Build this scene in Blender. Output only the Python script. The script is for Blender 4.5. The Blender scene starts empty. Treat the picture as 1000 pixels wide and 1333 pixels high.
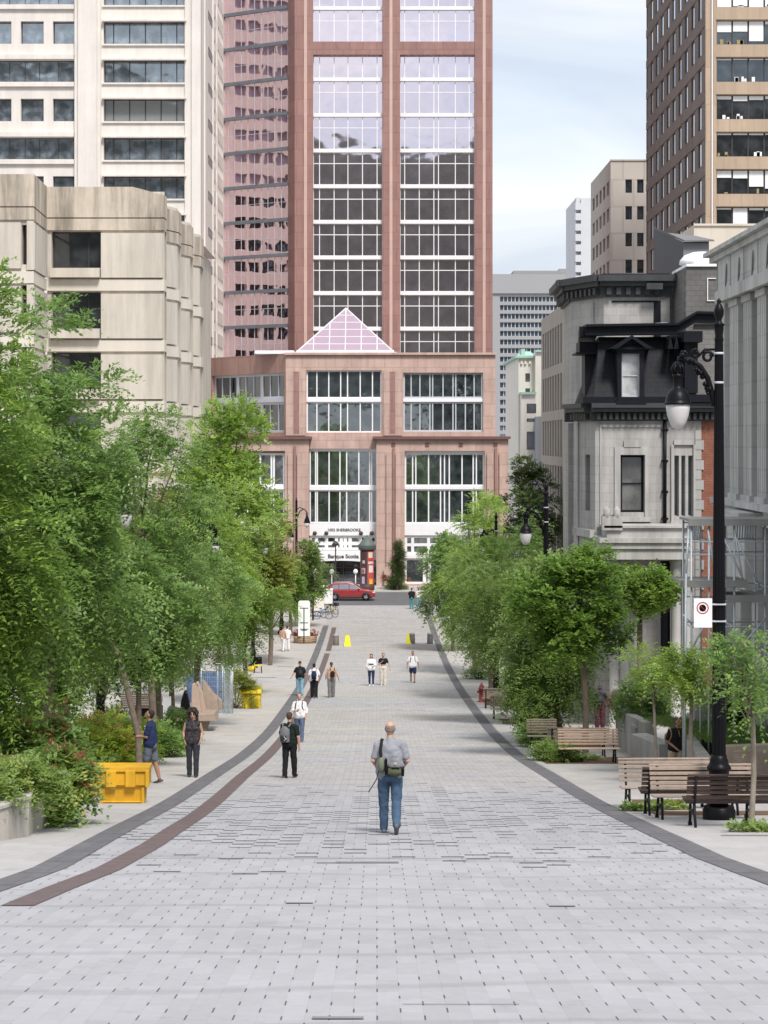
import bpy, bmesh, math, random
import numpy as np
from mathutils import Vector, Matrix
from math import radians as R, sin, cos, pi, sqrt, atan2

# ------------------------------------------------------------------ camera, sky, sun, exposure
F, CX, CY, CZ = 2592.0, 490.0, 572.0, 15.1
scene = bpy.context.scene
C = scene.collection
cam_d = bpy.data.cameras.new("camera"); cam = bpy.data.objects.new("camera", cam_d); C.objects.link(cam)
cam.location = (0, 0, CZ); cam.rotation_euler = (R(90), 0, 0)
cam_d.sensor_fit = 'VERTICAL'; cam_d.sensor_height = 36; cam_d.sensor_width = 27; cam_d.lens = 36 * F / 1333
cam_d.shift_x = 10 / 1333; cam_d.shift_y = -(666.5 - CY) / 1333
cam_d.clip_start = 0.2; cam_d.clip_end = 9000
scene.camera = cam
scene.view_settings.view_transform = 'Standard'; scene.view_settings.look = 'None'
scene.view_settings.gamma = 1; scene.view_settings.exposure = 1.08
SUN_DIR = Vector((0.24, -0.66, 0.92)).normalized()
sd = bpy.data.lights.new("sun", 'SUN'); so = bpy.data.objects.new("sun", sd); C.objects.link(so)
sd.energy = 2.0; sd.angle = R(14); sd.color = (1.0, 0.96, 0.91)
so.rotation_euler = (-SUN_DIR).to_track_quat('-Z', 'Y').to_euler(); so.location = (30, -30, 120)
world = bpy.data.worlds.new("World"); scene.world = world; world.use_nodes = True
nt = world.node_tree; N = nt.nodes; L = nt.links; N.clear()
wo = N.new('ShaderNodeOutputWorld'); bg = N.new('ShaderNodeBackground'); bg.inputs['Strength'].default_value = 0.1
sky = N.new('ShaderNodeTexSky'); sky.sky_type = 'NISHITA'; sky.sun_disc = False
sky.sun_elevation = math.asin(SUN_DIR.z); sky.sun_rotation = atan2(SUN_DIR.x, SUN_DIR.y)
tc = N.new('ShaderNodeTexCoord'); mp = N.new('ShaderNodeMapping'); mp.inputs['Scale'].default_value = (1.0, 1.0, 3.0)
mp.inputs['Location'].default_value = (0.35, 0.1, 0.45)
no = N.new('ShaderNodeTexNoise'); no.inputs['Scale'].default_value = 3.2; no.inputs['Detail'].default_value = 9; no.inputs['Roughness'].default_value = 0.55
no.inputs['Distortion'].default_value = 0.6
rp = N.new('ShaderNodeValToRGB'); rp.color_ramp.elements[0].position = 0.36; rp.color_ramp.elements[0].color = (0.80, 0.80, 0.80, 1)
rp.color_ramp.elements[1].position = 0.56; rp.color_ramp.elements[1].color = (0.97, 0.97, 0.97, 1)
n2 = N.new('ShaderNodeTexNoise'); n2.inputs['Scale'].default_value = 5.5; n2.inputs['Distortion'].default_value = 0.8; n2.inputs['Detail'].default_value = 8
r2 = N.new('ShaderNodeValToRGB'); r2.color_ramp.elements[0].position = 0.35; r2.color_ramp.elements[0].color = (3.35, 3.7, 4.2, 1)
r2.color_ramp.elements[1].position = 0.65; r2.color_ramp.elements[1].color = (4.85, 4.9, 4.95, 1)
mx = N.new('ShaderNodeMix'); mx.data_type = 'RGBA'
L.new(tc.outputs['Generated'], mp.inputs['Vector']); L.new(mp.outputs[0], no.inputs['Vector']); L.new(mp.outputs[0], n2.inputs['Vector'])
L.new(no.outputs['Fac'], rp.inputs[0]); L.new(n2.outputs['Fac'], r2.inputs[0])
L.new(rp.outputs[0], mx.inputs[0]); L.new(sky.outputs[0], mx.inputs[6]); L.new(r2.outputs[0], mx.inputs[7])
L.new(mx.outputs[2], bg.inputs['Color']); L.new(bg.outputs[0], wo.inputs[0])

random.seed(7)
# ------------------------------------------------------------------ picture <-> place
def X(px, D): return D * (px - CX) / F
def Z(py, D): return CZ - D * (py - CY) / F
HP = [(-900, -40), (-400, -30), (-60, -4.6), (-20, -0.3), (0, 2.25), (14, 4.06), (24.9, 5.46), (32, 6.33), (40.5, 7.40), (49.8, 8.46), (63.2, 9.95),
      (76, 11.12), (90, 12.15), (102, 12.95), (115, 13.68), (127, 14.18), (138, 14.52), (151, 14.82), (165, 15.0), (178, 15.08), (186, 15.1), (9000, 15.1)]
def _pchip(pts):
    n = len(pts); h = [pts[i+1][0]-pts[i][0] for i in range(n-1)]; d = [(pts[i+1][1]-pts[i][1])/h[i] for i in range(n-1)]
    m = [d[0]] + [0]*(n-2) + [d[-1]]
    for i in range(1, n-1):
        m[i] = 0 if d[i-1]*d[i] <= 0 else 3*(h[i-1]+h[i])/((2*h[i]+h[i-1])/d[i-1]+(h[i]+2*h[i-1])/d[i])
    return h, d, m
_h, _d, _m = _pchip(HP)
def HD(D):
    i = 0
    while i < len(HP)-2 and D > HP[i+1][0]: i += 1
    t = (D-HP[i][0])/_h[i]; t = min(max(t, 0), 1); h = _h[i]
    return (2*t**3-3*t*t+1)*HP[i][1] + (t**3-2*t*t+t)*h*_m[i] + (-2*t**3+3*t*t)*HP[i+1][1] + (t**3-t*t)*h*_m[i+1]
def zg(D): return CZ - HD(D)
def Dg(py):                      # depth of the ground seen at picture row py
    a, b = 12.0, 600.0
    for _ in range(60):
        c = (a+b)/2
        if CY + F*HD(c)/c > py: a = c
        else: b = c
    return (a+b)/2
def G(px, py):
    D = Dg(py); return (X(px, D), D, zg(D))

# ------------------------------------------------------------------ materials
MATS = {}
def newmat(name):
    m = bpy.data.materials.new(name); m.use_nodes = True; return m, m.node_tree.nodes, m.node_tree.links, m.node_tree.nodes['Principled BSDF']
def mat(name, col, rough=0.8, var=0.12, scale=1.2, metal=0.0, bump=0.0, bscale=30, streak=0.0, spec=0.4, grid=None, gcol=0.75, stain=0.0):
    """noise-varied painted / stone / wood surface; grid=(w,h,axis) adds joint lines"""
    if name in MATS: return MATS[name]
    m, n, l, b = newmat(name); MATS[name] = m
    b.inputs['Roughness'].default_value = rough; b.inputs['Metallic'].default_value = metal
    b.inputs['Specular IOR Level'].default_value = spec
    g = n.new('ShaderNodeNewGeometry')
    t = n.new('ShaderNodeTexNoise'); t.inputs['Scale'].default_value = scale; t.inputs['Detail'].default_value = 6; t.inputs['Roughness'].default_value = 0.65
    l.new(g.outputs['Position'], t.inputs['Vector'])
    r = n.new('ShaderNodeMapRange'); r.inputs[1].default_value = 0.25; r.inputs[2].default_value = 0.75
    r.inputs[3].default_value = 1-var; r.inputs[4].default_value = 1+var; l.new(t.outputs['Fac'], r.inputs[0])
    fac = r.outputs[0]
    def mul(a, bb):
        q = n.new('ShaderNodeMath'); q.operation = 'MULTIPLY'; l.new(a, q.inputs[0]); l.new(bb, q.inputs[1]); return q.outputs[0]
    if streak:
        mp = n.new('ShaderNodeMapping'); mp.inputs['Scale'].default_value = (0.9, 0.9, 0.07); l.new(g.outputs['Position'], mp.inputs['Vector'])
        t2 = n.new('ShaderNodeTexNoise'); t2.inputs['Scale'].default_value = 1.3; t2.inputs['Detail'].default_value = 7; t2.inputs['Roughness'].default_value = 0.7
        l.new(mp.outputs[0], t2.inputs['Vector'])
        r2 = n.new('ShaderNodeMapRange'); r2.inputs[1].default_value = 0.38; r2.inputs[2].default_value = 0.60; r2.inputs[3].default_value = 1-streak; r2.inputs[4].default_value = 1.0
        l.new(t2.outputs['Fac'], r2.inputs[0]); fac = mul(fac, r2.outputs[0])
    if grid:
        w, h, ax = grid
        sp = n.new('ShaderNodeSeparateXYZ'); l.new(g.outputs['Position'], sp.inputs[0])
        cb = n.new('ShaderNodeCombineXYZ'); l.new(sp.outputs[ax], cb.inputs[0]); l.new(sp.outputs[2], cb.inputs[1])
        br = n.new('ShaderNodeTexBrick'); br.inputs['Scale'].default_value = 1; br.inputs['Brick Width'].default_value = w; br.inputs['Row Height'].default_value = h
        br.inputs['Mortar Size'].default_value = min(w, h)*0.055; br.inputs['Mortar Smooth'].default_value = 0.3
        br.inputs['Color1'].default_value = (1, 1, 1, 1); br.inputs['Color2'].default_value = (0.9, 0.9, 0.9, 1); br.inputs['Mortar'].default_value = (gcol,)*3+(1,)
        l.new(cb.outputs[0], br.inputs['Vector'])
        s2 = n.new('ShaderNodeSeparateColor'); l.new(br.outputs['Color'], s2.inputs[0]); fac = mul(fac, s2.outputs[0])
    mc = n.new('ShaderNodeMix'); mc.data_type = 'RGBA'; mc.blend_type = 'MULTIPLY'; mc.inputs[0].default_value = 1
    mc.inputs[6].default_value = (*col, 1); l.new(fac, mc.inputs[7]); l.new(mc.outputs[2], b.inputs['Base Color'])
    if bump:
        t3 = n.new('ShaderNodeTexNoise'); t3.inputs['Scale'].default_value = bscale; t3.inputs['Detail'].default_value = 4
        l.new(g.outputs['Position'], t3.inputs['Vector'])
        bp = n.new('ShaderNodeBump'); bp.inputs['Strength'].default_value = bump; bp.inputs['Distance'].default_value = 0.02
        l.new(t3.outputs['Fac'], bp.inputs['Height']); l.new(bp.outputs[0], b.inputs['Normal'])
    return m
def glass(name, dark, tint, refl=0.5, wob=0.0, wscale=0.5, rough=0.03, blind=None):
    """window pane: dark room behind, coated front reflecting the sky; blind=(colour, share) closes some panes"""
    if name in MATS: return MATS[name]
    m, n, l, b = newmat(name); MATS[name] = m
    b.inputs['Base Color'].default_value = (*dark, 1); b.inputs['Roughness'].default_value = 0.08
    oi = n.new('ShaderNodeObjectInfo')
    g = n.new('ShaderNodeNewGeometry')
    t = n.new('ShaderNodeTexNoise'); t.inputs['Scale'].default_value = 0.9; t.inputs['Detail'].default_value = 3; l.new(g.outputs['Position'], t.inputs['Vector'])
    rr = n.new('ShaderNodeValToRGB'); rr.color_ramp.elements[0].position = 0.4; rr.color_ramp.elements[0].color = (*[c*0.55 for c in dark], 1)
    rr.color_ramp.elements[1].position = 0.65; rr.color_ramp.elements[1].color = (*[c*1.9 for c in dark], 1); l.new(t.outputs['Fac'], rr.inputs[0])
    src = rr.outputs[0]
    if blind:
        c2, share = blind
        gt = n.new('ShaderNodeMath'); gt.operation = 'GREATER_THAN'; gt.inputs[1].default_value = 1-share; l.new(oi.outputs['Random'], gt.inputs[0])
        mb = n.new('ShaderNodeMix'); mb.data_type = 'RGBA'; l.new(gt.outputs[0], mb.inputs[0]); l.new(src, mb.inputs[6]); mb.inputs[7].default_value = (*c2, 1); src = mb.outputs[2]
    l.new(src, b.inputs['Base Color'])
    gl = n.new('ShaderNodeBsdfGlossy'); gl.inputs['Color'].default_value = (*tint, 1); gl.inputs['Roughness'].default_value = rough
    ms = n.new('ShaderNodeMixShader'); ms.inputs[0].default_value = refl
    if wob:
        t4 = n.new('ShaderNodeTexNoise'); t4.inputs['Scale'].default_value = wscale; t4.inputs['Detail'].default_value = 1.5; l.new(g.outputs['Position'], t4.inputs['Vector'])
        bp = n.new('ShaderNodeBump'); bp.inputs['Strength'].default_value = wob; bp.inputs['Distance'].default_value = 0.1
        l.new(t4.outputs['Fac'], bp.inputs['Height']); l.new(bp.outputs[0], gl.inputs['Normal'])
    l.new(b.outputs[0], ms.inputs[1]); l.new(gl.outputs[0], ms.inputs[2]); l.new(ms.outputs[0], n['Material Output'].inputs[0])
    return m
def leafmat(name, c1, c2, c3=None, trans=0.52):
    if name in MATS: return MATS[name]
    m, n, l, b = newmat(name); MATS[name] = m
    g = n.new('ShaderNodeNewGeometry')
    t = n.new('ShaderNodeTexNoise'); t.inputs['Scale'].default_value = 0.9; t.inputs['Detail'].default_value = 3; l.new(g.outputs['Position'], t.inputs['Vector'])
    ad = n.new('ShaderNodeMath'); ad.operation = 'MULTIPLY_ADD'; ad.inputs[1].default_value = 0.55; l.new(g.outputs['Random Per Island'], ad.inputs[0])
    mr = n.new('ShaderNodeMapRange'); mr.inputs[1].default_value = 0.3; mr.inputs[2].default_value = 0.7; mr.inputs[3].default_value = 0; mr.inputs[4].default_value = 0.5
    l.new(t.outputs['Fac'], mr.inputs[0]); l.new(mr.outputs[0], ad.inputs[2])
    rr = n.new('ShaderNodeValToRGB'); rr.color_ramp.elements[0].color = (*c1, 1); rr.color_ramp.elements[1].color = (*c2, 1)
    if c3: e = rr.color_ramp.elements.new(0.86); e.color = (*c2, 1); rr.color_ramp.elements[2].color = (*c3, 1); rr.color_ramp.elements[2].position = 1.0
    l.new(ad.outputs[0], rr.inputs[0])
    b.inputs['Roughness'].default_value = 0.42; b.inputs['Specular IOR Level'].default_value = 0.5; l.new(rr.outputs[0], b.inputs['Base Color'])
    tr = n.new('ShaderNodeBsdfTranslucent'); l.new(rr.outputs[0], tr.inputs['Color'])
    ms = n.new('ShaderNodeMixShader'); ms.inputs[0].default_value = trans
    l.new(b.outputs[0], ms.inputs[1]); l.new(tr.outputs[0], ms.inputs[2]); l.new(ms.outputs[0], n['Material Output'].inputs[0])
    return m

# ------------------------------------------------------------------ mesh helpers
def tag(o, label=None, cat=None, group=None, kind=None):
    if label: o['label'] = label
    if cat: o['category'] = cat
    if group: o['group'] = group
    if kind: o['kind'] = kind
    return o
def empty(name, loc, label, cat, group=None, rz=0.0):
    o = bpy.data.objects.new(name, None); C.objects.link(o); o.location = loc; o.rotation_euler = (0, 0, rz); o.empty_display_size = 0.3
    return tag(o, label, cat, group)
class MB:
    def __init__(s): s.v = []; s.f = []; s.smooth = []
    def add(s, vs, fs, sm=False):
        b = len(s.v); s.v.extend(vs); s.f.extend([tuple(b+i for i in f) for f in fs]); s.smooth.extend([sm]*len(fs)); return s
    def box(s, x0, x1, y0, y1, z0, z1, M=None):
        vs = [(x, y, z) for z in (z0, z1) for y in (y0, y1) for x in (x0, x1)]
        if M is not None: vs = [tuple(M @ Vector(v)) for v in vs]
        return s.add(vs, [(0, 2, 3, 1), (4, 5, 7, 6), (0, 1, 5, 4), (2, 6, 7, 3), (0, 4, 6, 2), (1, 3, 7, 5)])
    def quad(s, a, b, c, d): return s.add([a, b, c, d], [(0, 1, 2, 3)])
    def prism(s, poly, z0, z1):                       # plan polygon (ccw), vertical
        n = len(poly)
        vs = [(p[0], p[1], z0) for p in poly] + [(p[0], p[1], z1) for p in poly]
        return s.add(vs, [tuple(range(n-1, -1, -1)), tuple(range(n, 2*n))] + [(i, (i+1) % n, n+(i+1) % n, n+i) for i in range(n)])
    def extr(s, poly, d, f):                          # poly of (a,b) -> f(a,b,t) for t in d
        n = len(poly); vs = [f(a, b, d[0]) for a, b in poly] + [f(a, b, d[1]) for a, b in poly]
        return s.add(vs, [tuple(range(n-1, -1, -1)), tuple(range(n, 2*n))] + [(i, (i+1) % n, n+(i+1) % n, n+i) for i in range(n)])
    def tube(s, pts, rad, n=8, cap=True, sm=True):
        pts = [Vector(p) for p in pts]; k = len(pts)
        if not hasattr(rad, '__len__'): rad = [rad]*k
        rings = []; up = None
        for i, p in enumerate(pts):
            t = (pts[min(i+1, k-1)]-pts[max(i-1, 0)]).normalized()
            if up is None: up = t.orthogonal().normalized()
            up = (up - t*up.dot(t)); up = up.normalized() if up.length > 1e-6 else t.orthogonal().normalized()
            w = t.cross(up)
            rings += [tuple(p + (up*cos(2*pi*j/n)+w*sin(2*pi*j/n))*rad[i]) for j in range(n)]
        fs = [(i*n+j, i*n+(j+1) % n, (i+1)*n+(j+1) % n, (i+1)*n+j) for i in range(k-1) for j in range(n)]
        s.add(rings, fs, sm)
        if cap:
            b = len(s.v)-len(rings); s.f.append(tuple(b+j for j in range(n-1, -1, -1))); s.f.append(tuple(b+(k-1)*n+j for j in range(n))); s.smooth += [False, False]
        return s
    def lathe(s, prof, n=16, c=(0, 0, 0), sm=True):
        vs = [(c[0]+r*cos(2*pi*j/n), c[1]+r*sin(2*pi*j/n), c[2]+z) for r, z in prof for j in range(n)]
        k = len(prof); fs = [(i*n+j, i*n+(j+1) % n, (i+1)*n+(j+1) % n, (i+1)*n+j) for i in range(k-1) for j in range(n)]
        s.add(vs, fs, sm)
        b = len(s.v)-len(vs); s.f.append(tuple(b+j for j in range(n-1, -1, -1))); s.f.append(tuple(b+(k-1)*n+j for j in range(n))); s.smooth += [False, False]
        return s
    def ell(s, c, r, n=12, m=8, M=None):
        vs = []; fs = []
        for i in range(m+1):
            a = pi*i/m
            for j in range(n):
                v = (c[0]+r[0]*sin(a)*cos(2*pi*j/n), c[1]+r[1]*sin(a)*sin(2*pi*j/n), c[2]-r[2]*cos(a)); vs.append(tuple(M @ Vector(v)) if M is not None else v)
        for i in range(m):
            for j in range(n): fs.append((i*n+j, i*n+(j+1) % n, (i+1)*n+(j+1) % n, (i+1)*n+j))
        return s.add(vs, fs, True)
    def cap(s, p0, r0, p1, r1, n=10):                 # tapered capsule
        a, b = Vector(p0), Vector(p1); d = (b-a); Ld = d.length; d = d/Ld if Ld > 1e-6 else Vector((0, 0, 1))
        P = []; Q = []
        for t in (-0.98, -0.8, -0.45, 0): P.append(a+d*(t*r0)); Q.append(r0*sqrt(max(1-t*t, 0.02)))
        for t in (0, 0.45, 0.8, 0.98): P.append(b+d*(t*r1)); Q.append(r1*sqrt(max(1-t*t, 0.02)))
        return s.tube(P, Q, n)
    def mesh(s, name, m, off=None):
        me = bpy.data.meshes.new(name)
        vs = s.v if off is None else [(v[0]-off[0], v[1]-off[1], v[2]-off[2]) for v in s.v]
        me.from_pydata(vs, [], s.f); me.polygons.foreach_set('use_smooth', s.smooth)
        if m: me.materials.append(m)
        me.update(); return me
    def build(s, name, m, parent=None, loc=None, world=False, bevel=0.0):
        off = None
        if world and parent is not None: off = parent_world(parent)
        elif world and loc is not None: off = loc
        o = bpy.data.objects.new(name, s.mesh(name, m, off)); C.objects.link(o)
        if parent is not None: o.parent = parent
        elif loc is not None: o.location = loc
        if bevel:
            md = o.modifiers.new('bevel', 'BEVEL'); md.width = bevel; md.segments = 2; md.limit_method = 'ANGLE'
        return o
def parent_world(o):
    p = Vector(o.location)
    while o.parent is not None: o = o.parent; p = p + Vector(o.location)
    return p
class Face:                                            # a vertical wall plane: a along the wall, d outwards
    def __init__(s, p, q):
        s.o = Vector((p[0], p[1])); e = Vector((q[0], q[1]))-s.o; s.len = e.length; s.u = e.normalized(); s.n = Vector((s.u.y, -s.u.x)); s.ang = atan2(s.u.y, s.u.x)
    def pt(s, a, z, d=0.0):
        q = s.o+s.u*a+s.n*d; return (q.x, q.y, z)
    def box(s, mb, a0, a1, z0, z1, d0, d1):
        vs = [s.pt(a, z, d) for z in (z0, z1) for d in (d1, d0) for a in (a0, a1)]
        mb.add(vs, [(0, 2, 3, 1), (4, 5, 7, 6), (0, 1, 5, 4), (2, 6, 7, 3), (0, 4, 6, 2), (1, 3, 7, 5)])
    def quad(s, mb, a0, a1, z0, z1, d=0.0): mb.quad(s.pt(a0, z0, d), s.pt(a1, z0, d), s.pt(a1, z1, d), s.pt(a0, z1, d))
    def sides(s, mb, a, z0, z1, d0, d1): mb.quad(s.pt(a, z0, d0), s.pt(a, z0, d1), s.pt(a, z1, d1), s.pt(a, z1, d0))
    def poly(s, mb, pts, d0, d1): mb.extr(pts, (d0, d1), lambda a, b, t: s.pt(a, b, t))
    def wall(s, mb, a0, a1, z0, z1, ops=(), depth=0.3, d=0.0):
        """wall sheet with real recessed openings"""
        ops = [(max(a0, o[0]), max(z0, o[1]), min(a1, o[2]), min(z1, o[3])) for o in ops if o[2] > a0 and o[0] < a1 and o[3] > z0 and o[1] < z1]
        zs = sorted(set([z0, z1]+[o[1] for o in ops]+[o[3] for o in ops]))
        for i in range(len(zs)-1):
            zm = (zs[i]+zs[i+1])/2; row = sorted((o[0], o[2]) for o in ops if o[1] < zm < o[3]); a = a0
            for p, q in row:
                if p > a+1e-6: s.quad(mb, a, p, zs[i], zs[i+1], d)
                a = max(a, q)
            if a < a1-1e-6: s.quad(mb, a, a1, zs[i], zs[i+1], d)
        for o in ops:
            e = d-depth
            mb.quad(s.pt(o[0], o[1], d), s.pt(o[2], o[1], d), s.pt(o[2], o[1], e), s.pt(o[0], o[1], e))
            mb.quad(s.pt(o[0], o[3], e), s.pt(o[2], o[3], e), s.pt(o[2], o[3], d), s.pt(o[0], o[3], d))
            mb.quad(s.pt(o[0], o[1], e), s.pt(o[0], o[3], e), s.pt(o[0], o[3], d), s.pt(o[0], o[1], d))
            mb.quad(s.pt(o[2], o[1], d), s.pt(o[2], o[3], d), s.pt(o[2], o[3], e), s.pt(o[2], o[1], e))
_WC = {}
def window(parent, fc, a0, z0, a1, z1, d, fm, gm, cols=1, rows=(), ft=0.06, fd=0.08, name='window', mull=None, stuff=False):
    """frame with mullions (part) and its pane (sub-part); identical sizes share meshes"""
    w, h = round(a1-a0, 3), round(z1-z0, 3); key = (w, h, fm.name, gm.name, cols if not hasattr(cols, '__len__') else tuple(cols), tuple(rows), ft, fd, mull)
    if key not in _WC:
        mb = MB(); mt = mull or ft*0.7
        mb.box(0, ft, 0, fd, 0, h); mb.box(w-ft, w, 0, fd, 0, h); mb.box(ft, w-ft, 0, fd, 0, ft); mb.box(ft, w-ft, 0, fd, h-ft, h)
        cs = [w*i/cols for i in range(1, cols)] if not hasattr(cols, '__len__') else [w*c for c in cols]
        for c in cs: mb.box(c-mt/2, c+mt/2, 0.01, fd-0.01, ft, h-ft)
        for r in rows: mb.box(ft, w-ft, 0.02, fd-0.02, h*r-mt/2, h*r+mt/2)
        pm = MB(); pm.quad((0.01, fd*0.6, 0.01), (w-0.01, fd*0.6, 0.01), (w-0.01, fd*0.6, h-0.01), (0.01, fd*0.6, h-0.01))
        _WC[key] = (mb.mesh(name, fm), pm.mesh('pane', gm))
    o = bpy.data.objects.new(name, _WC[key][0]); C.objects.link(o); o.parent = parent
    o.location = Vector(fc.pt(a0, z0, d))-parent_world(parent); o.rotation_euler = (0, 0, fc.ang)
    p = bpy.data.objects.new('pane', _WC[key][1]); C.objects.link(p); p.parent = o
    return o
def text_part(parent, body, fc, a, z, size, d, m, name='lettering', bold=0.0):
    cu = bpy.data.curves.new(name, 'FONT'); cu.body = body; cu.size = size; cu.extrude = 0.02; cu.offset = bold; cu.align_x = 'CENTER'
    t = bpy.data.objects.new(name, cu); C.objects.link(t)
    me = bpy.data.meshes.new_from_object(t.evaluated_get(bpy.context.evaluated_depsgraph_get())); bpy.data.objects.remove(t)
    me.materials.clear(); me.materials.append(m)
    o = bpy.data.objects.new(name, me); C.objects.link(o); o.parent = parent
    o.location = Vector(fc.pt(a, z, d))-parent_world(parent); o.rotation_euler = (R(90), 0, fc.ang); return o
# ------------------------------------------------------------------ the ground
YS = [-900, -700, -400, -200, -120] + list(range(-60, 206)) + [215, 240, 300, 400, 700, 1500, 4000, 8800]
ZS = [zg(y) for y in YS]
def zgl(D): return float(np.interp(D, YS, ZS))
def strip(name, rows, dz, m, parent=None, kind='structure', closed=False):
    """sheet over the sloping ground; rows = [(D, x0, x1), ...] straight between"""
    Ds = [r[0] for r in rows]; d0, d1 = Ds[0], Ds[-1]
    ys = sorted(set([y for y in YS if d0 < y < d1]+Ds)); mb = MB()
    for y in ys:
        x0 = float(np.interp(y, Ds, [r[1] for r in rows])); x1 = float(np.interp(y, Ds, [r[2] for r in rows])); z = zgl(y)+dz
        mb.v += [(x0, y, z), (x1, y, z)]
    for i in range(len(ys)-1): mb.f.append((2*i, 2*i+1, 2*i+3, 2*i+2)); mb.smooth.append(False)
    o = mb.build(name, m, parent)
    return tag(o, kind=kind) if kind else o

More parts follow.
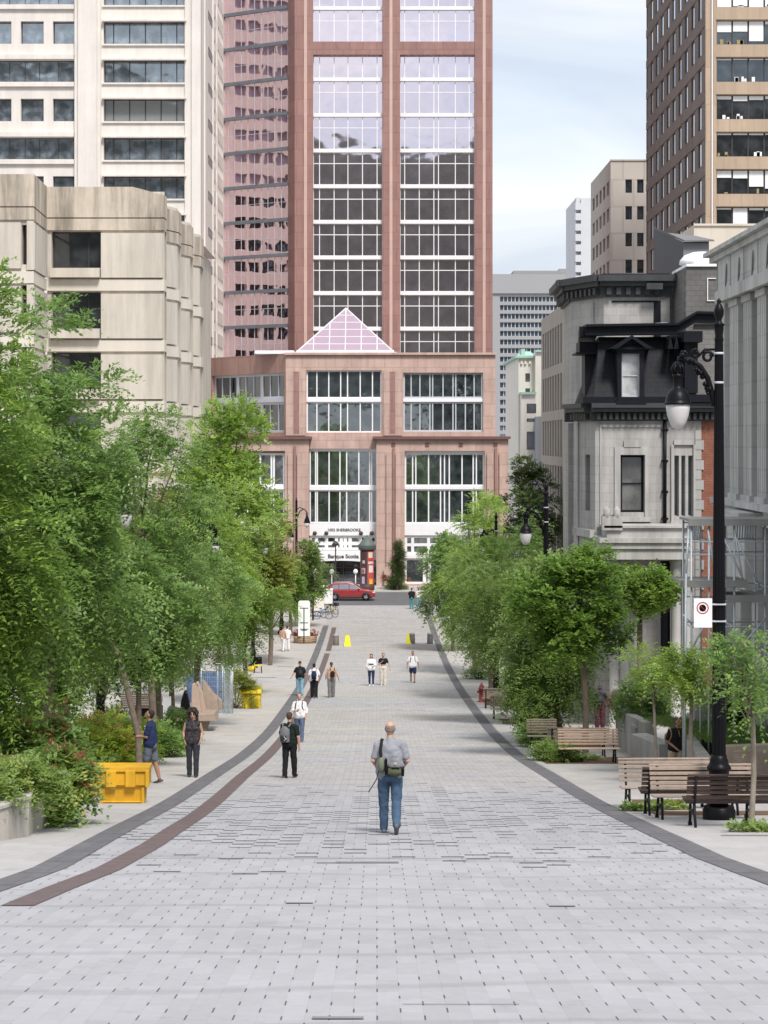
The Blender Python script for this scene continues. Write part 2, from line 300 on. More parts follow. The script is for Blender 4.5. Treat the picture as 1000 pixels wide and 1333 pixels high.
def ground_mats():
    out = []
    for nm, dashes, base, warm in (('roadway paving', True, (0.350, 0.346, 0.364), (0.38, 0.355, 0.325)), ('side paving', False, (0.39, 0.375, 0.37), (0.41, 0.38, 0.35))):
        m, n, l, b = newmat(nm); b.inputs['Roughness'].default_value = 0.85; b.inputs['Specular IOR Level'].default_value = 0.25
        g = n.new('ShaderNodeNewGeometry'); sp = n.new('ShaderNodeSeparateXYZ'); l.new(g.outputs['Position'], sp.inputs[0])
        def M(op, a, bb=None, c=None):
            q = n.new('ShaderNodeMath'); q.operation = op
            for i, v in enumerate((a, bb, c)):
                if v is None: continue
                if isinstance(v, (int, float)): q.inputs[i].default_value = v
                else: l.new(v, q.inputs[i])
            return q.outputs[0]
        x, y = sp.outputs[0], sp.outputs[1]
        def noise(sc, det=4, rough=0.6, vec=None):
            t = n.new('ShaderNodeTexNoise'); t.inputs['Scale'].default_value = sc; t.inputs['Detail'].default_value = det; t.inputs['Roughness'].default_value = rough
            l.new(vec if vec is not None else g.outputs['Position'], t.inputs['Vector']); return t.outputs['Fac']
        def white(a, bb):
            cb = n.new('ShaderNodeCombineXYZ'); l.new(a, cb.inputs[0]); l.new(bb, cb.inputs[1])
            w = n.new('ShaderNodeTexWhiteNoise'); w.noise_dimensions = '2D'; l.new(cb.outputs[0], w.inputs['Vector']); return w.outputs['Value']
        W, H = (0.168, 0.66) if dashes else (0.4, 0.6)
        ux = M('DIVIDE', x, W); ci = M('FLOOR', ux); fx = M('FRACT', ux)
        vy = M('ADD', M('DIVIDE', y, H), M('MULTIPLY', M('MODULO', M('ABSOLUTE', ci), 2), 0.5)); ri = M('FLOOR', vy); fy = M('FRACT', vy)
        # per-slab tint
        tint = M('MULTIPLY_ADD', white(ci, ri), 0.11, 0.945)
        big = M('MULTIPLY_ADD', noise(0.30, 6), 0.34, 0.83); fine = M('MULTIPLY_ADD', noise(9, 5, 0.7), 0.22, 0.89)
        fac = M('MULTIPLY', M('MULTIPLY', tint, big), fine)
        # old gum and oil spots
        vo = n.new('ShaderNodeTexVoronoi'); vo.inputs['Scale'].default_value = 1.7; l.new(g.outputs['Position'], vo.inputs['Vector'])
        fac = M('MULTIPLY', fac, M('SUBTRACT', 1, M('MULTIPLY', M('LESS_THAN', vo.outputs['Distance'], 0.055), 0.16)))
        stn = n.new('ShaderNodeMapRange'); stn.inputs[1].default_value = 0.57; stn.inputs[2].default_value = 0.66; l.new(noise(0.75, 9, 0.75), stn.inputs[0])
        fac = M('MULTIPLY', fac, M('SUBTRACT', 1, M('MULTIPLY', stn.outputs[0], 0.12)))
        # thin joints
        jx = M('LESS_THAN', fx, 0.03 if dashes else 0.02); jy = M('LESS_THAN', fy, 0.012)
        fac = M('MULTIPLY', fac, M('SUBTRACT', 1, M('MULTIPLY', M('MAXIMUM', jx, jy), 0.10)))
        mxx = n.new('ShaderNodeMapping'); mxx.inputs['Scale'].default_value = (0.05, 0.5, 1); l.new(g.outputs['Position'], mxx.inputs['Vector'])
        band = noise(1.0, 3, 0.6, mxx.outputs[0])
        if dashes:
            # open gaps between pavers: short dark dashes along the joint, some filled with sand
            gap = M('MULTIPLY', M('LESS_THAN', fx, 0.075), M('LESS_THAN', fy, M('MULTIPLY_ADD', white(ri, ci), 0.14, 0.20)))
            ok = M('GREATER_THAN', M('ADD', white(M('ADD', ci, 31.7), ri), M('MULTIPLY', noise(0.35, 2), 0.8)), 0.55)
            gap = M('MULTIPLY', gap, ok)
            fac = M('MULTIPLY', fac, M('SUBTRACT', 1, M('MULTIPLY', gap, 0.72)))
            # lifted slab edges: cross-wise dark lips in worn patches
            ux2 = M('ADD', M('DIVIDE', x, 0.34), 0.4); c2 = M('FLOOR', ux2); f2 = M('FRACT', ux2)
            vy2 = M('ADD', M('DIVIDE', y, 0.62), M('MULTIPLY', M('MODULO', M('ABSOLUTE', c2), 2), 0.5)); r3 = M('FLOOR', vy2); g2 = M('FRACT', vy2)
            worn = n.new('ShaderNodeMapRange'); worn.inputs[1].default_value = 24.5; worn.inputs[2].default_value = 31; l.new(y, worn.inputs[0])
            worn2 = n.new('ShaderNodeMapRange'); worn2.inputs[1].default_value = 48; worn2.inputs[2].default_value = 36; l.new(y, worn2.inputs[0])
            wr = M('MULTIPLY', M('MULTIPLY', worn.outputs[0], worn2.outputs[0]), M('MULTIPLY_ADD', noise(0.30, 2), 3.2, -0.85))
            lip = M('MULTIPLY', M('LESS_THAN', g2, 0.24), M('LESS_THAN', white(c2, r3), M('MULTIPLY', wr, 0.75)))
            lip = M('MULTIPLY', lip, M('GREATER_THAN', f2, 0.04))
            # farther worn bands
            wf = M('GREATER_THAN', noise(1.3, 3, 0.6, mxx.outputs[0]), 0.56)
            lip2 = M('MULTIPLY', M('MULTIPLY', M('LESS_THAN', g2, 0.3), M('LESS_THAN', white(r3, c2), 0.35)), M('MULTIPLY', wf, M('GREATER_THAN', y, 44)))
            fac = M('MULTIPLY', fac, M('SUBTRACT', 1, M('MULTIPLY', lip, 0.80)))
            fac = M('MULTIPLY', fac, M('SUBTRACT', 1, M('MULTIPLY', lip2, 0.28)))
            # drain slot lines across the street
            for yy in (27.45, 62.6, 83.0, 150.0):
                dl = M('LESS_THAN', M('ABSOLUTE', M('SUBTRACT', y, yy)), 0.05)
                fac = M('MULTIPLY', fac, M('SUBTRACT', 1, M('MULTIPLY', dl, 0.3)))
            # tyre marks and old sand wash
            sw = n.new('ShaderNodeTexWave'); sw.inputs['Scale'].default_value = 0.16; sw.inputs['Distortion'].default_value = 14; sw.inputs['Detail'].default_value = 3; sw.inputs['Detail Scale'].default_value = 0.35
            sw.wave_type = 'BANDS'; sw.bands_direction = 'Y'; l.new(g.outputs['Position'], sw.inputs['Vector'])
            tm = n.new('ShaderNodeMapRange'); tm.inputs[1].default_value = 0.94; tm.inputs[2].default_value = 1.0; l.new(sw.outputs['Fac'], tm.inputs[0])
            fac = M('MULTIPLY', fac, M('SUBTRACT', 1, M('MULTIPLY', tm.outputs[0], 0.13)))
        mc = n.new('ShaderNodeMix'); mc.data_type = 'RGBA'
        wb = n.new('ShaderNodeMapRange'); wb.inputs[1].default_value = 0.42; wb.inputs[2].default_value = 0.58; l.new(band, wb.inputs[0]); far = n.new('ShaderNodeMapRange'); far.inputs[1].default_value = 38; far.inputs[2].default_value = 55; l.new(y, far.inputs[0]); l.new(M('MULTIPLY', wb.outputs[0], far.outputs[0]), mc.inputs[0])
        mc.inputs[6].default_value = (*base, 1); mc.inputs[7].default_value = (*warm, 1)
        mm = n.new('ShaderNodeMix'); mm.data_type = 'RGBA'; mm.blend_type = 'MULTIPLY'; mm.inputs[0].default_value = 1
        l.new(mc.outputs[2], mm.inputs[6]); l.new(fac, mm.inputs[7]); l.new(mm.outputs[2], b.inputs['Base Color'])
        bp = n.new('ShaderNodeBump'); bp.inputs['Strength'].default_value = 0.35; bp.inputs['Distance'].default_value = 0.01
        l.new(fac, bp.inputs['Height']); l.new(bp.outputs[0], b.inputs['Normal'])
        out.append(m)
    return out
paving, side_paving = ground_mats()
XS = [-5000, -900, -200, -60, -30, -12, 0, 12, 30, 60, 200, 900, 5000]
mb = MB()
for y, z in zip(YS, ZS): mb.v += [(x, y, z) for x in XS]
nx = len(XS)
for j in range(len(YS)-1):
    for i in range(nx-1): mb.f.append((j*nx+i, j*nx+i+1, (j+1)*nx+i+1, (j+1)*nx+i)); mb.smooth.append(False)
tag(mb.build('ground', paving), kind='structure')
m_asph = mat('asphalt', (0.115, 0.115, 0.12), 0.9, 0.18, 0.8, bump=0.2)
m_band = mat('dark granite setts', (0.135, 0.13, 0.14), 0.85, 0.2, 4.0, grid=(0.3, 0.2, 0), bump=0.3)
m_band2 = mat('brown granite setts', (0.125, 0.092, 0.09), 0.85, 0.22, 4.0, bump=0.3)
m_soil = mat('soil', (0.13, 0.075, 0.045), 0.95, 0.35, 5, bump=0.6)
m_curb = mat('kerb granite', (0.45, 0.43, 0.41), 0.85, 0.12, 2)
strip('left_sidewalk', [(-60, -60, -4.6), (22, -60, -4.6), (27, -60, -4.17), (180, -60, -4.17)], 0.004, side_paving)
strip('right_sidewalk', [(-60, 5.5, 60), (20, 5.2, 60), (30, 4.7, 60), (180, 4.6, 60)], 0.004, side_paving)
strip('grey_paving_band', [(8, -7.12, -6.68), (16, -5.62, -5.18), (21, -4.97, -4.53), (23.8, -4.68, -4.24), (26, -4.49, -4.04), (30, -4.46, -4.02), (40, -4.42, -3.98), (57, -4.38, -3.93), (75, -4.28, -3.83), (160, -4.27, -3.82)], 0.008, m_band)
strip('brown_paving_band', [(21.4, -4.04, -3.68), (23.3, -3.90, -3.54), (25.8, -3.66, -3.30), (29.7, -3.52, -3.16), (36, -3.48, -3.12), (50, -3.56, -3.20), (134, -3.48, -3.12)], 0.008, m_band2)
strip('brown_paving_band', [(136, -3.46, -3.10), (158, -3.53, -3.17)], 0.008, m_band2)
strip('right_paving_band', [(-10, 5.18, 5.62), (16, 5.03, 5.47), (22, 4.78, 5.22), (24.5, 4.61, 5.05), (27.5, 4.40, 4.84), (32.5, 4.29, 4.74), (42, 4.24, 4.68), (60, 4.16, 4.60), (176, 4.22, 4.67)], 0.008, m_band)
strip('cross_street', [(181, -400, 400), (197, -400, 400)], 0.008, m_asph)
mb = MB(); mb.box(-300, 300, 197, 205.6, -0.2, 0.13); tag(mb.build('far_sidewalk', mat('concrete walk', (0.44, 0.42, 0.39), 0.9, 0.12, 0.6, grid=(1.5, 1.5, 0))), kind='structure')
mb = MB(); mb.box(-300, 300, 196.8, 197, -0.2, 0.135); tag(mb.build('far_kerb', m_curb), kind='structure')
# wooded hill behind the viewpoint (the tower glass mirrors it)
mb = MB(); rnd = random.Random(3); cols_ = 90
prof = [(-105, 0.0), (-125, 0.04), (-200, 0.14), (-300, 0.30), (-390, 0.50), (-490, 0.78), (-580, 1.0), (-720, 0.9), (-880, 0.3)]
for j, (y, k) in enumerate(prof):
    for i in range(cols_+1):
        x = -1100+2200*i/cols_; h = 195*(0.86+0.10*sin(i*0.21+1)+0.05*sin(i*0.53))*k; mb.v.append((x, y, zgl(y)-0.5+min(h, 999)*0.86+rnd.uniform(-5, 5)*(k > 0)))
for j in range(len(prof)-1):
    for i in range(cols_): mb.f.append((j*(cols_+1)+i+1, j*(cols_+1)+i, (j+1)*(cols_+1)+i, (j+1)*(cols_+1)+i+1)); mb.smooth.append(False)
tag(mb.build('hill', mat('wooded hillside', (0.013, 0.015, 0.009), 0.95, 0.7, 0.04)), kind='structure')

# ------------------------------------------------------------------ building materials
pink = mat('pink granite', (0.545, 0.385, 0.33), 0.6, 0.13, 0.7, streak=0.16, grid=(1.7, 1.25, 0), gcol=0.8)
pink_d = mat('red granite', (0.345, 0.195, 0.175), 0.5, 0.12, 0.5, streak=0.12, grid=(1.6, 2.0, 0), gcol=0.8)
pink_l = mat('pale granite strip', (0.56, 0.40, 0.35), 0.5, 0.10, 0.6)
corn = mat('brown ledge', (0.16, 0.085, 0.075), 0.6, 0.1)
white_m = mat('white metal', (0.80, 0.80, 0.82), 0.4, 0.04, 1)
grey_m = mat('grey metal', (0.48, 0.50, 0.54), 0.45, 0.08, 1)
slate_m = mat('blue grey spandrel', (0.16, 0.18, 0.21), 0.4, 0.15, 1)
dark_m = mat('dark frame', (0.05, 0.045, 0.045), 0.5, 0.1)
black_m = mat('black paint', (0.005, 0.005, 0.007), 0.40, 0.15, 3, spec=0.15)
g_pod = glass('office glass', (0.030, 0.038, 0.042), (0.75, 0.85, 0.88), 0.28, 0.12, 0.8)
g_tow = glass('rose mirror glass', (0.085, 0.070, 0.092), (0.93, 0.84, 0.92), 0.80, 0.14, 0.40)
g_cham = glass('rose mirror glass side', (0.05, 0.03, 0.035), (0.97, 0.80, 0.84), 0.90, 1.0, 0.42)
g_pyr = mat('rose skylight glass', (0.36, 0.27, 0.335), 0.12, 0.04, 0.4, spec=0.6)
g_white = glass('blue grey glass', (0.125, 0.148, 0.175), (0.72, 0.82, 0.90), 0.30, 0.10, 0.5, blind=((0.30, 0.31, 0.31), 0.12))
g_dark = glass('dark glass', (0.022, 0.024, 0.028), (0.7, 0.8, 0.85), 0.12, 0.06, 0.7)
g_sky = glass('bright glass', (0.10, 0.11, 0.12), (0.85, 0.92, 1.0), 0.75, 0.03)
g_far = glass('far glass', (0.045, 0.06, 0.085), (0.7, 0.82, 0.95), 0.30, 0.05)
g_old = glass('old sash glass', (0.13, 0.125, 0.12), (0.8, 0.85, 0.9), 0.22, 0.15, 1.2)
blind_m = mat('white blind', (0.78, 0.79, 0.80), 0.7, 0.05, 1)

# ------------------------------------------------------------------ the rose granite bank tower with its podium
def bank_tower():
    B = empty('office_tower', (X(500, 212), 212, 0), 'rose granite and mirror glass tower over a pink podium closing the street', 'building')
    D = 205.0; x0 = X(372, D); A = lambda p: X(p, D)-x0; Zp = lambda p: Z(p, D)
    # upper podium front
    F1 = Face((x0, D), (X(645, D), D)); mb = MB()
    cw = (A(399), Zp(563), A(497), Zp(482)); rw = (A(525), Zp(562), A(629), Zp(485))
    F1.wall(mb, 0, F1.len, Zp(568), Zp(460), [cw, rw], 0.5)
    for p0, p1 in ((372, 397.5), (499, 523.5)):           # piers with their dark recess strip
        F1.box(mb, A(p0)+0.02, A(p1), Zp(567), Zp(482), 0.002, 0.22)
    mb.quad((x0, D, Zp(460)), (X(645, D), D, Zp(460)), (X(645, D), D+30, Zp(460)), (x0, D+30, Zp(460)))
    mb.quad((X(645, D), D, Zp(460)), (X(645, D), D, -1), (X(645, D), D+30, -1), (X(645, D), D+30, Zp(460)))
    F1.box(mb, -0.1, F1.len+0.1, Zp(462), Zp(459), 0.0, 0.3)
    mb.build('podium_wall', pink, B, world=True)
    st = MB()
    for p in (386, 511): st = MB(); F1.box(st, A(p)-0.28, A(p)+0.28, Zp(564), Zp(484), 0.225, 0.25); st.build('pilaster_strip', pink_d, B, world=True)
    cc = (13.5/98, 29/98, 44.5/98, 53.5/98, 70/98, 86/98)
    for za, zb in ((563, 523), (518.5, 482)): window(B, F1, A(399), Zp(za), A(497), Zp(zb), -0.35, white_m, g_pod, cc, (), 0.14, 0.12, mull=0.12)
    mb = MB(); F1.box(mb, A(399), A(497), Zp(523), Zp(518.5), -0.4, -0.2); F1.box(mb, A(525), A(629), Zp(523), Zp(518.5), -0.4, -0.2); mb.build('spandrel', white_m, B, world=True)
    for za, zb in ((562, 523), (518.5, 485)): window(B, F1, A(525), Zp(za), A(629), Zp(zb), -0.35, grey_m, g_pod, (0.10, 0.21, 0.335, 0.37, 0.50, 0.625, 0.66, 0.78, 0.89), (), 0.18, 0.12, mull=0.12)
    # angled wing on the left
    F2 = Face((X(272, 216.7), 216.7), (x0, D)); mb = MB(); Lw = F2.len
    wz = (Zp(563), Zp(485))
    F2.wall(mb, 0, Lw, -1, Zp(460), [(0.6, wz[0], Lw-0.3, wz[1])], 0.5)
    mb.quad((X(272, 216.7), 216.7, Zp(460)), (x0, D, Zp(460)), (x0, D+25, Zp(460)), (X(272, 216.7), D+25, Zp(460)))
    mb.build('wing_wall', mat('brown granite', (0.36, 0.215, 0.175), 0.6, 0.10, 0.7, streak=0.15, grid=(1.4, 3.4, 0), gcol=0.8), B, world=True)
    for k in range(3):
        a = 0.6+(Lw-0.9)*k/3
        for za, zb in ((563, 523), (518.5, 485)): window(B, F2, a, Zp(za), a+(Lw-0.9)/3, Zp(zb), -0.35, grey_m, g_dark, 3, (), 0.25, 0.14, mull=0.14)
    mb = MB(); F2.box(mb, 0.6, Lw-0.3, Zp(523), Zp(518.5), -0.42, -0.15); mb.build('spandrel', grey_m, B, world=True)
    # lower right block, projecting
    D2 = 203.6; xr = X(490, D2); F3 = Face((xr, D2), (X(662, D2), D2)); A3 = lambda p: X(p, D2)-xr; Z3 = lambda p: Z(p, D2)
    mb = MB(); ops = [(A3(527), 0.3, A3(631), Z3(587))]
    F3.wall(mb, 0, F3.len, 0, Z3(571), ops, 0.6)
    F3.sides(mb, 0, 0, Z3(571), 0, -1.4); F3.sides(mb, F3.len, 0, Z3(571), -12, 0)
    F3.box(mb, A3(503), A3(510), Z3(758), Z3(590), 0.0, 0.28); F3.box(mb, A3(515), A3(525.5), Z3(758), Z3(590), 0.0, 0.28)
    F3.box(mb, A3(634), A3(642), Z3(758), Z3(590), 0.0, 0.28); F3.box(mb, A3(650), A3(660), Z3(758), Z3(590), 0.0, 0.28)
    F3.box(mb, A3(500), A3(527), 0, Z3(738), 0.3, 0.55)
    mb.build('podium_wall', pink, B, world=True)
    mb = MB(); F3.box(mb, -0.35, F3.len+0.2, Z3(571.5), Z3(568), -1.4, 0.45); mb.build('cornice', corn, B, world=True)
    st = MB(); F3.box(st, A3(511), A3(514), Z3(735), Z3(583), 0.02, 0.2); st.build('pilaster_strip', pink_d, B, world=True); st = MB(); F3.box(st, A3(644), A3(647.5), Z3(740), Z3(583), 0.02, 0.2); st.build('pilaster_strip', pink_d, B, world=True)
    for i, p in enumerate((556, 600, 512, 645)):
        mb = MB(); F3.box(mb, A3(p)-0.2, A3(p)+0.2, Z3(581.5), Z3(576.5), 0.0, 0.06); mb.build('ornament', corn, B, world=True)
    c3 = (0.10, 0.14, 0.30, 0.45, 0.50, 0.56, 0.72, 0.86, 0.90)
    for za, zb in ((633, 590), (682, 637)): window(B, F3, A3(527), Z3(za), A3(631), Z3(zb), -0.5, white_m, g_pod, c3, (), 0.16, 0.12, mull=0.13)
    window(B, F3, A3(527), Z3(722), A3(631), Z3(697), -0.5, white_m, g_pod, (0.1, 0.3, 0.5, 0.7, 0.9), (0.5,), 0.25, 0.12, mull=0.3)
    window(B, F3, A3(527), 0.3, A3(631), Z3(727), -0.5, white_m, g_dark, (0.25, 0.31, 0.62, 0.68), (), 0.2, 0.12, mull=0.35)
    mb = MB()
    for a, b in ((590, 587), (637, 633), (697, 682), (727, 722)): F3.box(mb, A3(527), A3(631), Z3(a), Z3(b), -0.55, -0.33)
    mb.build('spandrel', white_m, B, world=True)
    # lower left block
    xl = X(262, D2); F4 = Face((xl, D2), (X(402, D2), D2)); A4 = lambda p: X(p, D2)-xl
    mb = MB(); F4.wall(mb, 0, F4.len, 0, Z3(571), [(A4(290), 0.3, A4(371), Z3(587))], 0.6); F4.sides(mb, F4.len, 0, Z3(571), -1.4, 0)
    mb.quad((xl, D2, Z3(568)), (X(402, D2), D2, Z3(568)), (X(402, D2), D2+10, Z3(568)), (xl, D2+10, Z3(568)))
    F4.box(mb, A4(375), A4(381), 0, Z3(590), 0.0, 0.28); F4.box(mb, A4(387), A4(398), 0, Z3(590), 0.0, 0.28)
    mb.build('podium_wall', pink, B, world=True)
    mb = MB(); F4.box(mb, 0, F4.len+0.3, Z3(571.5), Z3(568), -1.4, 0.45); mb.build('cornice', corn, B, world=True)
    st = MB(); F4.box(st, A4(382.5), A4(385.5), 0, Z3(580), 0.02, 0.22); st.build('pilaster_strip', pink_d, B, world=True)
    for za, zb in ((633, 590), (682, 637), (757, 690)): window(B, F4, A4(290), Z3(za), A4(371), Z3(zb), -0.5, white_m, g_pod, (0.2, 0.4, 0.6, 0.78, 0.82), (), 0.2, 0.12, mull=0.18)
    mb = MB()
    for a, b in ((637, 633), (690, 682)): F4.box(mb, A4(290), A4(371), Z3(a), Z3(b), -0.55, -0.33)
    mb.build('spandrel', white_m, B, world=True)
    # recessed centre with the entrance
    xc = X(402, D); F5 = Face((xc, D), (X(491, D), D)); A5 = lambda p: X(p, D)-xc
    mb = MB(); F5.quad(mb, 0, F5.len, Zp(583), Zp(568), 0.0); F5.box(mb, 0, F5.len, Zp(584), Zp(568), 0.0, 0.2); mb.build('podium_wall', pink, B, world=True)
    for za, zb in ((633, 586), (681, 638)): window(B, F5, A5(403), Zp(za), A5(491), Zp(zb), -0.1, white_m, g_pod, (0.09, 0.115, 0.29, 0.45, 0.55, 0.73, 0.89, 0.92), (), 0.13, 0.14, mull=0.13)
    window(B, F5, A5(403), Zp(716), A5(491), Zp(697), -0.1, white_m, g_pod, (0.1, 0.25, 0.4, 0.47, 0.53, 0.6, 0.75, 0.9), (0.45,), 0.25, 0.14, mull=0.35)
    window(B, F5, A5(403), 0.13, A5(491), Zp(730), -0.6, dark_m, g_dark, (0.12, 0.3, 0.5, 0.7, 0.88), (0.7,), 0.12, 0.12, name='entrance')
    sg = MB()
    F5.box(sg, A5(403), A5(491), Zp(697), Zp(681.5), -0.1, 0.12); F5.box(sg, A5(403), A5(491), Zp(638), Zp(633), -0.1, 0.05)
    F5.box(sg, A5(403), A5(491), Zp(586), Zp(583), -0.1, 0.05)
    sg.build('spandrel', white_m, B, world=True)
    sb = MB(); n = 14                                       # shallow arched fascia over the doors
    top = [(A5(405)+(A5(480)-A5(405))*i/n, Zp(716.5)) for i in range(n+1)]; bot = [(A5(405)+(A5(480)-A5(405))*i/n, Zp(731+2.2*(2*i/n-1)**2-1.5)) for i in range(n, -1, -1)]
    F5.poly(sb, [(a, z) for a, z in bot]+[(a, z) for a, z in top], 0.02, 0.45)
    s_ = sb.build('fascia', white_m, B, world=True)
    text_part(s_, 'Banque Scotia', F5, A5(447), Zp(726.2), 0.56, 0.46, dark_m, bold=0.014)
    text_part(B, '1002 SHERBROOKE', F5, A5(448), Zp(691.5), 0.40, 0.13, dark_m, bold=0.008)
    for p in (425, 470, 410, 484):
        mb = MB(); q = F5.pt(A5(p), Zp(694), 0.3); mb.ell(q, (0.22, 0.22, 0.22)); mb.build('spotlight', dark_m, B, world=True)
    # pyramid skylight and its kerb
    cx, cy, hw = X(450.5, 211), 211.0, 4.95; zb = Zp(456.5); za = Z(401, 211)
    P = [(cx-hw, cy-hw, zb), (cx+hw, cy-hw, zb), (cx+hw, cy+hw, zb), (cx-hw, cy+hw, zb)]; T = (cx, cy, za)
    mb = MB(); mb.add(P+[T], [(0, 1, 4), (1, 2, 4), (2, 3, 4), (3, 0, 4)]); py = mb.build('pyramid_skylight', g_pyr, B, world=True)
    fr = MB(); VP = [Vector(p) for p in P]; VT = Vector(T)
    for i in range(4):
        a, b = VP[i], VP[(i+1) % 4]; fr.tube([a, VT], 0.07, 4, sm=False); fr.tube([a, b], 0.14, 4, sm=False)
        for k in range(1, 6):
            t = k/6; fr.tube([a.lerp(VT, t), b.lerp(VT, t)], 0.05, 4, sm=False)
            q = a.lerp(b, t); fr.tube([q, (VT.lerp(a, 1-2*t) if t < 0.5 else VT.lerp(b, 2*t-1)) if t != 0.5 else VT], 0.05, 4, sm=False)
    fr.build('glazing_bars', white_m, py, world=True)
    mb = MB(); mb.box(cx-hw-0.4, cx+hw+0.4, cy-hw-0.4, cy+hw+0.4, Zp(460), zb-0.1); mb.box(X(332, 206), cx-hw-0.4, 206, 213, Zp(460), Zp(455.5)); mb.build('roof_kerb', white_m, B, world=True)
    # tower shaft
    DT = 240.0; xt = X(384, DT); F6 = Face((xt, DT), (X(641, DT), DT)); A6 = lambda p: X(p, DT)-xt; Z6 = lambda p: Z(p, DT)
    ZT = Z6(-150); bays = ((408, 498), (521, 618))
    mb = MB()
    for p0, p1 in ((384, 408), (498, 521), (618, 641)):
        F6.box(mb, A6(p0), A6(p1), 0, ZT, -1, 0.55)
    for b in bays:
        F6.box(mb, A6(b[0]), A6(b[1]), Z6(72), Z6(55), -1, 0.45); F6.box(mb, A6(b[0]), A6(b[1]), Z6(-132), ZT, -1, 0.45)
    F6.sides(mb, F6.len, 0, ZT, -26, 0.55)
    xs, xe = X(280, 247.6), X(375, 241.6)
    mb.quad((xe, 241.6, 0), (xt, DT-0.55, 0), (xt, DT-0.55, ZT), (xe, 241.6, ZT))
    mb.quad((xs, 247.6, ZT), (xt, DT, ZT), (X(641, DT), DT+26, ZT), (xs, DT+26, ZT))
    mb.build('shaft', pink_d, B, world=True)
    for p in (398, 509, 630): mb = MB(); F6.box(mb, A6(p)-0.18, A6(p)+0.18, Z6(470), ZT, 0.56, 0.62); mb.build('pilaster_strip', pink_l, B, world=True)
    ks = range(-3, 12); ms = {0: (8/90, 27/90, 45/90, 64/90, 83/90), 1: (6/97, 25/97, 44/97, 50/97, 72/97, 90/97)}
    for bi, b in enumerate(bays):
        for k in ks:
            yb = 428-46.4*k                                       # centre of the white spandrel below this floor
            y1 = yb-2.3; y0 = yb-46.4+2.3
            if y1 < -128: continue
            segs = [(y0, y1)]
            if y0 < 72 and y1 > 55: segs = [s for s in ((max(72, y0), y1), (y0, min(55, y1))) if s[1]-s[0] > 3]
            for s0, s1 in segs: window(B, F6, A6(b[0]), Z6(s1), A6(b[1]), Z6(s0), -0.25, white_m, g_tow, ms[bi], (0.66,) if s1-s0 > 35 else (), 0.05, 0.12, mull=0.10)
            if not (55 < yb < 72):
                mb = MB(); F6.box(mb, A6(b[0]), A6(b[1]), Z6(yb+2.3), Z6(yb-2.3), -0.3, -0.02); mb.build('spandrel', white_m, B, world=True)
    F7 = Face((xs, 247.6), (xe, 241.6))
    for k in ks:
        yb = 475-46.4*k-6
        window(B, F7, 0, Z6(yb), F7.len, Z6(yb-46.4), 0.0, grey_m, g_cham, 11, (0.5,), 0.02, 0.08, mull=0.055)
        mb = MB(); F7.box(mb, 0, F7.len, Z6(yb+2.2), Z6(yb-2.2), -0.05, 0.16); mb.build('spandrel', slate_m, B, world=True)
bank_tower()

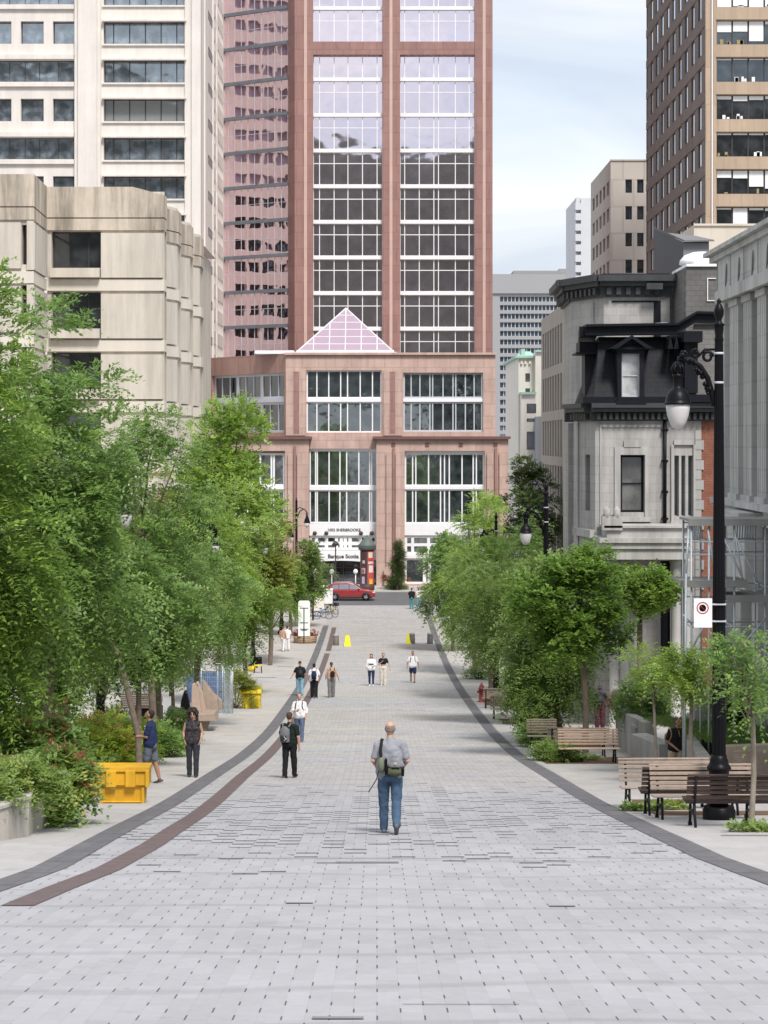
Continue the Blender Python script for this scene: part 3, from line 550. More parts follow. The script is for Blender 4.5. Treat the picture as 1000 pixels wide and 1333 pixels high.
# ------------------------------------------------------------------ white concrete tower, left
conc_w = mat('white concrete', (0.72, 0.675, 0.63), 0.85, 0.06, 0.5, streak=0.10)
def white_tower():
    D = 215.0; x0 = X(-60, D); B = empty('concrete_tower', (X(100, D), D, 0), 'tall cream white concrete tower with long dark window strips behind the stained hall', 'building')
    Fc = Face((x0, D), (X(262, D), D)); A = lambda p: X(p, D)-x0; Zp = lambda p: Z(p, D); ZT = Zp(-120)
    bay = []; left = []; p = 50.4
    for k in range(-3, 7):
        yt = 27.6+p*k; bay.append((A(135), Zp(yt+29.4), A(240), Zp(yt)))
        if k % 2 == 0: left += [(A(a), Zp(yt+29.4), A(b), Zp(yt)) for a, b in ((-57, -27), (-15, 15), (27, 57), (69, 97))]
        else: left.append((A(-60)+0.1, Zp(yt+28.5), A(97), Zp(yt)))
    mb = MB(); Fc.wall(mb, 0, Fc.len, 0, ZT, bay+left, 0.75)
    for a, b, d in ((98, 132, 0.5), (103, 127.5, 0.85), (241, 262, 0.25), (250, 262, 0.5)): Fc.box(mb, A(a), A(b), 0, ZT, 0.0, d)
    for k in range(-3, 7):                                  # lips under and over the strips
        yt = 27.6+p*k
        Fc.box(mb, A(133.5), A(243), Zp(yt+1.0), Zp(yt-1.2), 0, 0.55); Fc.box(mb, A(133.5), A(243), Zp(yt+32), Zp(yt+30), 0, 0.2)
        if k % 2: Fc.box(mb, A(-60), A(97), Zp(yt-0.2), Zp(yt-6), 0, 0.5); Fc.box(mb, A(-60), A(97), Zp(yt+35), Zp(yt+29.5), 0, 0.3)
    xb = X(262, D); Fs = Face((xb, D), (xb, 247.4)); sl = [];
    for k in range(-3, 12):
        yc = 21+46.8*k; z = Z(yc, 225); sl.append((224-D, z-0.45, 229.5-D, z+0.45))
    deep = [(q, Zp(452-33*k), q+1.45, Zp(452-33*k-15)) for k in range(0, 19) for q in np.arange(232.6-D, 244.4-D, 1.9)]
    Fs.wall(mb, 0, Fs.len, 0, ZT, deep, 0.5)
    for a in (3.5, 14.6, 20): Fs.box(mb, a, a+0.5, 0, ZT, 0.0, 0.16)
    mb.quad((x0, D, ZT), (xb, D, ZT), (xb, 246, ZT), (x0, 246, ZT))
    mb.build('wall', conc_w, B, world=True)
    for o in bay: window(B, Fc, o[0], o[1], o[2], o[3], -0.62, dark_m, g_white, (0.115, 0.314, 0.51, 0.705, 0.90), (), 0.1, 0.1, mull=0.1)
    for o in left: window(B, Fc, o[0], o[1], o[2], o[3], -0.62, dark_m, g_white, 1 if o[2]-o[0] < 4 else (0.08, 0.20, 0.32, 0.45, 0.58, 0.7, 0.86), (), 0.09, 0.1)
    for o in sl: window(B, Fs, o[0], o[1], o[2], o[3], 0.03, dark_m, g_dark, 1, (), 0.05, 0.05)  # flush dark panes drawn for the fin shadows that mark this flank
    mb, m2 = MB(), MB()
    for o in deep: Fs.quad(mb if o[1] < Z(215, D) else m2, o[0], o[2], o[1], o[3], -0.45)
    mb.build('side_glazing', g_dark, B, world=True); m2.build('side_glazing', mat('lilac mirrored panes', (0.40, 0.37, 0.46), 0.4, 0.25, 0.8), B, world=True)  # lilac panes added to give the angled mirror glass its lilac bands
white_tower()

# ------------------------------------------------------------------ stained concrete hall with sawtooth flank
conc_b = mat('stained concrete', (0.60, 0.55, 0.48), 0.9, 0.08, 0.35, streak=0.22, bump=0.2, bscale=12)
conc_c = mat('clean concrete band', (0.66, 0.605, 0.53), 0.9, 0.05, 0.5, streak=0.10)
def hall():
    D = 125.0; B = empty('concrete_hall', (X(120, D), D, zg(D)), 'stained beige concrete hall with sawtooth bays above the left trees', 'building')
    Zp = lambda p: Z(p, D); zb = zg(D)-1
    lv = []                                                  # (kind, y0, y1)
    for k in range(5): lv += [('zone', 301+79*k, 362+79*k), ('band', 363.6+79*k, 378.4+79*k)]
    segs = [((X(-90, 119), 119), (X(44, 119), 119), 'l'), ((X(44, 119), 119), (X(61, D), D), 'f'), ((X(61, D), D), (X(214, D), D), 'm')]
    xr = -13.3; prev = 126.3
    teeth = [(134.0, 135.7), (143.0, 144.6), (151.2, 153.2)]
    segs.append(((X(214, D), D), (xr, 126.3), 's'))
    for a, b in teeth:
        segs.append(((xr-2.1, prev+1.6), (xr, a), 't')); segs.append(((xr, a), (xr, b), 's')); prev = b
    mb, cl, pa = MB(), MB(), MB(); wins = []
    for p, q, kd in segs:
        f = Face(p, q); Ln = f.len; zt = Zp(243)
        w = []
        if kd == 'm':
            A = lambda t: X(t, D)-X(61, D)
            for k in range(5): w.append((A(66.5), Zp(348.5+79*k), A(131), Zp(300.5+79*k)))
        if kd == 'l':
            A = lambda t: X(t, 119)-X(-90, 119)
            for k in range(5): w.append((A(28), Z(344+79*k, 119), A(34.5), Z(292+79*k, 119)))
        f.wall(mb, 0, Ln, zb, zt-0.3, w, 0.9, -0.16)
        # parapet and bands, each a slab standing off the wall with a joint between
        if kd == 'm':
            A = lambda t: X(t, D)-X(61, D)
            f.poly(pa, [(0.02, Zp(283)), (A(213.5), Zp(283)), (A(213.5), Zp(254)), (A(173), Zp(243.2)), (0.02, Zp(243.2))], -0.16, 0.02)
        else:
            zt2 = Zp(243.2) if kd in 'lf' else Zp(254)
            f.box(pa, 0.02, Ln-0.02, Zp(283), zt2-(0 if kd != 't' else 0.0), -0.16, 0.02)
        f.box(pa, 0.02, Ln-0.02, Zp(299.6), Zp(284.6), -0.16, 0.0)
        for kk, y0, y1 in lv:
            if kk == 'band': f.box(cl, 0.02, Ln-0.02, Zp(y1), Zp(y0), -0.16, 0.0)
            elif kd == 'm':
                A = lambda t: X(t, D)-X(61, D)
                f.box(mb, A(131.8), A(212), Zp(y1-0.5), Zp(y0+2.5), -0.16, 0.10)
                f.box(mb, A(66.3), A(130.5), Zp(y1-0.5), Zp(y1-12.5), -0.16, 0.42)
            elif kd == 't': f.box(mb, 0.05, Ln-0.35, Zp(y1-0.5), Zp(y0+2.5), -0.16, 0.06)
            elif kd == 'l':
                A = lambda t: X(t, 119)-X(-90, 119); f.box(mb, 0.05, A(27.5), Zp(y1-2), Zp(y0+2), -0.16, 0.02); f.box(mb, A(35), Ln-0.02, Zp(y1), Zp(y0), -0.16, 0.02)
            elif kd == 'f': f.box(mb, 0.05, Ln-0.05, Zp(y1-0.5), Zp(y0+2.5), -0.16, 0.05)
        for o in w: wins.append((f, o, kd))
    for y0, y1 in ((126.3, 128), ) + tuple((t[1], t[1]+1.7) for t in teeth): mb.quad((xr, y0, zb), (xr-2.1, y0+1.6, zb), (xr-2.1, y0+1.6, Zp(255)), (xr, y0, Zp(255)))
    top = [s[0] for s in segs]+[segs[-1][1], (xr, 165), (X(-90, 119), 165)]
    mb.add([(a, b, Zp(262)) for a, b in top], [tuple(range(len(top)))])
    f = Face((xr, 153.2), (xr, 165)); f.wall(mb, 0, 11.8, zb, Zp(262)-0.3, (), 0.3, -0.4)
    mb.build('wall', conc_b, B, world=True); cl.build('floor_band', conc_c, B, world=True); pa.build('parapet', mat('weathered parapet', (0.57, 0.495, 0.41), 0.92, 0.12, 1.1, streak=0.55, bump=0.25, bscale=9), B, world=True)
    for f, o, kd in wins: window(B, f, o[0], o[1], o[2], o[3], -0.75, dark_m, g_dark, (0.73,) if kd == 'm' else 1, (), 0.08, 0.1)
hall()
# ------------------------------------------------------------------ right side: towers behind
def brown_tower():
    D = 199.4; xn = 32.95; B = empty('office_tower', (xn+10, D, 0), 'brown office tower with narrow side windows and a sunlit tan front with white blinds', 'building')
    tan = mat('lit tower brick', (0.46, 0.355, 0.265), 0.85, 0.06, 0.5, streak=0.10, grid=(1.2, 3.74, 0), gcol=0.85)  # tower brick with the sun on the front put into its colour
    brn = mat('shaded tower brick', (0.20, 0.165, 0.15), 0.85, 0.16, 0.35, streak=0.15)  # tower brick darkened, the flank's shade put into its colour
    Zp = lambda p: Z(p, D); ZT = Zp(-130); Fs = Face((xn, 242.8), (xn, D)); P = 48.65*D/F
    ops = []
    for r in range(-4, 9):
        zt = Zp(34+48.65*r)
        for i in range(10): a = Fs.len-3.2-4.42*i; ops.append((a-1.35, zt-2.45, a+0.75, zt))
    mb = MB(); Fs.wall(mb, 0, Fs.len, 0, ZT, ops, 0.35)
    for r in range(-4, 9):
        zt = Zp(34+48.65*r); Fs.box(mb, 0, Fs.len, zt+0.02, zt+0.95, 0, 0.06)
    mb.build('side_wall', brn, B, world=True)
    ops = sorted(ops, key=lambda o: abs(o[1]-CZ-12)-o[0]*0.02)
    for o in ops[:100]: window(B, Fs, o[0], o[1], o[2], o[3], -0.10, dark_m, g_sky, 1, (), 0.04, 0.05)
    rest = MB()
    for o in ops[100:]: Fs.quad(rest, o[0], o[2], o[1], o[3], -0.10)
    tag(rest.build('side_windows', g_sky, B, world=True), kind='stuff')
    Ff = Face((xn, D), (X(1075, D), D)); A = lambda p: X(p, D)-xn; mb = MB(); rnd = random.Random(5)
    ops = [(A(933), Zp(57.8+48.65*r), A(1062), Zp(26.2+48.65*r)) for r in range(-4, 7)]
    Ff.wall(mb, 0, Ff.len, 0, ZT, ops, 0.4)
    for o in ops: Ff.box(mb, A(931.5), Ff.len, o[3]+0.05, o[3]+0.5, 0, 0.12)
    Ff.box(mb, 0, A(925), 0, ZT, 0, 0.12); Ff.box(mb, A(928.3), A(932), 0, ZT, 0, 0.10)
    mb.quad((xn, D, ZT), (X(1075, D), D, ZT), (X(1075, D), 242, ZT), (xn, 242, ZT))
    mb.build('front_wall', tan, B, world=True)
    mb = MB(); Ff.box(mb, A(926.1), A(927.6), 0, ZT, 0.0, 0.2); mb.build('drain_pipe', white_m, B, world=True)
    w = A(933+20.9)-A(933)
    for ri, o in enumerate(ops):
        for k in range(6):
            a = o[0]+k*w; wd = window(B, Ff, a, o[1], a+w, o[3], -0.35, dark_m, g_dark, 1, (), 0.06, 0.1)
            hgt = o[3]-o[1]; fr = {1: 0.99, 2: 0.99, 3: 0.99, 4: [0.45, 0.45, 0.85, 0.1][k % 4], 5: 0.06, 6: [0.15, 0.2, 0.15, 0.15][k % 4], 7: 0.09, 8: [0.33, 0.3, 0.68, 0.8][k % 4], 9: [0.08, 0.75, 0.08, 0.1][k % 4]}.get(ri, 0.3)
            fr = max(0.05, fr+rnd.uniform(-0.03, 0.03))
            mb = MB(); Ff.box(mb, a+0.09, a+w-0.09, o[3]-0.08-hgt*fr*0.94, o[3]-0.07, -0.30, -0.28)
            bl = mb.mesh('blind', blind_m, parent_world(wd)); bo = bpy.data.objects.new('blind', bl); C.objects.link(bo); bo.parent = wd; 
            if rnd.random() < 0.45:
                q = MB()
                for _ in range(rnd.randint(1, 4)):
                    s = rnd.uniform(0.1, 0.2); c = a+rnd.uniform(0.25, w-0.25); Ff.box(q, c-s, c+s, o[1]+0.07, o[1]+0.07+rnd.uniform(0.12, 0.5), -0.295, -0.28)
                bo = bpy.data.objects.new('sill_items', q.mesh('sill_items', blind_m if rnd.random() < 0.6 else mat('sill things', (0.3, 0.25, 0.12), 0.8), parent_world(wd))); C.objects.link(bo); bo.parent = wd
brown_tower()

def slab_building():
    D = 260.0; xn = X(795, D); B = empty('apartment_block', (xn+3, D, 0), 'beige slab block with small dark square windows left of the brown tower', 'building')
    m = mat('beige panels', (0.47, 0.425, 0.385), 0.85, 0.07, 0.3, grid=(2.8, 3.5, 0), gcol=0.82); Zp = lambda p: Z(p, D)
    Ff = Face((xn, D), (X(850, D), D)); A = lambda p: X(p, D)-xn
    ops = [(A(a), Zp(251+34.8*r), A(a+8.5), Zp(233.5+34.8*r)) for r in range(0, 6) for a in (814.3, 829.5)]
    mb = MB(); Ff.wall(mb, 0, Ff.len, 0, Zp(208), ops, 0.4); Ff.box(mb, -0.1, Ff.len, Zp(209.3), Zp(207.6), 0, 0.15)
    Fs = Face((xn, 284), (xn, D)); so_ = [(2.5+4.3*i, Zp(251+34.8*r), 5.0+4.3*i, Zp(233.5+34.8*r)) for r in range(0, 6) for i in range(5)]
    Fs.wall(mb, 0, Fs.len, 0, Zp(208), so_, 0.3)
    mb.build('wall', m, B, world=True)
    for o in ops: window(B, Ff, o[0], o[1], o[2], o[3], -0.3, dark_m, g_dark, 1, (), 0.06, 0.06)
    gm = glass('muted glass', (0.16, 0.14, 0.14), (0.8, 0.8, 0.85), 0.25)
    for o in so_: window(B, Fs, o[0], o[1], o[2], o[3], -0.2, grey_m, gm, 1, (), 0.06, 0.06)
slab_building()

def pale_tower():
    D = 350.0; B = empty('residential_tower', (X(760, D), D, 0), 'slim pale grey tower with stacked balconies beyond the beige block', 'building')
    m = mat('pale grey concrete', (0.56, 0.57, 0.60), 0.85, 0.05, 0.3); Zp = lambda p: Z(p, D)
    mb = MB(); mb.box(X(756.5, D), X(790, D), D, D+20, 0, Zp(258)); mb.box(X(751, D), X(756.5, D), D+1, D+20, 0, Zp(256)); mb.build('wall', m, B, world=True)
    gm = g_far
    Fp = Face((X(756.5, D), D), (X(770, D), D))
    for r in range(17):
        z = Zp(272+13.5*r); mb = MB(); mb.box(X(751, D)-0.3, X(756, D), D-0.6, D+1.5, z-0.2, z+1.0); mb.build('balcony', m, B, world=True)
    for a in (2.2, 8.2, 14): 
        mb = MB(); Fp.box(mb, a, a+0.12, 0, Zp(259), 0, 0.05); mb.build('panel_joint', grey_m, B, world=True)
pale_tower()

def far_office():
    D = 800.0; B = empty('office_slab', (X(690, D), D, 0), 'distant grey office slab with close rows of blue windows beside the rose tower', 'building')
    m = mat('far grey concrete', (0.30, 0.30, 0.31), 0.85, 0.05, 0.02); Zp = lambda p: Z(p, D); x0 = X(630, D)
    Fc = Face((x0, D), (X(760, D), D)); A = lambda p: X(p, D)-x0
    ops = [(A(651), Zp(392.8+11.2*r), A(756), Zp(385.8+11.2*r)) for r in range(18)]
    mb = MB(); Fc.wall(mb, 0, Fc.len, 0, Zp(357), ops, 0.8); Fc.box(mb, 0, Fc.len, Zp(382), Zp(357), 0, 0.8); mb.box(X(669, D), X(729, D), D+3, D+30, Zp(358), Zp(351.5))
    mb.box(X(729, D), X(741, D), D+3, D+20, Zp(358), Zp(349)); mb.build('wall', m, B, world=True)
    for o in ops: window(B, Fc, o[0], o[1], o[2], o[3], -0.7, grey_m, g_far, 21, (), 0.1, 0.3, mull=0.30)
far_office()

def copper_roof_building():
    D = 300.0; B = empty('stone_building', (X(690, D), D, 0), 'cream stone building with pale green copper roof beyond the long grey block', 'building')
    m = mat('cream stone', (0.74, 0.71, 0.64), 0.85, 0.05, 0.4, streak=0.08); cop = mat('green copper', (0.36, 0.55, 0.47), 0.7, 0.12, 0.6); Zp = lambda p: Z(p, D)
    xn = X(675, D); Ff = Face((xn, D), (X(720, D), D)); A = lambda p: X(p, D)-xn
    ops = [(A(684), Zp(497), A(690), Zp(486)), (A(684), Zp(512), A(690), Zp(505.5))]
    mb = MB(); Ff.wall(mb, 0, Ff.len, 0, Zp(466), ops, 0.4); Fs = Face((xn, D+30), (xn, D)); Fs.quad(mb, 0, 30, 0, Zp(466))
    mb.box(X(677, D), X(695, D), D-3, D, 0, Zp(514)); Ff.box(mb, A(696), A(720), 0, Zp(459), 0, 1.6)
    for p in (679, 684, 690, 696): Ff.box(mb, A(p)-0.15, A(p)+0.15, Zp(474), Zp(470), 0, 0.3)
    mb.build('wall', m, B, world=True)
    mb = MB(); mb.box(xn-0.5, X(720, D), D-0.5, D+30, Zp(466), Zp(463)); mb.box(X(676, D), X(696, D), D-3.5, D, Zp(514), Zp(511))
    mb.add([(xn-.2, D, Zp(463)), (X(696, D), D, Zp(463)), (X(693, D), D+4, Zp(456)), (X(680, D), D+4, Zp(456))], [(0, 1, 2, 3)])
    mb.box(X(679, D), X(684, D), D+0.5, D+3, Zp(463), Zp(454)); mb.box(X(696, D), X(720, D), D-2, D, Zp(459), Zp(456))
    mb.build('roof', cop, B, world=True)
    Fb = Face((X(677, D), D-3), (X(695, D), D-3)); ob = [(2.0, Zp(538), 3.1, Zp(526)), (2.0, Zp(549), 3.1, Zp(545)), (2.0, Zp(585), 3.1, Zp(562))]
    for o in ops: window(B, Ff, o[0], o[1], o[2], o[3], -0.3, dark_m, g_far, 1, (), 0.05, 0.05)
    for o in ob: window(B, Fb, o[0]-1.2, o[1], o[2]-0.9, o[3], 0.05, dark_m, g_far, 1, (), 0.06, 0.05)
    mb = MB(); mb.box(X(694, D), X(722, D), D-8, D-3, 0, Zp(543)); mb.build('annex', mat('far grey stone', (0.34, 0.35, 0.37), 0.85, 0.06), B, world=True)
copper_roof_building()

def penthouse_block():
    D = 170.0; B = empty('cream_block', (X(960, D), D, 0), 'windowless cream concrete block below the tan tower front', 'building')
    mb = MB(); mb.box(X(903.5, D), X(1090, D), D, D+20, 0, Z(292.5, D)); mb.box(X(903, D), X(1090, D), D-0.15, D, Z(294, D), Z(292, D)+0.05)
    mb.build('wall', mat('cream block wall', (0.62, 0.56, 0.48), 0.85, 0.05, 0.5, grid=(1.3, 30, 0), gcol=0.9), B, world=True)
penthouse_block()

def long_block():
    xw = 13.9; D0, D1 = 142.5, 167.8; B = empty('office_block', (xw+2, (D0+D1)/2, zg(150)), 'long low grey beige block with tall slit windows in four storeys along the street', 'building')
    m = mat('grey beige concrete', (0.40, 0.365, 0.335), 0.85, 0.07, 0.4, streak=0.12); s = F/D0
    Fs = Face((xw, D1), (xw, D0)); Zq = lambda p: CZ-(p-CY)*D0/F          # heights read at the near edge
    rows = [(413, 467), (481, 531), (545, 596), (609, 657)]; ops = []
    n = 10
    for y0, y1 in rows:
        for i in range(n): a = 1.4+i*(Fs.len-2.6)/n; ops.append((a, Zq(y1), a+1.45, Zq(y0)))
    g0 = [(2+i*6.3, zg(150)+0.2, 7.2+i*6.3, Zq(676)) for i in range(4)]
    mb = MB(); Fs.wall(mb, 0, Fs.len, zg(150)-1, Zq(389), ops+g0, 0.55)
    xb = xw+20; mb.quad((xw, D0, zg(150)-1), (xb, D0, zg(150)-1), (xb, D0, Zq(389)), (xw, D0, Zq(389))); mb.quad((xw, D0, Zq(389)), (xb, D0, Zq(389)), (xb, D1, Zq(389)), (xw, D1, Zq(389)))
    mb.build('wall', m, B, world=True)
    for o in ops: window(B, Fs, o[0], o[1], o[2], o[3], -0.5, dark_m, g_dark, 1, (0.3,), 0.06, 0.06)
    for o in g0: window(B, Fs, o[0], o[1], o[2], o[3], -0.4, dark_m, g_dark, 3, (), 0.08, 0.06)
long_block()

# ------------------------------------------------------------------ the grey stone mansion with slate mansard
stone = mat('grey limestone', (0.425, 0.412, 0.40), 0.85, 0.12, 0.8, streak=0.30, grid=(0.75, 0.36, 0), gcol=0.83, bump=0.3, bscale=10)
stone_t = mat('limestone trim', (0.44, 0.425, 0.41), 0.8, 0.12, 1.0, streak=0.34)
slate = mat('black slate roof', (0.020, 0.021, 0.025), 0.65, 0.30, 1.5, grid=(0.32, 0.2, 0), gcol=0.55, bump=0.4, spec=0.15)
slate_b = mat('weathered slate', (0.13, 0.125, 0.12), 0.75, 0.2, 1.2, grid=(0.4, 0.22, 0), gcol=0.6)
black_t = mat('black painted trim', (0.010, 0.011, 0.015), 0.5, 0.2, 2, spec=0.15)
black_c = mat('black cornice paint', (0.050, 0.052, 0.056), 0.55, 0.2, 2, spec=0.25)
brick = mat('red brick', (0.235, 0.095, 0.062), 0.9, 0.30, 3, grid=(0.30, 0.10, 0), gcol=0.5, bump=0.4)
lead = mat('pale lead roofing', (0.55, 0.57, 0.60), 0.5, 0.08, 1)
def mansion():
    D = 80.0; B = empty('stone_mansion', (X(850, D), D, zg(D)), 'grey limestone mansion with black mansard roof and pedimented dormer behind the right trees', 'building')
    zb = zg(D)-1.2; Zp = lambda p: Z(p, D); x0 = X(775, D); A = lambda p: X(p, D)-x0
    Fm = Face((x0, D), (X(936, D), D))
    ops = [(A(808), Zp(667), A(839), Zp(592.5)), (A(878), Zp(672), A(884), Zp(593)), (A(887), Zp(672), A(892.3), Zp(593)), (A(896), Zp(672), A(901.7), Zp(593)), (A(860), zb+1.2, A(873), Zp(730))]
    mb = MB(); Fm.wall(mb, 0, A(913), zb, Zp(545), ops, 0.28)
    xl, Dl = X(752, 82.6), 82.6; Ff = Face((xl, Dl), (x0, D)); aw = Ff.len*0.45
    Ff.wall(mb, 0, Ff.len, zb, Zp(545), [(aw, Zp(666), aw+Ff.len*0.26, Zp(592)), (aw, Zp(800), aw+Ff.len*0.26, Zp(735))], 0.28)
    xo = X(741, 84); Fo = Face((xo, 84.4), (xl, 84.4)); Fo.wall(mb, 0, Fo.len, zb, Zp(550), [], 0.2); mb.quad((xl, 84.4, zb), (xl, Dl, zb), (xl, Dl, Zp(545)), (xl, 84.4, Zp(545)))
    mb.build('wall', stone, B, world=True)
    window(B, Fm, *ops[0], -0.22, black_t, g_old, 1, (0.5,), 0.09, 0.12)
    for o in ops[1:4]: window(B, Fm, *o, -0.22, stone_t, g_dark, 1, (), 0.03, 0.08)
    window(B, Ff, aw, Zp(666), aw+Ff.len*0.26, Zp(592), -0.2, black_t, g_old, 1, (0.5,), 0.07, 0.1)
    mb = MB(); o = ops[4]; Fm.box(mb, o[0], o[2], o[1], o[3], -0.27, -0.2); mb.build('door', black_t, B, world=True)
    tr = MB()                                             # surrounds, belts, sills
    for a, b, c, d in ((800, 807.5, 676, 582), (839.5, 844.5, 676, 582), (807.5, 839.5, 592, 582)): Fm.box(tr, A(a), A(b), Zp(c), Zp(d), 0, 0.09)
    Fm.box(tr, A(796), A(847), Zp(679), Zp(673), 0, 0.26); Fm.box(tr, A(812), A(834), Zp(582), Zp(573), 0, 0.12)
    for a, b, c, d in ((873.5, 877, 680, 579), (902.5, 905, 680, 579), (877, 902.5, 579, 573)): Fm.box(tr, A(a), A(b), Zp(c), Zp(d), 0, 0.10)
    Fm.box(tr, A(872), A(906), Zp(684), Zp(679), 0, 0.22); Fm.box(tr, A(781), A(783), Zp(690), Zp(556), 0, 0.06); Fm.box(tr, A(781), A(862), Zp(556), Zp(552.5), 0, 0.06)
    Fm.box(tr, A(775), A(862), Zp(700), Zp(691), 0, 0.16)
    Ff.box(tr, 0, Ff.len, Zp(700), Zp(690), 0, 0.22); Ff.box(tr, -0.02, 0.25, zb, Zp(550), 0, 0.06)
    for i in range(19):                                      # staggered quoins
        z = Zp(560+13*i); w = 3.2 if i % 2 else 0; Fm.box(tr, A(905), A(913+w), z-0.38, z, 0, 0.05)
    tr.build('stone_trim', stone_t, B, world=True)
    mb = MB(); Fm.quad(mb, A(913), A(936), zb, Zp(545), -0.02); mb.build('brick_wall', brick, B, world=True)
    # belvedere porch in front of the door: parapet, moulded cornice, columns
    p = MB(); y0, y1 = D-2.2, D-0.1; xa, xb2 = X(786, D-2), X(893, D-2); Zq = lambda q: Z(q, D-2)
    p.box(xa+0.12, xb2-0.1, y0+0.12, y1, Zq(700), Zq(686)); p.box(xa, xb2, y0, y1, Zq(687), Zq(684))
    p.box(xa-0.2, xb2+0.2, y0-0.2, y1, Zq(706), Zq(700)); p.box(xa-0.08, xb2+0.1, y0-0.1, y1, Zq(714), Zq(706)); p.box(xa, xb2, y0, y1, Zq(728), Zq(714))
    for q in (880, 893, 800, 812): p.lathe([(0.27, 0), (0.27, 0.25), (0.2, 0.3), (0.19, Zq(735)-zg(D)-0.1), (0.27, Zq(731)-zg(D)), (0.27, Zq(728)-zg(D))], 12, (X(q, D-1.7), D-1.7, zg(D)))
    for q in (790, 803): p.box(X(q, D-2)-0.2, X(q, D-2)+0.2, y0, y0+0.4, Zq(690), Zq(672)); p.lathe([(0.22, 0), (0.12, 0.18), (0.14, 0.28), (0.02, 0.42)], 8, (X(q, D-2), y0+0.2, Zq(673)))
    p.build('porch', stone_t, B, world=True)
    mb = MB(); mb.tube([Fm.pt(A(865), Zp(545), 0.12), Fm.pt(A(865), Zp(687), 0.12)], 0.075, 8)
    for q in (560, 600, 640, 675): mb.box(Fm.pt(A(865), 0)[0]-0.13, Fm.pt(A(865), 0)[0]+0.13, D-0.2, D, Zp(q)-0.04, Zp(q)+0.04)
    mb.build('downpipe', black_m, B, world=True)
    # cornice with dentils
    c = MB(); c2 = MB()
    for f, ln in ((Fm, Fm.len), (Ff, Ff.len), (Fo, Fo.len)):
        e = -0.15 if f is not Fm else -0.2
        f.box(c, e, ln+0.1, Zp(531), Zp(525), -0.3, 0.62); f.box(c, e, ln+0.05, Zp(536), Zp(531), -0.3, 0.5); f.box(c, e, ln, Zp(548), Zp(536), -0.3, 0.14)
        for i in range(int(ln/0.24)): f.box(c, 0.05+i*0.24, 0.17+i*0.24, Zp(546), Zp(538), 0.14, 0.34)
    c.build('cornice', black_c, B, world=True)
    # mansard: concave slopes between eave outline and upper curb
    eav = [(X(748, 84), 84.2), (X(750, 82.6), 82.2), (X(771, D), D-0.45), (X(936, D), D-0.45)]
    top = [(X(776, 84), 85.2), (X(777, 83), 83.4), (X(783, D), D+0.9), (X(936, D), D+0.9)]
    mb = MB(); n = 7; z0, z1 = Zp(525), Zp(437)
    for i in range(n+1):
        t = i/n; k = 1-(1-t)**1.0; k = t*0.78+0.22*(1-(1-t)**3)
        for e, q in zip(eav, top): mb.v.append((e[0]+(q[0]-e[0])*k, e[1]+(q[1]-e[1])*k, z0+(z1-z0)*t))
    for i in range(n):
        for j in range(3): mb.f.append((i*4+j, i*4+j+1, (i+1)*4+j+1, (i+1)*4+j)); mb.smooth.append(False)
    rf = mb.build('mansard_roof', slate, B, world=True)
    mb = MB()                                               # upper curb moulding, rising over the right bay
    for (pa, ya), (pb, yb) in (((761, 430), (880, 428)), ((880, 428), (905, 413)), ((905, 413), (940, 414))):
        Dn = D+0.55; f = Face((X(pa, Dn), Dn), (X(pb, Dn), Dn)); Ln = f.len
        f.poly(mb, [(0, Z(ya+7, Dn)), (Ln, Z(yb+7, Dn)), (Ln, Z(yb-4, Dn)), (0, Z(ya-4, Dn))], -0.6, 0.35)
        f.poly(mb, [(0, Z(ya-3.9, Dn)), (Ln, Z(yb-3.9, Dn)), (Ln, Z(yb-7, Dn)), (0, Z(ya-7, Dn))], -0.6, 0.55)
    f = Face((X(762, 85), 85), (X(764, D+0.5), D+0.5)); f.box(mb, -0.3, f.len, Zp(437), Zp(424), -0.4, 0.3)
    mb.build('roof_curb', black_t, rf, world=True)
    mb = MB(); mb.quad((X(765, D+1), D+1, Zp(424)), (X(880, D+1), D+1, Zp(421)), (X(868, 86), 86, Zp(408)), (X(800, 86), 86, Zp(416))); mb.build('roof_sheet', lead, rf, world=True)
    # right slope panel (weathered slate) and gutter box
    mb = MB(); mb.quad((X(889, D-0.6), D-0.6, Zp(520)), (X(936, D-0.6), D-0.6, Zp(520)), (X(936, D+0.5), D+0.5, Zp(421)), (X(903, D+0.5), D+0.5, Zp(421))); mb.build('slate_slope', slate_b, rf, world=True)
    mb = MB(); Fm.box(mb, A(893), A(936), Zp(524), Zp(514), 0.1, 0.75); Fm.box(mb, A(757), A(888), Zp(525), Zp(517), 0.25, 0.5); mb.build('gutter', black_t, rf, world=True)
    # pedimented dormer
    dm = MB(); yd = D-0.55
    for a, b in ((804, 809.5), (833.5, 839)): dm.box(X(a, yd), X(b, yd), yd, D+1, Zp(522), Zp(459))
    dm.box(X(802, yd), X(841, yd), yd-0.08, D+0.6, Zp(527), Zp(522)); dm.box(X(809.5, yd), X(833.5, yd), yd, D+1, Zp(522), Zp(517.5)); dm.box(X(804, yd), X(839, yd), yd-0.02, D+1, Zp(461), Zp(455))
    dm.box(X(800, yd), X(843, yd), yd-0.15, D+0.9, Zp(456), Zp(452.5))
    pk = X(821.5, yd)
    dm.extr([(X(796, yd), Zp(455)), (X(847, yd), Zp(455)), (pk, Zp(441))], (yd+0.05, D+0.9), lambda a, b, t: (a, t, b))
    for sgn, e in ((-1, 793), (1, 850)):
        dm.extr([(X(e, yd), Zp(455)), (X(e, yd)-sgn*0.3, Zp(455)), (pk, Zp(442)), (pk, Zp(438))], (yd-0.35, D+0.9), lambda a, b, t: (a, t, b))
    dr = dm.build('dormer', black_t, B, world=True)
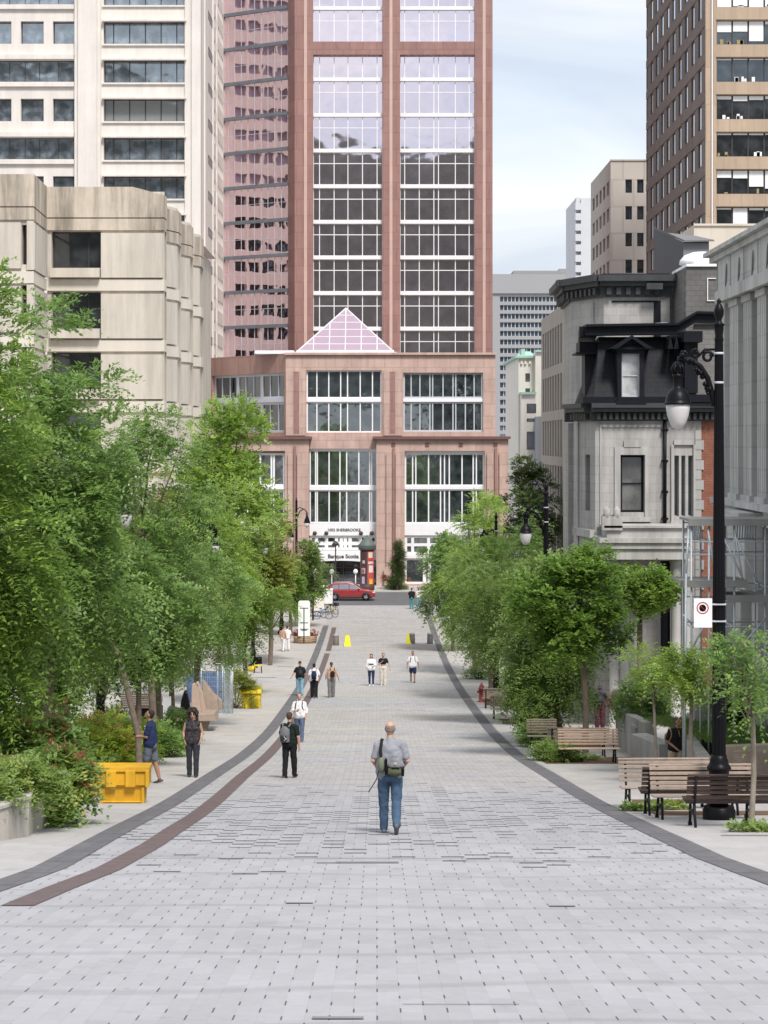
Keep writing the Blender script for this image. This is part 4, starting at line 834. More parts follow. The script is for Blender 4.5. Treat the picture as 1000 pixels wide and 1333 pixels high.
    wf = Face((X(809.5, yd), yd+0.12), (X(833.5, yd), yd+0.12)); window(dr, wf, 0, Zp(517.5), wf.len, Zp(461), -0.1, grey_m, glass('curtained glass', (0.36, 0.37, 0.37), (0.8, 0.85, 0.9), 0.2), 1, (0.5,), 0.07, 0.1)
    dm = MB()                                               # flank dormer seen edge-on
    xx = X(763, 82); dm.box(xx-0.35, xx+0.35, 81.2, 82.6, Zp(458), Zp(443)); dm.box(xx-0.5, xx+0.42, 81.0, 82.8, Zp(459.5), Zp(457)); dm.box(xx-0.12, xx+0.3, 81.3, 82.6, Zp(515), Zp(459)); dm.build('dormer', black_t, B, world=True)
    dm = MB(); yd = D-0.3; dm.box(X(886, yd), X(910, yd), yd-0.9, D+0.9, Zp(447), Zp(433)); dm.box(X(889, yd), X(906, yd), yd-0.5, D+0.9, Zp(512), Zp(447))
    for q in (871.5, 879.5): dm.extr([(X(q-3.5, yd), Zp(455)), (X(q+3.5, yd), Zp(455)), (X(q, yd), Zp(437))], (yd-0.3, D+0.6), lambda a, b, t: (a, t, b))
    dm.build('dormer', black_t, B, world=True)
    # taller rear block with its own cornice
    Dr = 87.0; Zr = lambda q: Z(q, Dr); pl = [(X(741, 92), 95), (X(745, 89.5), 89.8), (X(786, Dr), Dr), (X(872, Dr), Dr), (X(872, Dr), 95)]
    mb = MB()
    for i in range(3): f = Face(pl[i], pl[i+1]); f.wall(mb, 0, f.len, zb, Zr(386), [], 0.2)
    f = Face(pl[1], pl[2]); f.box(mb, f.len*0.32, f.len*0.72, Zr(440), Zr(392), 0, 0.05)
    mb.build('rear_wall', stone, B, world=True)
    mb = MB(); f2 = Face(pl[2], pl[3]); f2.box(mb, 0.35, f2.len-0.4, Zr(393.5), Zr(391.5), 0, 0.05); f2.box(mb, f2.len-0.7, f2.len-0.4, Zr(440), Zr(392), 0.0, 0.06); mb.build('panel_line', black_t, B, world=True)
    c = MB(); c2 = MB()
    for i in range(3):
        f = Face(pl[i], pl[i+1]); e0, e1 = -0.3, f.len+0.3
        f.box(c, e0, e1, Zr(367), Zr(358+0.4*i), -0.5, 0.65); f.box(c, e0+.1, e1-.1, Zr(373), Zr(367), -0.5, 0.42); f.box(c, e0+.2, e1-.2, Zr(387), Zr(373), -0.5, 0.12)
        for k in range(int(f.len/0.42)): f.box(c, 0.1+k*0.42, 0.3+k*0.42, Zr(384), Zr(375), 0.12, 0.33)
    f2.box(c, f2.len-1.1, f2.len-0.4, Zr(378), Zr(370), 0.1, 0.7)
    c.build('cornice', black_c, B, world=True)
    mb = MB(); mb.prism([(p_[0], p_[1]) for p_ in [(X(741, 92), 95)]+[]]+[(X(745, 89.5), 89.8), (X(786, Dr), Dr), (X(872, Dr), Dr), (X(872, Dr), 95)], Zr(362), Zr(356)); mb.build('flat_roof', black_t, B, world=True)
    # dark shed-roofed shaft and shingled lift housing
    sh = MB(); Ds = 93.0; Zs = lambda q: Z(q, Ds); xa, xm, xe = X(852, Ds+4), X(889.5, Ds), X(923, Ds)
    sh.add([(xa, Ds+4, zb), (xm, Ds, zb), (xe, Ds, zb), (xe, Ds+5, zb), (xa, Ds+4, Z(298, Ds+4)), (xm, Ds, Zs(315)), (xe, Ds, Zs(314)), (xe, Ds+5, Z(308, Ds+5))], [(0, 1, 5, 4), (1, 2, 6, 5), (2, 3, 7, 6)]); sh.build('roof_shaft', mat('dark metal cladding', (0.05, 0.055, 0.07), 0.45, 0.15, 1), B, world=True)
    sh = MB(); sh.quad((xm, Ds-0.02, Zs(352)), (xe, Ds-0.02, Zs(352)), (xe, Ds-0.02, Zs(316)), (xm, Ds-0.02, Zs(316))); sh.build('shaft_panel', mat('grey metal cladding', (0.20, 0.205, 0.23), 0.5, 0.1, 1), B, world=True)
    sh = MB(); sh.add([(xa-0.1, Ds+3.8, Z(298, Ds+4)), (xm, Ds-0.3, Zs(315.5)), (xe+0.2, Ds-0.3, Zs(315)), (xe+0.2, Ds+5, Z(307, Ds+5)), (xa+1, Ds+7, Z(300, Ds+6)), (xa-0.1, Ds+3.8, Z(298, Ds+4)+0.12), (xm, Ds-0.3, Zs(313.5)), (xe+0.2, Ds-0.3, Zs(313))], [(5, 6, 7, 3, 4), (0, 1, 6, 5), (1, 2, 7, 6)]); sh.build('shaft_roof', mat('grey felt roof', (0.17, 0.17, 0.175), 0.8, 0.1), B, world=True)
    sh = MB(); Dk = 83.5; Zk = lambda q: Z(q, Dk); sh.prism([(X(888, Dk+1.5), Dk+1.5), (X(893, Dk), Dk), (X(936, Dk), Dk), (X(936, Dk), Dk+6), (X(888, Dk+1.5), Dk+6)], Zp(440), Zk(347)); sh.build('lift_housing', slate_b, B, world=True)
    sh = MB(); sh.box(X(894, Dk)-0.02, X(936, Dk), Dk-0.1, Dk+4, Zk(347), Zk(343.5)); sh.box(X(906, Dk), X(936, Dk), Dk+0.5, Dk+3, Zk(343.5), Zk(339))
    sh.lathe([(0.98, 0), (0.95, 0.15), (0.75, 0.38), (0.4, 0.5), (0.02, 0.54)], 20, (X(923, Dk), Dk+1.8, Zk(339)))
    for a, b, c_, d_ in ((920.5, 921.5, 392, 362), (921.5, 932, 363, 362), (921.5, 932, 392, 391)): sh.box(X(a, Dk), X(b, Dk), Dk-0.06, Dk, Zk(c_), Zk(d_))
    sh.build('skylight_dome', white_m, B, world=True)
mansion()

# ------------------------------------------------------------------ neoclassical stone museum, nearest on the right
mus = mat('weathered grey stone', (0.53, 0.53, 0.515), 0.85, 0.10, 0.6, streak=0.28, grid=(1.1, 0.62, 1), gcol=0.85, bump=0.3, bscale=8)
def museum():
    xw = 10.6; D1 = 62.0; D0 = 36.0; B = empty('stone_museum', (xw+3, 52, zg(52)), 'weathered grey stone museum with fluted pilasters at the right edge', 'building')
    Zq = lambda p: CZ-(p-CY)*D1/F; Fs = Face((xw, D1), (xw, D0)); Ln = Fs.len; zt = Zq(331); zb = zg(D1)-1
    ops = []; k = 0
    while 1.5+k*2.1 < Ln-1: ops.append((1.3+k*2.1, Zq(640), 2.0+k*2.1, Zq(402))); k += 1
    mb = MB(); Fs.wall(mb, 0, Ln, zb+0, Zq(397), ops, 0.5, -0.25)
    Fs.box(mb, 0.8, Ln, Zq(397), Zq(343), -0.5, 0.1)
    Fs.box(mb, 0.8, Ln, Zq(397.5), Zq(383), 0.1, 0.2)
    Fs.box(mb, -0.1, Ln, Zq(343), Zq(336), -0.5, 0.22); Fs.box(mb, -0.2, Ln, Zq(335.5), Zq(330), -0.5, 0.40)
    Fs.box(mb, 0.0, 0.8, zb, Zq(343), -0.5, -0.1)
    for i in range(k):                                       # fluted pilasters
        a = 2.05+i*2.1
        for j in range(5): Fs.box(mb, a+0.03+j*0.26, a+0.23+j*0.26, Zq(640), Zq(402), -0.25, -0.06)
        Fs.box(mb, a-0.03, a+1.36, Zq(406), Zq(398), -0.25, 0.0); Fs.box(mb, a-0.03, a+1.36, Zq(646), Zq(639), -0.25, 0.02)
    Fs.box(mb, 0.5, Ln, Zq(653), Zq(646), -0.3, 0.30); Fs.box(mb, 0.5, Ln, Zq(672), Zq(653), -0.3, 0.05)
    for i in range(9):                                       # lower storey piers and a projecting bay
        a = 1.2+i*2.6; Fs.box(mb, a, a+0.9, zb, Zq(672), -0.3, 0.12)
    Fs.box(mb, 4.2, 7.4, Zq(745), Zq(660), 0.0, 0.5); Fs.box(mb, 4.0, 7.6, Zq(664), Zq(656), 0.0, 0.7)
    back = Face((xw+6, D1), (xw, D1)); 
    mb.quad((xw, D1, zb), (xw+8, D1, zb), (xw+8, D1, zt), (xw, D1, zt)); mb.quad((xw, D0, zt), (xw, D1, zt), (xw+8, D1, zt), (xw+8, D0, zt))
    mb.quad((xw, D0, zb), (xw+8, D0, zb), (xw+8, D0, zt), (xw, D0, zt))
    mb.build('wall', mus, B, world=True)
    for i, o in enumerate(ops):
        window(B, Fs, o[0], o[1], o[2], o[3], -0.7, dark_m, g_dark, 1, (0.3, 0.6), 0.05, 0.08)
    for i in range(11):
        fr = MB(); a = 2.4+i*2.1; fr.tube([Fs.pt(a, Zq(352), 0.12), Fs.pt(a+0.12, Zq(362), 0.15), Fs.pt(a-0.05, Zq(374), 0.13), Fs.pt(a-0.2, Zq(380), 0.12)], [0.012, 0.03, 0.026, 0.012], 6)
        Fs.box(fr, a+0.62, a+0.66, Zq(383), Zq(343.5), 0.1, 0.112)
        fr.build('frieze_carving', mat('dark grey stone', (0.20, 0.20, 0.195), 0.9, 0.15), B, world=True)
museum()

# ------------------------------------------------------------------ scaffolding
def scaffold():
    xw = 8.75; B = empty('scaffold', (8.6, 50, zg(50)), 'galvanised tube scaffold with plank decks against the museum wall', 'scaffold')
    tb = mat('galvanised tube', (0.48, 0.52, 0.55), 0.4, 0.15, 4, metal=0.3); D = 50.0; Zp = lambda p: Z(p, D); g = zg(D)
    T = lambda mb, p, q, r=0.028: mb.tube([p, q], r, 6)
    fr = MB(); xs = [X(p, D) for p in (900, 923, 956, 996)]; xs[0] = X(900, D)
    for y in (D, D+1.3):
        for x in xs: T(fr, (x, y, g-0.4), (x, y, Zp(680)))
    T(fr, (X(887, D), D-0.5, g-0.3), (X(890, D), D-0.4, Zp(745))); T(fr, (X(890, D), D-0.4, Zp(745)), (X(897, D), D, Zp(682)))
    for y in (D, D+1.3):
        for q in (683, 705, 722, 764, 782, 816, 852): T(fr, (xs[0], y, Zp(q)), (xs[-1]+0.6, y, Zp(q)), 0.022)
    for x in xs:
        for q in (705, 764, 816): T(fr, (x, D, Zp(q)), (x, D+1.3, Zp(q)), 0.022)
    fr.build('frame', tb, B, world=True)
    br = MB()
    for a, b, c, d in ((921, 688, 930, 742), (958, 700, 990, 765), (942, 700, 972, 764), (968, 764, 956, 690), (901, 844, 923, 800), (889, 800, 901, 812), (1000, 800, 958, 850), (960, 900, 1000, 852), (923, 822, 932, 830)):
        T(br, (X(a, D), D-0.03, Zp(b)), (X(c, D), D-0.03, Zp(d)), 0.026)
    br.build('brace', tb, B, world=True)
    lt = MB()                                              # lattice guard under the top deck
    for i in range(7):
        a = 901+i*3; T(lt, (X(a, D), D+0.1+i*0.12, Zp(682)), (X(a+2.5, D), D+0.1+i*0.12, Zp(703)), 0.016)
    lt.build('lattice', tb, B, world=True); lt = MB()
    for i in range(9): a = 968+i*3.5; T(lt, (X(a, D), D+1.2, Zp(684)), (X(a-1, D), D+1.2, Zp(705)), 0.018)
    lt.build('lattice', tb, B, world=True)
    for a, b, q, y0, y1, nm in ((896, 1010, 677, D-0.1, D+1.5, 'top'), (884, 973, 757, D-0.1, D+1.4, 'mid'), (945, 1012, 776, D-0.2, D+1.2, 'low')):
        mb = MB(); n = 5
        for i in range(n): yy = y0+(y1-y0)*i/n; mb.box(X(a, D), X(b, D), yy, yy+(y1-y0)/n-0.03, Zp(q)-0.03, Zp(q)+0.03)
        mb.box(X(a, D), X(b, D), y0-0.02, y0, Zp(q)-0.14, Zp(q)-0.01)
        mb.build('deck', mat('grey scaffold planks', (0.25, 0.25, 0.24), 0.8, 0.2, 2), B, world=True)
scaffold()
# ------------------------------------------------------------------ foliage
def leaf_mesh(name, m, sprays, L, K, lw, droop, rng, off):
    """sprays: (N,3) positions, (N,3) directions. Every spray is a bent twig with K pairs of leaflets (one quad each)."""
    P, Dv = sprays; n = len(P)
    Dv = Dv/np.linalg.norm(Dv, axis=1, keepdims=True)
    up = np.tile(np.array([0, 0, 1.0]), (n, 1))+rng.normal(0, 0.35, (n, 3)); S = np.cross(Dv, up); S /= np.linalg.norm(S, axis=1, keepdims=True)+1e-9
    Ls = L*rng.uniform(0.6, 1.25, (n, 1)); V = []
    for k in range(K):
        t = (k+0.6)/K; base = P+Dv*Ls*t; base[:, 2] -= droop*Ls[:, 0]*t*t
        for sg in (-1, 1):
            d = S*sg*rng.uniform(0.6, 1.1, (n, 1))+Dv*rng.uniform(0.3, 0.8, (n, 1))+rng.normal(0, 0.18, (n, 3)); d[:, 2] -= 0.25*droop
            d /= np.linalg.norm(d, axis=1, keepdims=True); ll = lw[0]*rng.uniform(0.7, 1.25, (n, 1))*(1.15-0.5*t)
            w = np.cross(d, up); w /= np.linalg.norm(w, axis=1, keepdims=True)+1e-9; w = w*lw[1]*0.5*rng.uniform(0.8, 1.2, (n, 1))
            V.append(np.stack([base, base+d*ll*0.45+w, base+d*ll, base+d*ll*0.45-w], 1))
    V = np.concatenate(V, 0).reshape(-1, 3)-np.array(off); nq = len(V)//4
    me = bpy.data.meshes.new(name); me.vertices.add(len(V)); me.vertices.foreach_set('co', V.astype(np.float32).ravel())
    me.loops.add(nq*4); me.loops.foreach_set('vertex_index', np.arange(nq*4, dtype=np.int32)); me.polygons.add(nq)
    me.polygons.foreach_set('loop_start', np.arange(0, nq*4, 4, dtype=np.int32)); me.materials.append(m); me.update(calc_edges=True); return me
bark = mat('grey brown bark', (0.16, 0.125, 0.095), 0.9, 0.3, 6, bump=0.8, bscale=25)
bark_p = mat('pale bark', (0.25, 0.215, 0.175), 0.9, 0.25, 6, bump=0.6)
SP = {  # spray length, pairs, (leaflet length,width), droop
 'locust': (0.55, 5, (0.15, 0.06), 0.55), 'maple': (0.40, 3, (0.19, 0.13), 0.30), 'ginkgo': (0.50, 4, (0.19, 0.12), 0.02), 'mid': (0.40, 3, (0.15, 0.095), 0.25), 'fine': (0.42, 5, (0.10, 0.045), 0.35), 'far': (0.6, 4, (0.24, 0.12), 0.4)}
LM = {'locust': leafmat('locust leaves', (0.113, 0.206, 0.058), (0.297, 0.450, 0.121), (0.562, 0.703, 0.223)),
      'maple': leafmat('maple leaves', (0.096, 0.188, 0.041), (0.280, 0.417, 0.080), (0.624, 0.706, 0.172)),
      'ginkgo': leafmat('bright green leaves', (0.193, 0.300, 0.068), (0.429, 0.589, 0.127), (0.700, 0.700, 0.220)),
      'yellow': leafmat('yellow green leaves', (0.196, 0.244, 0.057), (0.409, 0.444, 0.104), (0.589, 0.545, 0.183)),
      'blue': leafmat('blue green leaves', (0.117, 0.193, 0.053), (0.294, 0.410, 0.114), (0.468, 0.552, 0.185)),
      'dark': leafmat('dark leaves', (0.061, 0.105, 0.041), (0.147, 0.222, 0.063), (0.296, 0.340, 0.115)),
      'sumac': leafmat('sumac leaves', (0.105, 0.195, 0.057), (0.276, 0.411, 0.102), (0.603, 0.505, 0.146)),
      'rust': leafmat('rusty leaf tips', (0.275, 0.110, 0.071), (0.491, 0.188, 0.120), (0.666, 0.314, 0.183)),
      'spirea': leafmat('spirea leaves', (0.191, 0.290, 0.040), (0.395, 0.522, 0.068), (0.615, 0.522, 0.092)),
      'fresh': leafmat('fresh maple leaves', (0.108, 0.205, 0.042), (0.264, 0.409, 0.076), (0.429, 0.532, 0.123)),
      'grassy': leafmat('ground cover', (0.128, 0.222, 0.057), (0.325, 0.435, 0.115), (0.648, 0.624, 0.172))}
def crown_sprays(rng, c, r, nclump, nspray, shape='round', gap=0.0):
    """clumps spread through the crown volume, sprays on the clump shells"""
    C0 = []
    while len(C0) < nclump:
        u = rng.normal(0, 1, 3); u /= np.linalg.norm(u); k = rng.uniform(0.25, 1)**0.45
        z = u[2]*k
        if shape == 'cone': w = 0.25+0.75*(1-(z+1)/2)**0.8
        elif shape == 'egg': w = 1.0-0.35*max(z, 0)
        elif shape == 'vase': w = 0.75+0.35*z
        else: w = 1.0
        C0.append((c[0]+u[0]*k*r[0]*w*0.86, c[1]+u[1]*k*r[1]*w*0.86, c[2]+z*r[2]*0.88))
    C0 = np.array(C0); ph = rng.uniform(0, 6.28, 6); dd = (C0-np.array(c))/np.array(r); an = np.arctan2(dd[:, 1], dd[:, 0]); lob = 1+0.16*np.sin(2*an+ph[0]+2*dd[:, 2])+0.13*np.sin(3*dd[:, 2]*2+ph[1]+an)+0.17*rng.normal(0, 1, nclump); C0 = np.array(c)+(C0-np.array(c))*lob[:, None]*np.array([1, 1, 0.55])+(C0-np.array(c))*np.array([0, 0, 0.45])
    rm = (r[0]*r[1]*r[2])**(1/3)
    cr = rm*rng.uniform(0.15, 0.30, nclump)*(1.0 if nclump > 20 else 1.25); w = cr**2; w /= w.sum()
    idx = rng.choice(nclump, nspray, p=w); u = rng.normal(0, 1, (nspray, 3)); u /= np.linalg.norm(u, axis=1, keepdims=True)
    P = C0[idx]+u*(cr[idx]*rng.uniform(0.35, 1.0, nspray))[:, None]*np.array([1.15, 1.15, 0.75])
    ctr = np.array(c); D = u*0.8+(P-ctr)/rm*0.5+rng.normal(0, 0.25, (nspray, 3)); D[:, 2] += 0.15
    return C0, P, D
def tree(label, px, ytop, half, D, kind='locust', leaf=None, n=2600, clumps=46, seed=1, cb=1.8, shape='round', group='street trees lining the left walk', cat='tree', name='street_tree', trunk_px=None, tr=0.12, bk=None, depth=1.0, hh=None):
    rng = np.random.default_rng(seed); x = X(px, D); z0 = zgl(D); zt = Z(ytop, D); xt = X(trunk_px, D) if trunk_px else x
    B = empty(name, (xt, D, z0), label, cat, group)
    rx = half*D/F; zc0 = z0+cb; c = (x, D, (zt+zc0)/2); r = (rx, rx*depth, (zt-zc0)/2)
    C0, P, Dv = crown_sprays(rng, c, r, clumps, n, shape)
    if px > 560:                                         # the crowns are pruned clear of the paving band
        k_ = ~((P[:, 0] < 5.1) & (P[:, 2] < z0+1.3) | (P[:, 0] < 4.5) & (P[:, 2] < z0+2.3+0.8*rng.uniform(0, 1, len(P)))); P, Dv = P[k_], Dv[k_]; k2 = ~((C0[:, 0] < 5.4) & (C0[:, 2] < z0+2.6)); C0 = C0[k2]
    if px < 200 and D < 60:                              # a gap in the leaves where the street lantern hangs
        qx, qz = CX+F*P[:, 0]/P[:, 1], CY+F*(CZ-P[:, 2])/P[:, 1]; k_ = ~((abs(qx-163) < 17) & (abs(qz-677) < 19)); P, Dv = P[k_], Dv[k_]
    tb = MB(); H = zt-z0; zk = z0+cb+0.15*(zt-zc0); w1 = rng.uniform(-0.08, 0.08, 4)
    tb.tube([(xt, D, z0-0.25), (xt, D, z0+0.05), (xt+w1[0], D+w1[1], z0+cb*0.5), (xt+(x-xt)*0.3+w1[2], D+w1[3], zk), (x, D, z0+H*0.6), (x+w1[0]*3, D, z0+H*0.86)], [tr*1.5, tr*1.15, tr, tr*0.85, tr*0.5, tr*0.15], 9)
    for i in rng.choice(len(C0), min(len(C0), 16), replace=False):
        e = C0[i]; s = Vector((xt+(x-xt)*0.5, D, z0+cb+(H*0.55)*rng.uniform(0.0, 0.8))); 
        if e[2] < s.z: s.z = max(z0+cb*0.9, e[2]-0.4)
        m_ = s.lerp(Vector(e), 0.5)+Vector((0, 0, 0.18*rx)); tb.tube([s, m_, Vector(e)], [tr*0.42, tr*0.26, tr*0.07], 6)
    tb.build('trunk', bk or bark, B, world=True)
    L, K, lw, dr = SP[kind]; sc = 1.0
    off = tuple(parent_world(B))
    me = leaf_mesh('crown', leaf or LM[kind if kind in LM else 'locust'], (P, Dv), L, K, lw, dr, rng, off)
    o = bpy.data.objects.new('crown', me); C.objects.link(o); o.parent = B; return B
def shrub(label, c, r, n, kind, leaf, seed, name='shrub', cat='shrub', group=None, clumps=14, tips=None, stuff=False, shape='round'):
    rng = np.random.default_rng(seed); base = (c[0], c[1], zgl(c[1])+c[2])
    if stuff: B = None
    else: B = empty(name, base, label, cat, group)
    C0, P, Dv = crown_sprays(rng, (c[0], c[1], base[2]+r[2]*0.9), r, clumps, n, shape); Dv[:, 2] += 0.3
    P[:, 2] = np.maximum(P[:, 2], base[2]+0.02)
    L, K, lw, dr = SP[kind]
    o = bpy.data.objects.new('foliage' if B else name, leaf_mesh('foliage', leaf, (P, Dv), L, K, lw, dr, rng, base)); C.objects.link(o)
    if B: o.parent = B
    else: o.location = base; tag(o, label, cat, group, 'stuff')
    if B:
        tb = MB()
        for i in range(min(8, clumps)): e = C0[i]; tb.tube([(c[0], c[1], base[2]-0.05), (c[0]*.5+e[0]*.5, c[1]*.5+e[1]*.5, base[2]+(e[2]-base[2])*0.6), tuple(e)], [0.03, 0.022, 0.008], 5)
        tb.build('stem', bark, B, world=True)
    if tips:
        m = P[:, 2] > base[2]+r[2]*0.5; idx = np.where(m)[0]; idx = rng.choice(idx, min(tips, len(idx)), replace=False); q = P[idx]+np.array([0, 0, 0.06])
        t = bpy.data.objects.new('flower_tips', leaf_mesh('flower_tips', LM['rust'], (q, Dv[idx]), 0.3, 4, (0.12, 0.05), 0.2, rng, base)); C.objects.link(t)
        t.parent = B if B else o
    return B or o

T = tree
# left row, near to far
T('tallest honey locust at the left edge, its tip above the hall parapet level', -35, 338, 112, 36.5, n=4800, clumps=64, seed=1, cb=1.4, leaf=LM['maple'])
T('broad feathery locust rising over the planter and the stained hall', 62, 425, 116, 43, n=6400, clumps=76, seed=2, cb=1.9)
T('dark low locust above the far end of the leafy bed, trunk beside the slatted seat', 95, 560, 72, 52, n=3600, clumps=45, seed=3, cb=2.0, leaf=LM['maple'], trunk_px=182, tr=0.085)
T('loose locust with thin reaching sprigs in front of the sawtooth bays', 176, 500, 84, 64.5, n=3800, clumps=52, seed=4, cb=3.2, trunk_px=200, depth=0.7)
T('grey green locust around the hanging street lantern', 205, 640, 80, 67, n=3600, clumps=50, seed=5, cb=1.9, leaf=LM['blue'])
T('rounded locust above the timber lounge', 258, 690, 68, 78, n=3000, clumps=44, seed=6, cb=2.4)
T('upright bright green ginkgo towering beside the sawtooth hall', 300, 494, 84, 104, kind='ginkgo', n=5200, clumps=70, seed=7, cb=5.0, shape='cone', hh=1)
T('mid green tree standing before the ginkgo', 285, 620, 60, 92, n=2800, clumps=44, seed=8, cb=3.0, leaf=LM['ginkgo'])
T('dark green tree above the mesh fence panels', 318, 735, 50, 100, n=2400, clumps=36, seed=9, cb=2.0, leaf=LM['maple'])
T('yellow green tree in front of the podium left pier', 352, 645, 38, 124, kind='ginkgo', leaf=LM['yellow'], n=2200, clumps=34, seed=10, cb=3.0)
T('small deep green tree beside the white totem sign', 352, 740, 40, 128, kind='fine', leaf=LM['maple'], n=1900, clumps=30, seed=11, cb=1.6)
T('olive grey tree at the street corner by the bicycles', 398, 700, 26, 158, kind='far', leaf=LM['blue'], n=1300, clumps=26, seed=12, cb=1.5)
T('small olive tree left of the bicycle rack', 378, 728, 24, 150, kind='far', leaf=LM['maple'], n=1200, clumps=22, seed=13, cb=1.6)
T('wide low tree filling the row beyond the timber lounge', 225, 742, 66, 84, n=2800, clumps=40, seed=14, cb=1.6, leaf=LM['blue'])
T('pale green tree peeking between the tall locust and the ginkgo', 205, 600, 46, 98, n=2000, clumps=30, seed=15, cb=4, leaf=LM['yellow'])
T('deep green maple at the back of the left bed, crown down to the shrubs', 52, 600, 78, 62, kind='maple', n=3200, clumps=40, seed=17, cb=0.5, leaf=LM['maple'])
T('shady locust behind the slatted stand', 128, 640, 62, 74, n=3200, clumps=40, seed=18, cb=0.5, leaf=LM['maple'])
T('low leafy locust under the street lantern', 165, 708, 78, 54, n=3600, clumps=44, seed=16, cb=2.3, leaf=LM['locust'], trunk_px=182, tr=0.08)
g2 = 'street trees lining the right walk'
T('leaning sapling with a thin pale trunk before the front bench', 968, 800, 40, 32.9, kind='fine', n=340, clumps=16, seed=21, cb=1.75, group=g2, trunk_px=978, tr=0.045, bk=bark_p, leaf=LM['locust'])
T('young maple sapling to the left of the black lamp post', 893, 842, 52, 47, kind='fine', n=700, clumps=18, seed=22, cb=2.1, group=g2, trunk_px=903, tr=0.05, bk=bark_p, leaf=LM['ginkgo'], shape='vase')
T('slim staked sapling between the lit bench and the lamp post', 850, 845, 40, 51, kind='fine', n=420, clumps=13, seed=23, cb=2.1, group=g2, trunk_px=855, tr=0.04, bk=bark_p, leaf=LM['ginkgo'], shape='vase')
T('full bright maple behind the sunlit slatted bench', 752, 712, 76, 60.5, kind='mid', n=4200, clumps=62, seed=24, cb=2.9, group=g2, leaf=LM['fresh'], trunk_px=762, tr=0.09, shape='egg')
T('blue green locust left of the bright maple', 700, 735, 64, 69, n=4600, clumps=56, seed=25, cb=0.8, group=g2, leaf=LM['blue'], trunk_px=731)
T('spreading dark locust over the far benches', 680, 718, 76, 80, n=4800, clumps=56, seed=26, cb=1.5, group=g2, leaf=LM['blue'])
T('low hanging locust whose branches brush the right paving band', 638, 690, 66, 97, n=4200, clumps=52, seed=27, cb=1.3, group=g2, leaf=LM['maple'])
T('light green locust with its top before the podium windows', 618, 634, 48, 116, n=3400, clumps=48, seed=28, cb=1.6, group=g2, leaf=LM['ginkgo'])
T('narrow locust leaning over the yellow sandwich sign', 590, 690, 42, 136, kind='far', n=2300, clumps=36, seed=29, cb=1.0, group=g2, leaf=LM['locust'])
T('green crown between the two tall locusts and the second lamp', 668, 668, 46, 108, n=2200, clumps=36, seed=30, cb=3, group=g2, leaf=LM['locust'])
T('maple against the mansion porch', 832, 738, 60, 77, kind='mid', n=2400, clumps=34, seed=31, cb=4.4, group=g2, leaf=LM['maple'], depth=0.7)
T('dark elm rising between the long grey block and the copper roofed building', 688, 586, 34, 150, kind='far', leaf=LM['dark'], n=3000, clumps=44, seed=32, cb=3, group='trees at the cross street')
T('small dark tree before the podium windows', 586, 700, 20, 198, kind='far', leaf=LM['dark'], n=700, clumps=20, seed=33, cb=1.2, group='trees at the cross street')
T('clipped conical tree beside the red poster column', 518, 697, 13.5, 198, kind='fine', leaf=LM['dark'], n=3200, clumps=70, seed=34, cb=0.3, group='trees at the cross street', shape='cone')
T('small leafy tree in front of the bank entrance', 424, 735, 14, 196, kind='fine', leaf=LM['blue'], n=500, clumps=16, seed=35, cb=1.4, group='trees at the cross street')

# shrubs and beds, left
def at(px, py): g = G(px, py); return (g[0], g[1])
gL = 'shrubs in the left planting bed'
for i, (px, py, rx, ry, rz, lab, nn, tp) in enumerate((
    (78, 1074, 0.50, 0.6, 0.66, 'dark sumac shrub hanging over the end of the concrete planter wall', 900, 190),
    (50, 1058, 0.62, 0.8, 0.95, 'tall fern leaved sumac with rusty tips behind the planter wall', 1100, 260),
    (8, 1040, 0.8, 1.0, 0.95, 'green sumac clump at the left edge above the planter wall', 1100, 120),
    (52, 1020, 0.75, 1.1, 1.05, 'reddish topped sumac behind the yellow crate', 1100, 300))):
    x, y = at(px, py); shrub(lab, (x, y, 0.0), (rx, ry, rz), nn, 'locust', LM['sumac'], 60+i, 'sumac_shrub', 'shrub', gL, 16, tp)
for i, (px, py, rx, rz, leaf, lab) in enumerate((
    (130, 1003, 1.0, 0.6, 'grassy', 'yellow green spirea mound just beyond the yellow crate'),
    (166, 994, 1.0, 0.55, 'grassy', 'spreading spirea mound behind the man looking at his phone'),
    (100, 990, 1.3, 0.7, 'grassy', 'rusty tipped spirea mound under the big locust'),
    (138, 972, 1.0, 0.5, 'sumac', 'mid green perennial clump beside the tree trunks'),
    (212, 985, 0.65, 0.45, 'locust', 'grassy green clump nearest the walking woman'),
    (228, 968, 0.55, 0.5, 'locust', 'small leafy clump at the end of the bed by the woman'),
    )):
    x, y = at(px, py); shrub(lab, (x, y, 0), (rx, rx*1.3, rz*1.15), 1100, 'fine', LM['spirea' if leaf == 'grassy' else leaf], 80+i, 'spirea_shrub', 'shrub', gL, 14, 130 if i in (2, 0) else None)
rng = np.random.default_rng(5)
def carpet(label, quad, n, leaf, h, seed, name='ground_cover', kind='fine', dz=0.0):
    rng = np.random.default_rng(seed); (xa, ya), (xb, yb), (xc, yc), (xd, yd) = quad
    u, v = rng.uniform(0, 1, n), rng.uniform(0, 1, n)
    x = (1-u)*(1-v)*xa+u*(1-v)*xb+u*v*xc+(1-u)*v*xd; y = (1-u)*(1-v)*ya+u*(1-v)*yb+u*v*yc+(1-u)*v*yd
    z = np.interp(y, YS, ZS)+dz+rng.uniform(0, h, n); D = rng.normal(0, 0.6, (n, 3)); D[:, 2] = rng.uniform(0.3, 1.2, n)
    L, K, lw, dr = SP[kind]; off = (xa, ya, zgl(ya))
    o = bpy.data.objects.new(name, leaf_mesh(name, leaf, (np.stack([x, y, z], 1), D), L*0.6, K, lw, dr, rng, off)); C.objects.link(o); o.location = off
    return tag(o, label, 'plants', None, 'stuff')
bedx = lambda D: -5.55-0.028*(D-36)
